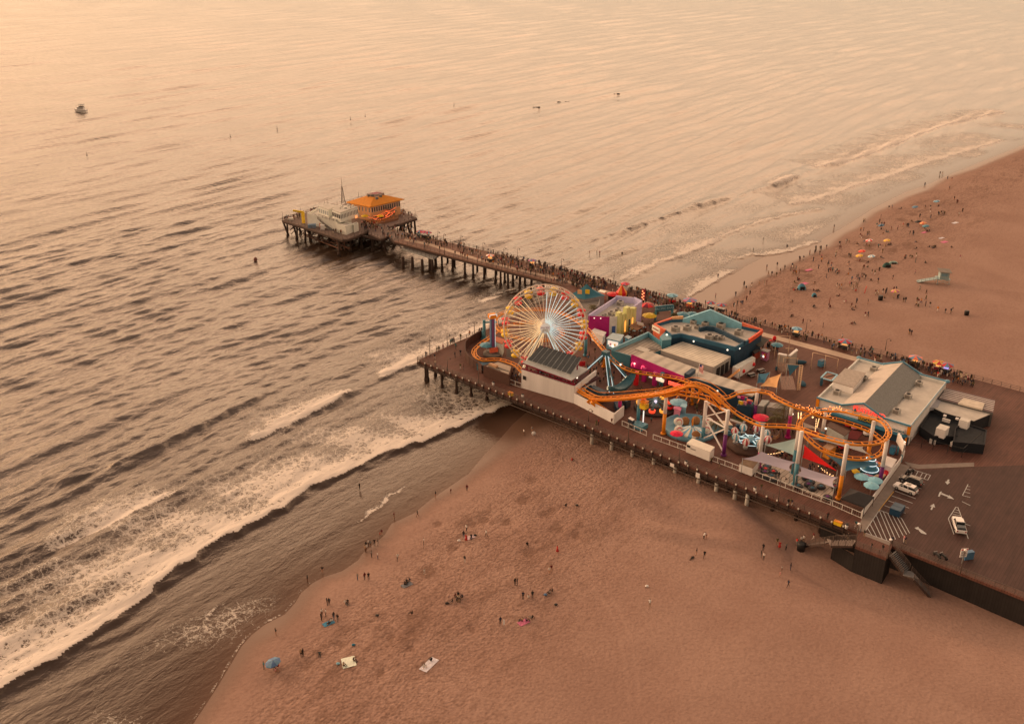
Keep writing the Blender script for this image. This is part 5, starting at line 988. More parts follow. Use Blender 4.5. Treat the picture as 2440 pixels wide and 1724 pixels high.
column(('5', 605, 1010), ('5', 690, 505), teal, .42); column(('5', 1020, 1140), ('5', 1110, 630), orange, .45); column(('J', 1385, 1160), ('J', 1490, 520), orange, .28); column(('5', 1405, 1010), ('5', 1500, 580), purple, .42)
column(('5', 1290, 780), ('5', 1310, 640), orange, 1); column(('J', 470, 900), ('J', 590, 340), teal, .35); column(('2', 908, 860), ('2', 910, 640), teal, .9, white_top=False); column(('2', 2165, 1080), ('2', 2170, 820), teal, .9, white_top=False)
column(('H', 520, 300), ('H', 540, 120), orange, .9, white_top=False); column(('G', 985, 590), ('G', 1000, 420), teal, .9, white_top=False); column(('H', 850, 1250), ('H', 870, 960), magenta, .9, white_top=False); column(('4', 1230, 470), ('4', 1230, 300), orange, .9, white_top=False)
p = W('2', 908, 860); MB().beam(up(p, 11.2), W('2', 1060, 660, 11.2), .4).build('cross_arm', teal, co)
mb = MB()
for a, b in ((.62, .99), (.99, .62), (.06, .60), (.60, .06), (.62, .60), (.99, .985)): mb.beam(up(c3[0], lerp(D, c3[1], a)), up(c4[0], lerp(D, c4[1], b)), .26)
mb.build('cross_brace', white, co)
pa, pb = W('4', 130, 440, 9.4), W('4', 290, 555, D+.2); mb = MB(); mb.beam(pa, pb, 1.8, .5); mb.beam(pa+U*.9, pb+U*.9, .15, 1.2); mb.beam(pa-U*.9, pb-U*.9, .15, 1.2); mb.build('maintenance_stair', orange, co)
for x, y, z in ((300, 440, 14.5), (360, 395, 12.5)): MB().ball(W('J', x, y, z), .2, 6).build('bulb', bulb, co)
R2 = random.Random(9); mb = MB()
for i in range(70):
 k_ = R2.choice([i_ for i_ in range(N_) if seg[i_] in (26, 27, 42, 43, 44)]); mb.ball(path[k_]+Vector((R2.uniform(-.9, .9), R2.uniform(-.9, .9), R2.uniform(.1, .6))), .09, 5)
mb.build('bulb_cluster', EM('amber_bulb', (1, .36, .1), 2.6), co)
for k, x, y, z in (('M', 1170, 700, 10.6), ('M', 1780, 905, 12.0), ('5', 640, 605, 13.8), ('J', 555, 660, 10.5), ('H', 870, 250, 12)): MB().ball(W(k, x, y, z), .26, 7).build('flood_lamp', bulb_w, co)
gl2 = 'vertical bulb strings round the coaster crossing'
for i, (a, b) in enumerate((((20, 330, 13.5), (20, 460, 10)), ((75, 330, 13.5), (68, 460, 10)), ((375, 440, 13), (350, 700, 9)), ((430, 440, 13), (385, 620, 9.5)))):
 garland('string_light', ['leftmost vertical bulb string under the coaster crossing', 'second vertical bulb string under the coaster crossing', 'long bulb string hanging into the coaster loop', 'fourth bulb string just right of the long one'][i], [W('J', *a), W('J', *b)], bulb, .5, .11, gl2, 0)
# coaster train hidden station roof pieces: red and orange canopy by the ship
single('shade_canopy', MB().sheet([W('H', 0, 190, 10), W('H', 125, 175, 10), W('H', 125, 270, 8.6), W('H', 0, 290, 8.6)], .12), red, 'red tilted canopy between the grandstand and the swinging ship', 'canopy', loc=tuple(W('H', 60, 240, 9)))
# ---------------------------------------------------------------- drop tower
p = W('2', 1010, 1062); z = ZT(p, '2', 1010, 600); o = thing('drop_tower', 'slim teal and purple drop tower with a lit edge strip and orange cap', 'ride', tuple(p))
MB().box(up(p, (D+z)/2), (1.1, 1.1, z-D), .4).build('mast', M('tower_teal', C(66, 84, 104), .5), o); dr = Vector((math.sin(.4), -math.cos(.4), 0)); MB().box(up(p+dr*.58, (D+z)/2+1), (.7, .08, z-D-3), .4).build('purple_panel', M('panel_violet', C(116, 60, 92), .5), o)
mb = MB(); ex = Vector((math.cos(.4), math.sin(.4), 0))
for i in range(22): mb.box(up(p+ex*.62+dr*.5, D+1.5+i*.44), (.14, .14, .28), .4)
mb.build('light_strip', tube_w, o); MB().box(up(p, z+.3), (1.9, 1.6, 1.1), .4).build('cap', orange, o); mb = MB()
for s in (-1, 1): mb.beam(up(p+ex*s, z+.9)+dr*.85, up(p+ex*s, z+.3)+dr*.85, .12);
mb.beam(up(p+ex, z+.9)+dr*.85, up(p-ex, z+.9)+dr*.85, .12); mb.build('cap_light', tube_w, o); MB().lathe(p, [(2.6, 0), (2.6, .5)], 16).build('base', roofdark, o); MB().box(up(p+dr*.9, D+1.6), (2.2, .8, 1.2), .4).build('seat_row', coral, o)
# ---------------------------------------------------------------- swinging ship
ft = [W('3', x, y) for x, y in ((120, 975), (432, 1182), (628, 1028), (318, 845))]; c = sum(ft, Vector())/4; za_ = ZT(c, '3', 300, 738); ap_ = up(c, za_)
o = thing('ship_ride', 'dark teal swinging ship ride hung in a four legged frame with white lit edges', 'ride', tuple(c)); tealm = M('ship_teal', C(58, 90, 92), .5, var=.1)
for i, f_ in enumerate(ft):
 MB().beam(f_, ap_+(f_-c)*.05, .5).build('frame_leg', tealm, o)
 if i < 3: off = Vector((-.25, -.35, .1)); MB().tube([f_.lerp(ap_, .04)+off, f_.lerp(ap_, .93)+off], .10, 6).build('light_tube', tube_w, o)
off = Vector((.5, -.3, 0)); MB().tube([ft[1]+off+Vector((.3, 0, .2)), ap_.lerp(ft[1], .08)+off], .10, 6).build('light_tube', tube_w, o)
MB().box(ap_, (1.6, 1.6, 1.0), A_U).build('pivot', tealm, o); hc = W('3', 560, 1135, 7.9); hull = MB(); deckp = []
for i in range(15):
 t = i/14*2-1; w_ = 1.35*(1-abs(t)**3*.75); zz = hc.z+1.9*t*t; cc = up(hc+V*(t*5.6), zz); vs = [cc+U*(-w_)+Vector((0, 0, 1.0)), cc-U*w_*.6-Vector((0, 0, .3)), cc+U*w_*.6-Vector((0, 0, .3)), cc+U*w_+Vector((0, 0, 1.0)), cc+U*w_*.8+Vector((0, 0, .6)), cc-U*w_*.8+Vector((0, 0, .6))]; deckp.append(vs)
vs = [v for r in deckp for v in r]; fs = []
for i in range(14):
 for j in range(6): fs.append((i*6+j, i*6+(j+1) % 6, (i+1)*6+(j+1) % 6, (i+1)*6+j))
fs += [tuple(range(5, -1, -1)), tuple(range(84, 90))]; hull.add(vs, fs).build('hull', tealm, o)
mb = MB()
for i in range(8):
 t = -.72+i*.2; cc = up(hc+V*(t*5.6)-U*1.45, hc.z+1.9*t*t+.45)
 for a, b in (((-.35, -.35), (.35, -.35)), ((.35, -.35), (.35, .35)), ((.35, .35), (-.35, .35)), ((-.35, .35), (-.35, -.35))): mb.beam(cc+V*a[0]+Vector((0, 0, a[1])), cc+V*b[0]+Vector((0, 0, b[1])), .1)
mb.build('window_lights', EM('cream_bulb', (1, .8, .5), .8), o); mb = MB()
for t in (-.6, .6): mb.beam(up(hc+V*(t*5.6), hc.z+1.6), ap_, .22)
mb.build('swing_arm', tealm, o)
MB().prism([up(W('3', x, y, 8.2), 0) for x, y in ((128, 1092), (180, 1072), (408, 1170), (372, 1215), (235, 1192))], D, 8.2).build('loading_deck', M('deck_dkteal', C(34, 56, 62), .7), o); MB().sheet([W('3', 225, 1120, 9), W('3', 250, 1095, 9), W('3', 405, 1165, 9), W('3', 370, 1200, 9)], .2).build('loading_roof', M('roof_dkteal', C(44, 60, 66), .6), o)
# ---------------------------------------------------------------- spinning ride with red lights
p = W('4', 828, 512); o = thing('spinning_ride', 'round spinning ride with red and amber lit cars on dark turntable', 'ride', tuple(p)); MB().lathe(p, [(5.0, 0), (5.0, .5), (4.9, .55)], 28).build('turntable', M('table_dark', C(52, 38, 34), .7), o)
MB().lathe(up(p, D+.5), [(1.0, 0), (.55, 1.2), (.5, 2.4), (.8, 2.7), (.2, 3.3)], 12).build('centre_tower', M('tower_pale', C(150, 165, 172), .5), o); MB().ball(up(p, D+2.0)+Vector((0, -.6, 0)), .4, 7).build('tower_light', EM('lilac_light', (.75, .7, .9), 1), o); MB().ball(up(p, D+4.0), .35, 7).build('finial', white, o)
for i in range(9):
 a = 2*math.pi*i/9+.2; q_ = up(p, D+1.1)+Vector((math.cos(a)*3.7, math.sin(a)*3.7, .3*math.sin(a))); MB().beam(up(p, D+2.2), q_, .2).build('arm', tealm, o); cm = [EM('car_red', (1, .08, .03), .8), EM('car_amber', (1, .38, .05), .9), red][i % 3]
 cr_ = MB().lathe(q_-Vector((0, 0, .4)), [(.3, 0), (.75, .2), (.85, .8), (.7, .85)], 10).build('car', cm, o); MB().lathe(q_+Vector((0, 0, .3)), [(.5, 0), (.5, .3)], 8).build('seat', dark, cr_)
# tower pole ride
p = W('4', 697, 712); z = ZT(p, '4', 712, 470); o = thing('pole_ride', 'small tower ride with a yellow gondola on top and a white lit pole', 'ride', tuple(p)); MB().tube([p, up(p, z-.3)], .22, 8).build('pole', teal, o); MB().tube([up(p, D+1.2)+Vector((-.05, -.3, 0)), up(p, z-1.6)+Vector((-.05, -.3, 0))], .12, 6).build('light_tube', EM('pink_white', (1, .8, .75), 1.1), o)
MB().box(up(p, z-.4), (1.5, 1.5, 1.2), A_U).build('gondola', yellow, o); MB().box(up(p, z+.7), (1.5, 1.5, .2), A_U).build('gondola_roof', orange, o); mb = MB(); [mb.tube([up(p, z)+Vector((sx*.6, sy*.6, 0)), up(p, z+.7)+Vector((sx*.6, sy*.6, 0))], .06, 5) for sx in (-1, 1) for sy in (-1, 1)]; mb.build('gondola_post', red, o)
MB().box(up(W('4', 660, 725), D+.5), (3.0, 2.4, 1.0), A_U).build('base', teal, o)
# ---------------------------------------------------------------- round teal ride with striped canopy and open mouths
p = W('4', 1215, 745); o = thing('whale_ride', 'round pale teal ride with a striped canopy, brown shells and red open mouth cars', 'ride', tuple(p)); bt = M('ride_teal', C(104, 134, 140), .55, var=.12, scale=.9)
MB().lathe(p, [(6.3, 0), (6.2, .9), (5.9, .95), (5.8, .6)], 36).build('basin', bt, o); q_ = W('4', 1235, 770, D+1.3); mb = MB(); t = up(q_, q_.z+1.5)
for i in range(18):
 a0, a1 = 2*math.pi*i/18, 2*math.pi*(i+1)/18; mb.mat(i % 2).add([t, q_+Vector((2.8*math.cos(a0), 2.8*math.sin(a0), 0)), q_+Vector((2.8*math.cos(a1), 2.8*math.sin(a1), 0)), q_+Vector((2.7*math.cos(a0), 2.7*math.sin(a0), -.35)), q_+Vector((2.7*math.cos(a1), 2.7*math.sin(a1), -.35))], [(0, 1, 2), (1, 3, 4, 2)])
mb.build('canopy', [M('canopy_blue', C(104, 150, 165), .6), cream], o); MB().tube([up(q_, D), t], .4, 8).build('canopy_post', bt, o); MB().cone(t, up(t, t.z+2.2), .25, .05, 8).build('finial', orange, o)
for i, (x, y, fc) in enumerate(((1090, 665, .6), (1095, 755, .6), (1420, 665, 2.4), (1400, 750, 2.4))):
 c_ = W('4', x, y, D+1.4); dr = Vector((math.sin(fc)*.35*(-1 if i > 1 else 1), -1, .35)).normalized(); s = MB().ball(c_-dr*.5, 1.0, 12, 1, 1.1, .95).build('mouth_car', cream, o); rt = [c_+dr*.25+(dr.orthogonal().normalized()*math.cos(2*math.pi*j/16)+dr.cross(dr.orthogonal().normalized())*math.sin(2*math.pi*j/16))*.85 for j in range(16)]
 MB().tube(rt, .2, 6, closed=True).build('lip', white, s); MB().cone(c_+dr*.2, c_+dr*.34, .8, .6, 12).build('open_mouth', M('mouth_red', C(205, 50, 60), .4), s)
for x, y in ((1160, 660), (1275, 655), (1275, 815)): MB().ball(W('4', x, y, D+1.3), 1.05, 12, 1.0, .7, 1.15).build('shell', M('shell_brown', C(140, 88, 48), .7, var=.25, scale=2), o)
umbrella(W('4', 1060, 880), 1.5, 2.6, M('hot_pink', C(222, 16, 56), .6), M('hot_pink'), 'plain crimson umbrella at the near rim of the round teal ride')
# ---------------------------------------------------------------- balloon ride
p = W('4', 1850, 935); o = thing('balloon_ride', 'spinning ride with striped balloon cars round a lit teal star', 'ride', tuple(p)); MB().lathe(p, [(4.9, 0), (4.9, .7)], 8).build('ride_deck', M('ride_deck', C(72, 46, 34), .7, scale=1.5), o)
q_ = up(p, D+1.2)+Vector((.5, .3, 0)); MB().lathe(q_, [(.9, 0), (1.0, .6), (.5, 1.1), (.1, 1.2)], 12).build('hub', blue_l, o); mb = MB(); mb2 = MB()
for i in range(8):
 a = 2*math.pi*i/8+.25; e_ = q_+Vector((2.7*math.cos(a), 2.7*math.sin(a), .2)); mb2.beam(q_+Vector((0, 0, .3)), e_, .45, .25); mb.beam(q_.lerp(e_, .25)+Vector((0, 0, .55)), e_+Vector((0, 0, .3)), .16); b_ = q_+Vector((2.7*math.cos(a+.785), 2.7*math.sin(a+.785), .2)); mb.beam(e_, b_, .12)
 s_ = q_+Vector((3.75*math.cos(a), 3.75*math.sin(a), .5)); bl = MB(); n_ = 10
 for g_ in range(n_):
  bl.mat((g_ % 2) if i % 2 else (g_ % 2)*2); a0, a1 = 2*math.pi*g_/n_, 2*math.pi*(g_+1)/n_
  for h_ in range(6):
   t0, t1 = math.pi*h_/6, math.pi*(h_+1)/6; f = lambda A, T: s_+Vector((0, 0, 1.0))+Vector((.85*math.sin(T)*math.cos(A), .85*math.sin(T)*math.sin(A), .9*math.cos(T))); bl.add([f(a0, t0), f(a0, t1), f(a1, t1), f(a1, t0)], [(0, 1, 2, 3)], True)
 car = MB().lathe(s_-Vector((0, 0, .6)), [(.45, 0), (.55, .5), (.5, .55)], 10).build('basket', steel, o); bl.build('balloon', [white, M('balloon_red', C(170, 60, 60), .5), M('balloon_teal', C(90, 140, 146), .5)], car); mb2.beam(e_, s_-Vector((0, 0, .3)), .12)
mb.build('star_light', tube_w, o); mb2.build('spokes', M('star_teal', C(60, 100, 106), .5), o)
# ---------------------------------------------------------------- octopus ride, umbrellas, patio
p = W('5', 1305, 900); o = thing('octopus_ride', 'teal tiered spinning ride with white light rings and canoe cars in the corner', 'ride', tuple(p)); MB().lathe(p, [(1.9, 0), (1.8, 1.2), (1.3, 1.5), (1.25, 2.6), (.9, 2.9), (.8, 3.8), (.1, 4.1)], 20).build('tower', M('octo_teal', C(60, 104, 110), .45), o)
for r_, zz in ((1.35, 2.45), (.95, 3.5), (1.85, 1.25)): MB().tube([up(p, D+zz)+Vector((r_*math.cos(2*math.pi*j/20), r_*math.sin(2*math.pi*j/20), 0)) for j in range(20)], .07, 6, closed=True).build('light_ring', EM('ring_white', (.72, .88, .9), 1.1), o)
for i, m in enumerate((orange, pink, M('canoe_tan', C(200, 150, 110), .5), M('canoe_tan'), yellow, pink, M('canoe_tan'), red)):
 a = 2*math.pi*i/8+.3; q_ = up(p, D+1.0)+Vector((3.3*math.cos(a), 3.3*math.sin(a), 0)); MB().beam(up(p, D+1.4), q_, .2).build('arm', tealm, o); tg = Vector((-math.sin(a), math.cos(a), 0)); MB().tube([q_+tg*s*1.5+Vector((0, 0, .35*s*s)) for s in np.linspace(-1, 1, 7)], [.1, .42, .55, .6, .55, .42, .1], 8).build('canoe_car', m, o)
for x, y, lb in ((1225, 1015, 'leftmost of the three pale blue umbrellas in the park corner'), (1350, 1050, 'rightmost of the three pale blue umbrellas in the park corner'), (1317, 1100, 'nearest of the three pale blue umbrellas in the park corner')): umbrella(W('5', x, y), 1.55, 2.7, M('umbrella_blue', C(128, 168, 176), .6, var=.05), M('umbrella_blue'), lb, 'patio_umbrella', 'pale blue corner umbrellas', seg=10)
p = W('5', 1185, 1215); o = thing('canopy_tent', 'black pyramid tent in the dark corner by the white fence', 'tent', tuple(p)); mb = MB(); b_ = [up(p, D+2.2)+U*a*2.4+V*b*2.4 for a, b in ((-1, -1), (1, -1), (1, 1), (-1, 1))]; mb.add(b_+[up(p, D+3.5)]+[v-Vector((0, 0, .3)) for v in b_], [(0, 1, 4), (1, 2, 4), (2, 3, 4), (3, 0, 4), (0, 5, 6, 1), (1, 6, 7, 2), (2, 7, 8, 3), (3, 8, 5, 0)]).build('canopy', M('tent_black', C(40, 34, 32), .8), o); [MB().beam(up(v, D), v, .1).build('tent_leg', dark, o) for v in b_]
pt = [W('5', x, y) for x, y in ((232, 888), (318, 795), (1010, 985), (942, 1172))]
single('patio_deck', MB().prism(pt, D+.03, D+.16), PLANK('patio_planks', C(168, 140, 118), A_U, 1.0, .25, .8, .75), 'pale slatted patio deck under the lilac shade sails', 'deck', kind='structure', loc=tuple(pt[0]))
def bumper(x, y, m, lab, dz=.16):
 p = up(W('5', x, y), D+dz); o = thing('bumper_car', lab, 'bumper car', tuple(p), 'inflatable bumper cars on the patio'); MB().tube([up(p, D+dz+.35)+Vector((.62*math.cos(2*math.pi*j/16), .62*math.sin(2*math.pi*j/16), 0)) for j in range(16)], .34, 8, closed=True).build('tube_ring', M('tyre_black', C(34, 32, 34), .5), o); MB().lathe(up(p, D+dz+.2), [(.45, 0), (.5, .35), (.2, .55)], 10).build('seat', m, o)
dt = M('bumper_teal', C(40, 80, 90), .4)
for x, y, m, lb in ((345, 855, dt, 'topmost teal bumper car in the left patio row'), (330, 880, red, 'red bumper car between a teal and a purple one'), (325, 908, purple, 'purple bumper car at the lower left of the patio'), (405, 905, red, 'red bumper car standing alone right of the left row'), (390, 945, dt, 'dark teal bumper car by the left white fence'), (330, 945, tan, 'tan bumper car near the left white fence'), (400, 972, tan, 'tan bumper car closest to the lamp post'), (640, 1040, dt, 'dark bumper car at the foot of the teal column'), (712, 965, red, 'bright red bumper car below the second lilac sail'), (755, 1000, dt, 'dark bumper car in the middle right cluster'), (735, 1025, purple, 'purple bumper car in the middle right cluster'), (772, 1062, dt, 'nearest dark bumper car of the right cluster'), (855, 1045, dt, 'teal bumper car alone at the right of the patio'), (990, 1045, maroon, 'maroon bumper car at the foot of the orange column'), (915, 1145, purple, 'purple bumper car in the nearest patio corner')): bumper(x, y, m, lb)
def sail(label, corners, m, pull=.16, sagz=.35, name='shade_sail', group='shade sails'):
 """a tensioned cloth with hollow edges"""
 c = [Vector(v) for v in corners]; k = len(c); cen_ = sum(c, Vector())/k; mb = MB(); rings = []
 for s in np.linspace(0, 1, 7):
  row = []
  for i in range(k):
   for j in range(8):
    t = j/8; e = c[i].lerp(c[(i+1) % k], t); e = e.lerp(cen_, pull*4*t*(1-t)); q = cen_.lerp(e, float(s)); q.z -= sagz*(1-float(s)**2); row.append(q)
  rings.append(row)
 m_ = 8*k; vs = [q for r in rings for q in r]; fs = [(a*m_+b, a*m_+(b+1) % m_, (a+1)*m_+(b+1) % m_, (a+1)*m_+b) for a in range(6) for b in range(m_)]
 top = len(vs); vs = vs+[q-Vector((0, 0, .03)) for q in vs]; fs = fs+[tuple(x+top for x in reversed(f)) for f in fs]; mb.add(vs, fs, True)
 o = thing(name, label, 'shade sail', tuple(c[0]), group); mb.build('cloth', m, o)
 for v in c: MB().tube([up(v, D), up(v, v.z+.15)], .07, 6).build('support_post', steel, o)
 return o
lil = M('sail_lilac', C(178, 152, 150), .85, var=.04);
sail('lilac shade sail over the left half of the patio', [W('5', 118, 760, 10.2), W('5', 292, 692, 11.6), W('5', 612, 795, 10.6), W('5', 570, 880, 9.6)], lil)
sail('lilac shade sail over the right half of the patio', [W('5', 655, 830, 11.0), W('5', 1012, 938, 10.2), W('5', 980, 1035, 9.6), W('5', 622, 915, 10.0)], lil)
sail('pale mint triangular shade sail beside the bulb string column', [W('5', 332, 632, 10.5), W('5', 622, 570, 12.5), W('5', 622, 738, 10)], M('sail_mint', C(168, 172, 154), .85, var=.04), .10)
sail('bright red triangular shade sail under the front of the coaster loop', [W('J', 130, 975, 12), W('J', 92, 1225, 9.8), W('J', 780, 1490, 9.6)], M('sail_red', C(212, 8, 22), .8, var=.05), .1)
sail('teal triangular shade sail behind the red one', [W('J', 470, 1110, 10.2), W('J', 1660, 1365, 10.0), W('J', 950, 1490, 9.6)], M('sail_teal', C(52, 88, 100), .8, var=.05), .12)
sail('grey shade sail inside the coaster loop', [W('J', 230, 830, 9.6), W('J', 600, 810, 9.6), W('J', 1330, 985, 9.6), W('J', 1410, 1165, 9.2)], M('sail_grey', C(160, 144, 130), .85, var=.04), .2)
sail('small beige shade sail at the left of the coaster loop', [W('J', 110, 535, 10.4), W('J', 450, 665, 9.6), W('J', 130, 640, 9.4)], M('sail_beige', C(190, 166, 146), .85), .05)
sail('dark red shade sail behind the grey one', [W('J', 140, 750, 9.0), W('J', 420, 700, 9.0), W('J', 440, 740, 8.6), W('J', 200, 900, 8.6)], maroon, .1)
gl3 = 'string lights over the park corner'
for i, q in enumerate(([('K', 1780, 680, 9.8), ('K', 2040, 635, 9.8)], [('J', 360, 1335, 9), ('J', 700, 1570, 8.6)], [('5', 850, 840, 9), ('5', 960, 920, 9)], [('4', 2030, 1010, 9.8), ('4', 2230, 985, 9.8)])): garland('string_light', ['bulb string between the lilac and mint sails', 'bulb string along the lower edge of the red sail', 'short bulb string at the tip of the red sail', 'upper bulb string beside the mint sail'][i], [W(*v) for v in q], bulb, .7, .1, gl3, .2)
# ---------------------------------------------------------------- fences, containers, booths
def fence(label, pts, h=1.25, m=None, step=1.9, name='white_fence', panel=True):
 o = thing(name, label, 'fence', tuple(pts[0])); mb = MB(); pn = MB()
 for a, b in zip(pts[:-1], pts[1:]):
  n = max(1, round((b-a).length/step))
  for i in range(n+1): p = a.lerp(b, i/n); mb.beam(p, up(p, p.z+h), .11)
  for r in (.1, 1.0): mb.beam(up(a, a.z+h*r), up(b, b.z+h*r), .09)
  k = max(2, int((b-a).length/.45))
  for i in range(k): p = a.lerp(b, (i+.5)/k); pn.beam(up(p, p.z+.12), up(p, p.z+h*.98), .025)
 mb.build('frame', m or rail_w, o)
 if panel: pn.build('bar_panel', steel, o)
fence('white barred fence left of the orange coaster column', [W('4', 470, 705), W('4', 735, 818)]); fence('white barred fence in front of the round teal ride', [W('4', 808, 855), W('4', 1170, 985)])
fence('white barred fence between the container and the low white hut', [W('4', 1435, 1085), W('4', 1752, 1205)]); fence('long white barred fence along the slatted patio', [W('5', 232, 930), W('5', 590, 1068), W('5', 945, 1200)]); fence('white barred fence closing the dark corner by the concrete path', [W('5', 960, 1205), W('5', 1238, 1326)])
fence('short white barred fence between the pavilion and the grandstand', [W('2', 1218, 1428), W('2', 1368, 1482)])
wl2 = [W('5', 1238, 1320), W('5', 1600, 815), W('5', 1640, 740)]; mb = MB()
for a, b in zip(wl2[:-1], wl2[1:]):
 d = (b-a).normalized(); nn = Vector((-d.y, d.x, 0))*.2; mb.prism([a, b, b+nn, a+nn], D, D+1.5)
single('boundary_wall', mb, white, 'low white boundary wall between the dark ride corner and the parking strip', 'wall', loc=tuple(wl2[0]))
def container(label, k, z, pts, m, roofm=None, name='container', cat='container', base=DECK, doors=True):
 pts = [up(W(k, x, y, z), 0) for x, y in pts]; c = sum(pts, Vector())/len(pts); o = thing(name, label, cat, (c.x, c.y, base)); MB().prism(pts, base+.1, z-.06).build('body', m, o); MB().prism([c+(q-c)*1.01 for q in pts], z-.06, z).build('roof', roofm or m, o)
 return o, pts
o, q = container('white shipping container between the boardwalk and the round teal ride', '4', 8.9, [(1178, 893), (1240, 842), (1482, 937), (1432, 992)], M('container_white', C(222, 196, 168), .5, var=.06), M('container_roof', C(228, 196, 162), .5, var=.08)); skin(o, 'dark_logo', q[0], q[3], D+1.5, D+2.0, black, .06, .02, .16); skin(o, 'grey_script', q[0], q[3], D+1.3, D+1.6, M('script_grey', C(150, 130, 115), .6), .06, .18, .4)
o, q = container('low white hut with a brown hollow roof beside the slatted patio', '4', 8.5, [(1755, 1120), (1900, 1172), (1972, 1085), (1835, 1062)], white, M('roof_brown', C(112, 84, 62), .9, scale=1.2, var=.25), 'ticket_hut', 'hut')
o, q = container('beige container with an orange tinged roof behind the cross braced columns', '4', 8.6, [(1520, 690), (1510, 655), (1640, 650), (1680, 700)], M('container_teal', C(130, 140, 135), .6), M('container_beige', C(206, 168, 132), .6))
for lb, k, z, pts, m in (('pale grey cabinet beside the purple coaster column', 'M', 9.4, [(1190, 760), (1260, 660), (1390, 670), (1290, 770)], M('cabinet', C(150, 138, 122), .6)), ('larger pale grey cabinet behind the palm tree', 'M', 9.0, [(1340, 780), (1400, 700), (1720, 740), (1680, 830)], M('cabinet2', C(148, 128, 112), .7)),
 ('dark generator box behind the swinging ship', 'H', 8.6, [(900, 980), (980, 930), (1090, 960), (1000, 1030)], M('gen_dark', C(40, 44, 48), .6)), ('white box on dark equipment left of the teal column', 'H', 8.4, [(1030, 1375), (1080, 1345), (1170, 1400), (1120, 1430)], M('gen_dark')), ('dark navy ride station below the lift hill', 'H', 8.0, [(730, 1010), (860, 960), (930, 1090), (800, 1180)], navy)): container(lb, k, z, pts, m, white if 'white box' in lb else None, 'equipment_cabinet', 'cabinet')
# trailers
o, q = container('long white trailer with red lamps parked by the blue hall', '3', 9.2, [(1772, 885), (1985, 772), (2022, 792), (1838, 915)], white, M('trailer_roof', C(176, 160, 142), .6), 'trailer', 'trailer')
for t in (.35, .95): MB().ball(up(q[3].lerp(q[2], t), D+1.2)-V*.4, .55, 8).build('red_buffer', red, o)
for i in range(3): MB().lathe(up(q[3].lerp(q[2], .15+.3*i), D), [(.3, 0), (.3, .12)], 8).build('wheel', black, o)
# trapeze yard
sp2 = sail; tq = M('sail_teal')
sail('orange shade sail rising beside the trapeze yard', [W('I', 330, 1455, 9.4), W('I', 530, 1250, 10.6), W('I', 850, 1145, 12), W('I', 745, 1500, 9.6)], sailo, .12)
sail('teal shade sail tucked behind the orange one', [W('I', 245, 1390, 9.0), W('I', 280, 1150, 10), W('I', 570, 1110, 11.2), W('I', 430, 1380, 9)], tq, .12)
sail('small dark teal sail hung between the trapeze posts', [W('I', 1005, 915, 12), W('I', 1310, 930, 12), W('I', 1060, 1205, 9)], tq, .06)
sail('long orange shade sail stretched along the white trailer', [W('3', 1705, 1015, 9), W('3', 1850, 900, 10.5), W('3', 1855, 930, 10.2), W('3', 1745, 1015, 8.8)], sailo, .05)
o = thing('trapeze_rig', 'flying trapeze rig of slim posts and ropes with a grey net', 'trapeze', tuple(W('I', 1290, 1540))); wm = M('rig_wood', C(196, 150, 112), .6)
for bx, by, tx, ty in ((665, 830, 715, 480), (1040, 480, 1060, 210), (720, 480, 745, 205), (760, 1080, 790, 650), (870, 1120, 940, 750), (1000, 800, 1020, 470), (1240, 920, 1280, 770), (1100, 910, 1125, 770), (1180, 1300, 1240, 1000), (940, 1150, 985, 910), (1580, 1040, 1645, 620), (1910, 1050, 1950, 690), (2230, 1060, 2280, 780)):
 b = W('I', bx, by); MB().tube([b, up(b, ZT(b, 'I', tx, ty))], .07, 6).build('post', wm, o)
mb = MB()
for a, b in (((745, 205, 12), (1060, 215, 12)), ((940, 745, 13), (1280, 770, 13)), ((1645, 620, 12.5), (1950, 690, 12.5)), ((1950, 690, 12.5), (2280, 780, 12.5)), ((985, 910, 12), (1380, 935, 12)), ((960, 515, 12), (1160, 520, 12))): mb.tube([W('I', *a), W('I', *b)], .07, 6)
mb.build('crossbar', wm, o); b = W('I', 1275, 1545); z = ZT(b, 'I', 1360, 940); tw = MB()
for s in ((-.3, -.3), (.3, -.3), (.3, .3), (-.3, .3)): tw.beam(b+Vector((s[0], s[1], 0)), up(b, z)+Vector((s[0], s[1], 0)), .1)
for i in range(int((z-D)/.6)): tw.beam(up(b, D+i*.6)+Vector((-.3, -.3, 0)), up(b, D+i*.6+.6)+Vector((.3, -.3, 0)), .07); tw.beam(up(b, D+i*.6)+Vector((.3, -.3, 0)), up(b, D+i*.6)+Vector((.3, .3, 0)), .07)
tw.build('lattice_mast', wm, o)
netm, nn_, NN, LL, pp = nt('net'); wv = NN.new('ShaderNodeTexVoronoi'); wv.feature = 'DISTANCE_TO_EDGE'; wv.inputs['Scale'].default_value = 1.4; gg = NN.new('ShaderNodeNewGeometry'); LL.new(gg.outputs['Position'], wv.inputs['Vector']); pp.inputs['Base Color'].default_value = (*C(168, 128, 106), 1); pp.inputs['Alpha'].default_value = .32; pp.inputs['Roughness'].default_value = .9
nb = [W('I', 860, 1540, D+1.5), W('I', 1220, 1545, D+1.5), W('I', 1130, 1200, D+2), W('I', 820, 1210, D+2)]; MB().sheet(nb, .03).build('safety_net', netm, o); MB().sheet([W('I', 730, 870, 12), W('I', 1000, 850, 12), W('I', 960, 1150, 8.5), W('I', 790, 1120, 8.5)], .03).build('back_net', netm, o)
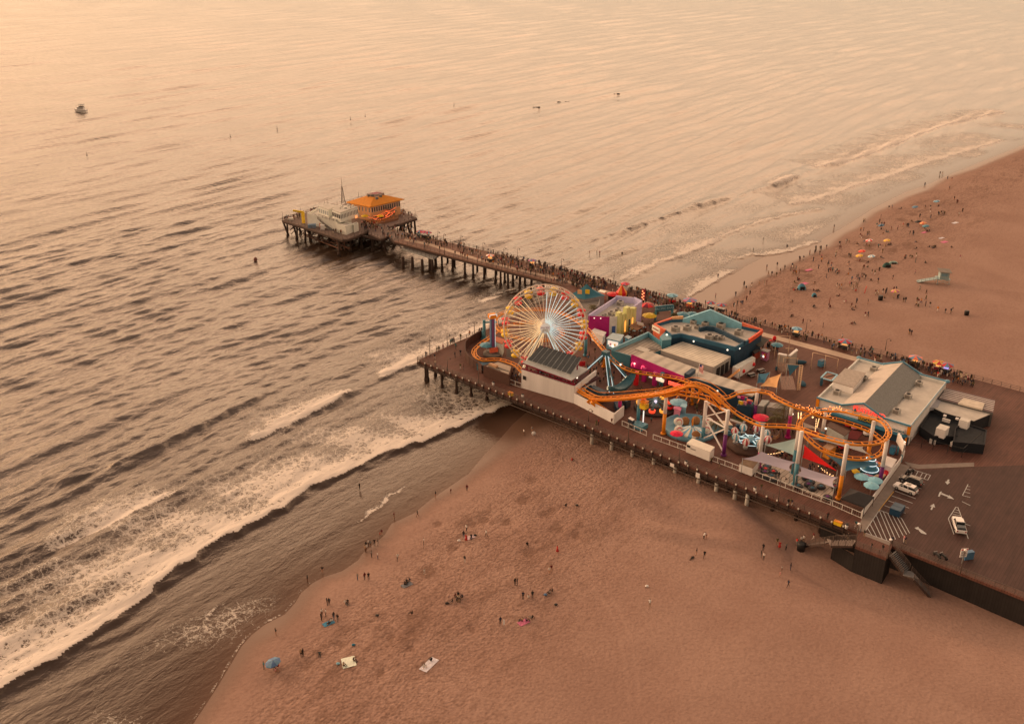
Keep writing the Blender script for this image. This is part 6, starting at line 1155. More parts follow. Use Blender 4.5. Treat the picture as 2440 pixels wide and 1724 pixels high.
for pts, z, lb in (([(765, 650), (800, 625), (1000, 668), (985, 690)], 11.2, 'pale padded tall panel left of the trapeze centre post'), ([(1025, 690), (1220, 525), (1265, 555), (1075, 700)], 10.8, 'pale padded tall panel right of the trapeze centre post')):
 q = [up(W('I', x, y, z), 0) for x, y in pts]; o2 = thing('padded_screen', lb, 'screen', (q[0].x, q[0].y, D)); MB().prism(q, D, z-.3).build('cloth', M('screen_cloth', C(150, 126, 108), .9, var=.1, streak=True), o2); MB().prism([v+(v-q[0])*.02 for v in q], z-.3, z).build('top_pad', white, o2)
for x, y, lb in ((340, 1075, 'picnic table nearer the white trailer'), (100, 1180, 'picnic table nearer the teal and orange sails')):
 p = W('I', x, y+25); o = thing('picnic_table', lb, 'table', tuple(p), 'picnic tables in the trapeze yard'); MB().box(up(p, D+.75), (1.9, .85, .08), .5).build('tabletop', M('table_grey', C(150, 128, 112), .7), o)
 for s in (-1, 1): MB().box(up(p, D+.45)+Vector((math.cos(.5+1.57)*.8*s, math.sin(.5+1.57)*.8*s, 0)), (1.9, .3, .07), .5).build('bench', M('table_grey'), o); MB().box(up(p, D+.36)+Vector((math.cos(.5)*.65*s, math.sin(.5)*.65*s, 0)), (.1, 1.5, .7), .5).build('leg', dark, o)
def dumpster(k, x, y, m, lb, s=(1.9, 1.2, 1.3), rz=.3):
 p = W(k, x, y); o = thing('dumpster', lb, 'dumpster', tuple(p)); MB().box(up(p, D+.1+s[2]*.42), (s[0], s[1], s[2]*.84), rz).build('bin', m, o)
 for t in (-.25, .25): MB().box(up(p, D+.14+s[2]*.88)+Vector((math.cos(rz)*s[0]*t, math.sin(rz)*s[0]*t, 0)), (s[0]*.47, s[1]*1.03, .08), rz).build('lid', M('lid_teal', C(36, 62, 74), .5), o)
 MB().box(up(p, D+.55)-Vector((-math.sin(rz)*s[1]*.52, math.cos(rz)*s[1]*.52, 0)), (s[0]*.8, .08, .15), rz).build('handle', dark, o)
dumpster('I', 1845, 960, M('dump_teal', C(70, 110, 124), .5), 'teal dumpster standing in the trapeze yard', (1.7, 1.2, 1.8), .6); dumpster('6', 1232, 715, M('dump_blue', C(26, 54, 70), .5), 'dark teal dumpster parked across the empty parking bays', (2.9, 2.0, 1.5), A_V)
q = [W('I', x, y, 8.6) for x, y in ((1850, 1160), (2000, 1012), (2260, 1085), (2120, 1232))]; o = thing('trampoline_frame', 'square trampoline frame with pale blue padded rim near the white arcade', 'trampoline', (q[0].x, q[0].y, D)); mb = MB()
for a, b in zip(q, q[1:]+q[:1]): mb.beam(up(a, D+1.1), up(b, D+1.1), .4, .2)
mb.build('padded_rim', blue_l, o); MB().prism(q, D+1.0, D+1.05).build('bed', M('bed_brown', C(140, 92, 70), .8), o); mb = MB(); [mb.beam(up(a, D), up(a, D+1), .12) for a in q]; mb.beam(up(q[0].lerp(q[2], .3), D+1.2), up(q[0].lerp(q[2], .85), D+1.2), .15); mb.build('frame_leg', dark, o)
kiosk('game_kiosk', 'grey roofed booth with pink posters beside the orange wall', 'I', 9.2, [(365, 555), (425, 520), (570, 560), (510, 610)], M('booth_pink', C(170, 100, 120), .6), M('booth_grey', C(140, 122, 110), .6), (3, magenta))
kiosk('game_kiosk', 'dark red game booth below the orange wall', 'I', 8.6, [(150, 590), (280, 520), (330, 560), (200, 640)], M('booth_rust', C(150, 60, 40), .6), M('booth_black', C(40, 34, 32), .7))
umbrella(W('I', 730, 590), 1.7, 2.5, teal, teal, 'teal umbrella left of the trapeze panels'); p = W('I', 665, 420); o = thing('inflatable_figure', 'red inflatable hand shaped prop beside the black awning', 'inflatable', tuple(p)); MB().ball(up(p, D+1.8), .55, 8, 1, .7, 1.5).build('body', red, o); MB().tube([up(p, D+1.2), up(p, D+.8)-U*1.3], .2, 7).build('arm', red, o); MB().tube([p, up(p, D+1.1)], .14, 6).build('post', dark, o)
dt2 = M('tarp_dkteal', C(36, 64, 72), .8)
for x, y, s, lb in ((1290, 890, (4.2, 1.6, .9), 'dark teal tarpaulin mound behind the trapeze posts'), (1380, 1420, (1.6, 3.2, .8), 'dark round airbag beside the lattice mast'), (1840, 1440, (.8, .8, 2.2), 'folded dark blue umbrella near the white arcade corner'), (740, 1060, (1, 1, 1.2), 'dark bin bag below the trapeze net')):
 p = W('I', x, y); o = thing('tarp_mound', lb, 'tarpaulin', tuple(p)); MB().ball(up(p, D+s[2]*.4), 1, 12, s[0]/2, s[1]/2, s[2]*.6).build('cover', dt2, o)
# kiosks and rides below the coaster
kiosk('snack_kiosk', 'pink snack kiosk with a pale teal awning beside the red spinning ride', '4', 8.7, [(1040, 515), (1050, 495), (1115, 505), (1105, 535)], pink, M('kiosk_top_pink', C(190, 90, 110), .6)); umbrella(W('4', 1080, 530), 2.1, 2.7, blue_l, blue_l, 'pale teal awning umbrella over the pink kiosk', seg=10)
kiosk('snack_kiosk', 'pale blue snack kiosk right of the pink one', '4', 9.0, [(1115, 490), (1135, 465), (1175, 475), (1165, 505)], blue_l, blue_l)
kiosk('snack_kiosk', 'kiosk with a crimson round canopy under the sagging coaster track', 'M', 8.6, [(1150, 1085), (1170, 1030), (1310, 1050), (1270, 1140)], M('kiosk_print', C(150, 150, 165), .5), teal); umbrella(W('M', 1230, 1110), 1.9, 2.9, M('hot_pink'), M('hot_pink'), 'crimson round canopy on the kiosk under the coaster', seg=12)
bk2 = thing('prize_booth', 'navy prize booth with jumbled bright signs under the coaster hill', 'booth', tuple(W('M', 980, 900))); MB().prism([up(W('M', x, y, 11), 0) for x, y in ((840, 690), (1090, 720), (1140, 640), (900, 600))], D, 10).build('booth', navy, bk2)
R3 = random.Random(2)
for i in range(16): MB().box(W('M', R3.uniform(860, 1080), R3.uniform(610, 720), 10.6), (R3.uniform(.4, 1.3), .2, R3.uniform(.3, .9)), A_U+R3.uniform(-.3, .3)).build('sign_piece', [magenta, yellow, coral, teal, pink, purple][i % 6], bk2)
for i in range(9): MB().ball(W('M', 890+20*i, 790+6*(i % 3), D+1.6+.3*(i % 2)), .34, 7).build('prize', [red, white, yellow, coral, black, blue_l][i % 6], bk2)
single('lawn_mat', MB().prism([W('M', x, y) for x, y in ((740, 985), (905, 1055), (1000, 1000), (1080, 900), (860, 830))], D+.02, D+.05), M('astroturf', C(72, 66, 34), .9), 'small artificial lawn patch below the coaster dip', 'lawn', kind='structure'); mb = MB(); mb.beam(W('M', 710, 995, D+.6), W('M', 920, 1068, D+.6), .12, .5); mb.beam(W('M', 920, 1068, D+.6), W('M', 1030, 985, D+.6), .12, .5); single('low_barrier', mb, white, 'white low barrier round the small lawn', 'barrier')
o = thing('plane_ride', 'small teal ride with railings and plane cars right of the cross braced columns', 'ride', tuple(W('M', 780, 1240))); MB().prism([W('M', x, y) for x, y in ((600, 1180), (640, 1270), (900, 1310), (950, 1220))], D+.02, D+.5).build('platform', teal, o); rl = MB(); railing(rl, [W('M', 640, 1250, D+.5), W('M', 880, 1300, D+.5)], 1, 1.5, .08); rl.build('railing', blue_l, o)
for x, y in ((700, 1170), (830, 1170), (900, 1190)): c = W('M', x, y, D+1.4); MB().tube([c-U*1.1, c+U*1.1], [.15, .45, ][:2], 8).build('plane_car', dark, o); MB().box(c, (.5, 2.4, .1), A_U).build('wing', blue_l, o)
MB().lathe(W('M', 835, 1215, D+.5), [(.6, 0), (.4, 1.6), (.55, 1.9)], 10).build('tower', navy, o)
p = W('5', 1505, 840); kiosk('snack_kiosk', 'white booth with a crimson sign at the parking corner', '5', 9.2, [(1430, 800), (1480, 740), (1565, 770), (1520, 840)], white, white); MB()
o = thing('billboard', 'white billboard seen edge on, standing on two teal footed posts', 'billboard', tuple(W('5', 1640, 760)))
for bx, by, tx, ty in ((1575, 720, 1595, 520), (1610, 790, 1650, 640)):
 b = W('5', bx, by); z = ZT(b, '5', tx, ty); MB().tube([b, up(b, lerp(D, z, .45))], .22, 8).build('post_foot', teal, o); MB().tube([up(b, lerp(D, z, .45)), up(b, z-.5)], .2, 8).build('post', white, o)
a, b = W('5', 1590, 730), W('5', 1650, 800); MB().sheet([W('5', 1598, 518, 13.4), W('5', 1657, 628, 13.4), W('5', 1640, 700, 10.2), W('5', 1580, 598, 10.2)], .35).build('panel', white, o); MB().ball(W('5', 1645, 605, 13), .22, 6).build('spot_lamp', bulb_w, o)
kiosk('game_kiosk', 'brown flat roofed game stall inside the coaster loop', 'J', 8.8, [(590, 600), (660, 530), (1010, 700), (920, 790)], M('stall_wall', C(180, 168, 150), .6), M('stall_roof', C(96, 68, 54), .8)); single('red_carpet', MB().prism([W('J', x, y) for x, y in ((950, 850), (1060, 690), (1290, 730), (1170, 880))], D+.02, D+.06), M('carpet', C(128, 56, 50), .9), 'dull red mat inside the coaster loop', 'mat', kind='structure')
for k, x, y, m, lb in (('J', 985, 620, red, 'red kiddie car nearest the teal arcade wall'), ('J', 1110, 670, pink, 'pink kiddie car on the dull red mat edge'), ('J', 1345, 790, white, 'white kiddie car right of the dull red mat'), ('J', 830, 1060, red, 'red and white kiddie car under the lower coaster loop'), ('J', 700, 1075, tan, 'beige kiddie car under the lower coaster loop'), ('J', 1450, 1310, yellow, 'yellow kiddie car near the lowest coaster track')):
 p = W(k, x, y); o = thing('kiddie_car', lb, 'ride car', tuple(p)); MB().lathe(p, [(.5, .15), (.75, .3), (.8, .7), (.6, .8)], 10).build('body', m, o); MB().box(up(p, D+.95), (.5, .9, .5), .4).build('seat', dark, o); MB().box(up(p, D+.1), (1, 1.3, .2), .4).build('wheel_base', black, o)
kiosk('game_kiosk', 'orange stall with lit counter under the coaster loop', 'J', 9.0, [(520, 1010), (640, 930), (760, 990), (640, 1070)], M('stall_orange', C(226, 130, 40), .6), tan, (0, glow_o)); dumpster('J', 1850, 1150, M('vend_teal', C(60, 110, 130), .4), 'teal vending cabinet between the purple column and the billboard', (1.3, 1.0, 1.9), A_V)
# ---------------------------------------------------------------- carts and umbrellas along the walkway
rb = [M('u_red', C(178, 42, 46), .7), M('u_yellow', C(196, 146, 66), .7), M('u_blue', C(92, 116, 128), .7), M('u_pink', C(176, 88, 104), .7)]
def cart(k, x, y, m1, m2, body, lb, r=1.5, lit=None):
 p = W(k, x, y); o = thing('vendor_cart', lb, 'vendor cart', tuple(p)); MB().box(up(p, D+.75), (1.9, 1.0, .9), math.radians(-38)).build('body', body, o); MB().box(up(p, D+1.24), (2.1, 1.2, .08), math.radians(-38)).build('counter', steel, o)
 for s in (-1, 1): MB().tube([up(p, D+.3)+V*.45*s, up(p, D+.3)+V*.55*s], .3, 10).build('wheel', black, o)
 t = up(p, D+2.9); n = 8; mb = MB()
 for i in range(n):
  a0, a1 = 2*math.pi*i/n, 2*math.pi*(i+1)/n; mb.mat(i % 2); q = [t+Vector((math.cos(a)*r, math.sin(a)*r, -.5)) for a in (a0, a1)]; mb.add([t]+q+[c-Vector((0, 0, .12)) for c in q], [(0, 1, 2), (1, 3, 4, 2)])
 mb.build('umbrella', [m1, m2], o); MB().tube([up(p, D+1.2), t], .04, 5).build('pole', steel, o)
 if lit: MB().box(up(p, D+1.6), (1.2, .6, .5), math.radians(-38)).build('lit_display', lit, o)
lo = EM('cart_glow', (1, .42, .12), .9)
for k, x, y, a, b, bd, lb, r, lt in (('7', 1072, 600, rb[0], rb[2], dark, 'cart under a red, white and blue umbrella by the sandy railing', 1.9, lo), ('7', 1735, 755, rb[2], coral, dark, 'lit food cart under a blue and coral umbrella behind the arcade', 1.8, lo), ('7', 1955, 805, rb[1], rb[0], maroon, 'cart under a rainbow umbrella, left of the pair beyond the arcade', 1.7, lo), ('7', 2030, 825, rb[0], rb[2], dark, 'cart under a blue and red umbrella, right of the pair beyond the arcade', 1.7, EM('cart_violet', (.5, .4, 1), .9)),
 ('7', 620, 480, rb[2], blue_l, dark, 'food cart under a pale blue canopy behind the trapeze yard', 1.5, lo), ('F', 905, 250, red, rb[3], white, 'cart under a crimson umbrella among the walkway crowd', 1.5, None), ('F', 1640, 440, rb[3], rb[2], coral, 'brightly lit orange cart under pink and blue umbrellas', 2.2, EM('cart_orange', (1, .38, .05), 1.2)), ('F', 1440, 385, teal, blue_l, red, 'cart under a teal umbrella with a red ball beside it', 1.8, None),
 ('F', 1880, 470, rb[0], rb[2], dark, 'cart under a striped umbrella just left of the blue gable top', 1.4, None), ('F', 2000, 495, rb[2], rb[0], dark, 'cart under a striped umbrella just right of the blue gable top', 1.5, None), ('E', 470, 118, rb[0], rb[2], dark, 'leftmost cart of the row near the pier head', 1.5, None), ('E', 515, 125, rb[0], rb[3], dark, 'middle cart of the row near the pier head', 1.5, None), ('E', 555, 132, rb[2], rb[0], dark, 'rightmost cart of the row near the pier head', 1.4, None),
 ('E', 1230, 385, white, coral, dark, 'lone glowing cart on the landing side of the walkway', 1.5, lo), ('E', 1690, 440, rb[3], rb[2], dark, 'lit cart under a pink and blue umbrella on the walkway middle', 1.5, lo), ('8', 1315, 1190, rb[3], rb[1], dark, 'vendor', 1.2, None)):
 if lb != 'vendor': cart(k, x, y, a, b, bd, lb, r, lt)
umbrella(W('F', 765, 350), 2.0, 2.4, red, red, 'plain red umbrella beside the tent roofed hall'); umbrella(W('F', 1155, 480), 2.2, 2.6, red, maroon, 'red umbrella right of the lavender building'); umbrella(W('F', 1180, 600), 2.2, 2.6, yellow, yellow, 'large yellow umbrella in front of the lemon facade'); umbrella(W('F', 1565, 580), 2.1, 2.4, teal, teal, 'teal umbrella nearer the entrance arch side of the gable'); umbrella(W('F', 1670, 570), 1.7, 2.2, teal, teal, 'teal umbrella partly behind the blue gable')
p = W('F', 862, 340); o = thing('tent_booth', 'striped red and yellow peaked booth beside the tent roofed hall', 'booth', tuple(p)); mb = MB(); t = up(p, D+4.6)
for i in range(8):
 a0, a1 = 2*math.pi*i/8, 2*math.pi*(i+1)/8; mb.mat(i % 2); q = [up(p, D+2.2)+Vector((math.cos(a)*1.7, math.sin(a)*1.7, 0)) for a in (a0, a1)]; mb.add([t]+q+[up(c, D+.3) for c in q], [(0, 1, 2), (1, 3, 4, 2)])
mb.build('canopy', [red, M('booth_amber', C(230, 120, 30), .6)], o); MB().lathe(p, [(1.6, 0), (1.6, .4)], 8).build('base', maroon, o)
kiosk('snack_kiosk', 'orange kiosk with a cream roof beside the tent roofed hall', 'F', 9.2, [(605, 255), (630, 240), (685, 252), (668, 272)], coral, cream); kiosk('snack_kiosk', 'pale topped low stall in front of the orange kiosk', 'F', 8.2, [(715, 290), (740, 280), (800, 295), (780, 308)], dark, M('stall_pale', C(206, 180, 156), .6))
p = W('F', 1110, 385); o = thing('lit_sign_post', 'tall sign of red glowing letters in front of the lavender building', 'sign', tuple(p)); MB().box(up(p, D+2.6), (1.3, .3, 3.6), A_U).build('panel', maroon, o); mb = MB(); [mb.box(up(p, D+1.2+.5*i)-V*.22+U*(.25*(-1)**i), (.4, .1, .35), A_U) for i in range(6)]; mb.build('bulb_letters', EM('letters_glow', (1, .3, .12), 2), o); MB().beam(p, up(p, D+.9), .3).build('post', dark, o)
q = [W('3', x, y, 9) for x, y in ((635, 445), (720, 400), (810, 435), (720, 490))]; o = thing('pergola', 'timber slat pergola in front of the lemon facade', 'pergola', (q[0].x, q[0].y, D)); mb = MB()
for i in range(9): mb.beam(q[0].lerp(q[3], i/8), q[1].lerp(q[2], i/8), .25, .15)
mb.build('slats', M('pergola', C(150, 104, 74), .8), o); mb = MB(); [mb.beam(up(v, D), v, .15) for v in q]; mb.build('pergola_post', brown, o)
p = W('3', 760, 440, 9.6); o = thing('hanging_sign', 'white banner board above the pergola', 'sign', tuple(up(p, D))); MB().beam(W('3', 725, 408, 9.6), W('3', 795, 428, 9.6), .15, .8).build('board', white, o); MB().beam(up(p, D), up(p, 9.4), .15).build('post', dark, o)
tb0 = table(W('3', 640, 500), blue_l, 'blue grey cafe table between the pergola and the lemon facade', 'cafe_table', 'cafe tables by the pergola')
for x, y, lb in ((690, 520, 'blue grey cafe table in front of the pergola'), (760, 520, 'blue grey cafe table right of the pergola'), (800, 480, 'blue grey cafe table nearest the entrance arch')): c = copy_tree(tb0); c.location = W('3', x, y); c['label'] = lb
# ---------------------------------------------------------------- lamps, bins, benches on the boardwalk
def lamp_post(p, z, lb, arm=True, grp='boardwalk lamp posts', m=rail_m):
 o = thing('lamp_post', lb, 'lamp post', tuple(p), grp); MB().tube([p, up(p, z)], [.11, .06], 7).build('post', m, o)
 if arm: MB().tube([up(p, z)+U*(.55-.55*math.cos(t))+Vector((0, 0, .55*math.sin(t))) for t in np.linspace(0, 2.6, 7)], .05, 5).build('arm', m, o); MB().lathe(up(p, z+.05)+U*1.02, [(.24, 0), (.14, .25), (.03, .35)], 8).build('lamp_head', m, o)
 else: MB().lathe(up(p, z), [(.12, 0), (.3, .15), (.26, .3)], 8).build('lamp_head', white, o)
for k, bx, by, tx, ty, lb, a in (('G', -135, 955, -140, 560, 'lamp post at the western corner tip of the deck', True), ('G', 230, 760, 225, 505, 'lamp post on the seaward rail beside the group of dark visitors', True), ('G', 800, 510, 798, 250, 'lamp post on the seaward rail near the teal coaster post', True), ('G', 235, 1260, 235, 1000, 'lamp post on the boardwalk in front of the curved brown fence', True), ('G', 890, 1520, 888, 1230, 'lamp post in front of the brown pavilion wall', True), ('H', 195, 1440, 215, 1215, 'lamp post in front of the white screen wall', True), ('4', 535, 895, 540, 700, 'lamp post by the leftmost white barred fence', True), ('4', 1090, 1100, 1098, 930, 'lamp post by the white container', True), ('5', 450, 1180, 470, 940, 'lamp post with a blue bracket by the slatted patio', True),
 ('6', 822, 1045, 835, 830, 'lamp post at the head of the beach stairs', False), ('6', 1140, 1165, 1175, 985, 'lamp post at the second flight of stairs', False), ('6', 1860, 1320, 1910, 1090, 'lamp post at the parking edge by the white sign', False), ('7', 712, 440, 725, 330, 'lamp post on the sandy railing behind the trapeze yard', True), ('7', 1462, 610, 1478, 515, 'lamp post on the sandy railing behind the red umbrella', True), ('7', 52, 300, 62, 150, 'lamp post on the sandy railing near the wet sand', True), ('3', 575, 190, 577, 130, 'lamp post behind the lavender building', True)):
 b = W(k, bx, by); lamp_post(b, ZT(b, k, tx, ty), lb, a)
for x, y, ty, lb in ((655, 140, 65, 'first walkway lamp beyond the umbrella row'), (722, 150, 90, 'second walkway lamp beyond the umbrella row'), (905, 185, 110, 'third walkway lamp on the open sea side'), (1150, 265, 185, 'fourth walkway lamp on the open sea side'), (1380, 320, 240, 'fifth walkway lamp on the open sea side'), (1528, 350, 245, 'sixth walkway lamp on the open sea side'), (2008, 460, 360, 'last walkway lamp before the wheel on the sea side'), (508, 250, 165, 'first walkway lamp on the landing side'), (733, 300, 205, 'second walkway lamp on the landing side'), (1835, 570, 480, 'third walkway lamp on the landing side')):
 b = W('E', x, y); lamp_post(b, ZT(b, 'E', x, ty), lb, True, 'walkway lamp posts')
b = W('F', 775, 180); lamp_post(b, ZT(b, 'F', 775, 30), 'tall slim mast on the sea side rail near the crowd', False, 'walkway lamp posts')
def bin_(k, x, y, m, lb): p = W(k, x, y); o = thing('trash_can', lb, 'bin', tuple(p)); MB().lathe(p, [(.28, 0), (.34, .85)], 10).build('barrel', m, o); MB().lathe(up(p, D+.86), [(.36, 0), (.3, .14), (.1, .2)], 10).build('lid', dark, o)
for k, x, y, lb in (('2', 1020, 1450, 'white topped bin on the boardwalk left of the grandstand'), ('2', 1385, 1600, 'white topped bin on the boardwalk below the grandstand wall'), ('4', 1168, 1130, 'round bin by the railing below the white container'), ('4', 1922, 1420, 'white topped bin beside the walker in orange'), ('6', 733, 865, 'pale bin next to the yellow box at the stairs')): bin_(k, x, y, white if 'white' in lb or 'pale' in lb else steel, lb)
def ybox(k, x, y, s, lb): p = W(k, x, y); o = thing('yellow_box', lb, 'box', tuple(p)); MB().box(up(p, D+s[2]/2), s, A_U).build('case', yellow, o); MB().box(up(p, D+s[2]+.05), (s[0]*1.05, s[1]*1.05, .1), A_U).build('lid', orange, o)
ybox('2', 1235, 1570, (1.3, .7, .7), 'yellow box on the boardwalk below the white grandstand'); ybox('6', 650, 830, (1.5, .7, .7), 'yellow box beside the bin near the beach stairs')
for x, y, s, lb in ((1028, 1130, (1.0, .06, .8), 'small white notice hung on the pier edge'), (1308, 1240, (.95, .06, 1.1), 'square white notice hung on the pier edge above a pale pile')): p = W('4', x, y, D-.6); single('notice_sign', MB().box(p-inn*.4, s, A_U), white, lb, 'sign', loc=tuple(p))
# ---------------------------------------------------------------- parking: markings, vehicles, signs
mkz = D+.045; mm = M('road_paint', C(176, 158, 142), .7, var=.15, scale=1.5); mb = MB()
def stripe(a, b, w=.13):
 a, b = W('6', *a), W('6', *b); d = (b-a).normalized(); s = Vector((-d.y, d.x, 0))*w/2; MB().prism([a-s, b-s, b+s, a+s], D+.028, mkz+RNG.uniform(0, .003)).build('lane_marking', mm, pier)
L_ = [((1150, 592), (1355, 665)), ((1183, 543), (1392, 618)), ((1215, 495), (1422, 572)), ((1247, 450), (1450, 522)), ((1280, 403), (1478, 475)), ((1310, 360), (1508, 432)), ((1112, 640), (1320, 717)), ((1880, 600), (1962, 640)), ((1905, 820), (1962, 840)), ((1745, 770), (1800, 925)), ((1870, 740), (1942, 968)), ((1745, 770), (1820, 655)), ((1820, 655), (1840, 660)), ((1840, 660), (1870, 740)), ((1790, 700), (1852, 715)), ((1805, 680), (1845, 688)), ((1775, 720), (1862, 740)),
      ((1365, 275), (1568, 340)), ((1568, 340), (1540, 388)), ((1540, 388), (1335, 320)), ((1335, 320), (1365, 275)), ((1400, 288), (1375, 330)), ((1445, 302), (1420, 345)), ((1490, 316), (1465, 360)), ((1530, 330), (1505, 373)), ((1062, 685), (1280, 765)), ((1280, 765), (1362, 915)), ((1062, 685), (915, 900)), ((925, 912), (1170, 1000)), ((945, 865), (985, 930)), ((970, 825), (1035, 950)), ((1000, 780), (1090, 970)), ((1030, 735), (1138, 990)), ((1062, 690), (1175, 960)), ((1100, 700), (1222, 975)), ((1145, 718), (1260, 955)), ((1190, 735), (1298, 940)), ((1235, 750), (1332, 925)), ((1885, 540), (1962, 560)), ((1885, 540), (1940, 430)), ((1900, 505), (1962, 520)), ((1915, 475), (1962, 485)), ((1930, 450), (1962, 455))]
for a, b in L_: stripe(a, b)
def flat(pts): MB().prism([W('6', x, y) for x, y in pts], D+.03, mkz+.004).build('lane_marking', mm, pier)
flat([(1735, 434), (1712, 405), (1730, 402), (1740, 382), (1757, 384), (1748, 406), (1762, 410)]); flat([(1660, 505), (1682, 500), (1658, 552), (1642, 548)]); flat([(1679, 516), (1752, 545), (1750, 535), (1803, 578), (1730, 565), (1745, 557), (1672, 529)]); flat([(1602, 622), (1562, 645), (1580, 650), (1568, 680), (1584, 684), (1596, 654), (1614, 660)]); flat([(1410, 862), (1448, 850), (1450, 862), (1485, 885), (1528, 918), (1525, 927), (1475, 912), (1455, 890), (1445, 872), (1440, 880)])
MB().beam(W('6', 1055, 690, D+.1), W('6', 1205, 500, D+.1), .1, .1).build('yellow_kerb', M('kerb_yellow', C(200, 140, 60), .7), pier)
def car(name, label, k, c, ang, L, Wd, H, m, kind='suv'):
 p = W(k, *c); o = thing(name, label, 'car' if kind == 'suv' else 'pickup truck', tuple(up(p, D+.02))); ca, sa = math.cos(ang), math.sin(ang)
 f = lambda x, y, z: Vector((p.x+ca*x-sa*y, p.y+sa*x+ca*y, D+.02+z))
 def loft(secs, mat, nm, par=o):
  vs = []; fs = []
  for x, w, z0, z1 in secs:
   b = .12; vs += [f(x, -w, z0), f(x, w, z0), f(x, w, z1-b), f(x, w-b, z1), f(x, -w+b, z1), f(x, -w, z1-b)]
  n = len(secs)
  for i in range(n-1):
   for j in range(6): fs.append((i*6+j, i*6+(j+1) % 6, (i+1)*6+(j+1) % 6, (i+1)*6+j))
  fs += [tuple(range(5, -1, -1)), tuple(range((n-1)*6, n*6))]; q = MB(); q.add(vs, fs); return q.build(nm, mat, par)
 h, w = L/2, Wd/2
 if kind == 'suv':
  loft([(-h, w*.86, .5, .9), (-h+.12, w*.95, .3, 1.0), (-h+.5, w, .28, 1.02), (h*.35, w, .28, 1.0), (h-.5, w*.97, .28, .92), (h-.1, w*.88, .32, .82), (h, w*.75, .45, .72)], m, 'body')
  loft([(-h+.1, w*.80, .95, 1.12), (-h+.55, w*.80, .95, H), (.1, w*.82, .95, H+.02), (.45, w*.80, .95, H-.05), (1.25, w*.82, .95, 1.02)], glass, 'cabin_glass'); loft([(-h+.5, w*.76, H-.03, H+.05), (.0, w*.78, H-.02, H+.07), (.45, w*.74, H-.06, H+.0)], m, 'roof')
  for s in (-1, 1):
   for x in (-.75, .25): q = MB(); q.beam(f(x, s*w*.83, .98), f(x+.12, s*w*.80, H), .1); q.build('pillar', m, o)
   q = MB(); q.box(f(h*.32, s*(w+.12), 1.05), (.18, .22, .15), ang); q.build('mirror', m, o)
  q = MB(); q.box(f(-.5, 0, H+.085), (.9, .8, .03), ang); q.build('sunroof', glass, o)
 else:
  loft([(-h, w*.94, .45, 1.05), (-h+.1, w, .4, 1.1), (-.6, w, .4, 1.12), (h*.45, w, .4, 1.12), (h-.3, w*.95, .42, 1.05), (h, w*.85, .5, .95)], m, 'body'); loft([(-.75, w*.86, 1.05, H-.1), (-.55, w*.88, 1.05, H), (.7, w*.86, 1.05, H), (1.3, w*.9, 1.05, 1.15)], glass, 'cabin_glass'); loft([(-.7, w*.8, H-.04, H+.06), (.7, w*.78, H-.04, H+.06)], m, 'roof')
  q = MB(); q.box(f(-h+1.15, 0, 1.13), (2.0, Wd*.84, .05), ang); q.build('truck_bed', black, o); q = MB(); q.box(f(-h+.9, 0, 1.3), (.9, Wd*.7, .35), ang); q.build('bed_box', M('bed_grey', C(90, 86, 82), .6), o); q = MB(); q.beam(f(-.9, -w*.8, 1.9), f(-.9, w*.8, 1.9), .09); q.beam(f(-.9, -w*.8, 1.1), f(-.9, -w*.8, 1.9), .09); q.beam(f(-.9, w*.8, 1.1), f(-.9, w*.8, 1.9), .09); q.build('roll_bar', steel, o)
 for x in (-h*.62, h*.62):
  for s in (-1, 1):
   wl3 = MB(); wl3.tube([f(x, s*(w-.22), .36), f(x, s*(w+.02), .36)], .36, 14); t = wl3.build('wheel', M('tyre_black'), o); r = MB(); r.tube([f(x, s*(w+.02), .36), f(x, s*(w+.04), .36)], .2, 10); r.build('rim', steel, t)
 for s in (-1, 1):
  q = MB(); q.box(f(h-.1, s*w*.66, .72), (.14, .36, .16), ang); q.build('headlight', M('lamp_glass', C(225, 215, 200), .1), o); q = MB(); q.box(f(-h+.03, s*w*.74, .85), (.1, .22, .26), ang); q.build('tail_light', M('tail_red', (.4, .02, .02), .2), o)
def ang6(a, b): d = W('6', *b)-W('6', *a); return math.atan2(d.y, d.x)
wp2 = M('car_white', C(232, 214, 194), .25, var=.03, spec=.6); dk2 = M('car_dark', (.03, .032, .036), .22, var=.05, spec=.6)
car('parked_car', 'white sport utility car parked beside the dark one', '6', (1318, 492), ang6((1410, 540), (1230, 470)), 4.7, 1.9, 1.6, wp2); car('parked_car', 'black sport utility car parked beside the white one', '6', (1372, 418), ang6((1440, 447), (1300, 395)), 4.6, 1.85, 1.58, dk2); car('parked_truck', 'white pickup truck with a black bed in a hatched bay', '6', (1845, 862), ang6((1880, 945), (1815, 745)), 5.2, 1.95, 1.75, wp2, 'pickup')
def bike(k, x, y, lb, a):
 p = W(k, x, y); o = thing('motorcycle', lb, 'motorcycle', tuple(p), 'motorcycles on the parking deck'); d = Vector((math.cos(a), math.sin(a), 0))
 for s in (-1, 1): MB().tube([up(p, D+.33)+d*s*.7+Vector((d.y, -d.x, 0))*t*.06 for t in (-1, 1)], .32, 12).build('wheel', black, o)
 MB().beam(up(p, D+.55)-d*.5, up(p, D+.7)+d*.45, .28, .4).build('body', dark, o); MB().beam(up(p, D+.95)+d*.5+Vector((d.y, -d.x, 0))*.4, up(p, D+.95)+d*.5-Vector((d.y, -d.x, 0))*.4, .06).build('handlebar', steel, o)
for x, y, lb, a in ((1335, 325, 'dark motorcycle at the left end of the hatched strip', .8), (1375, 320, 'dark motorcycle nearer the middle of the hatched strip', .6), (1630, 1150, 'dark motorcycle by the parking rail, left of the other', 1.9), (1690, 1160, 'dark motorcycle by the parking rail, nearer the white sign', 2.1)): bike('6', x, y, lb, a)
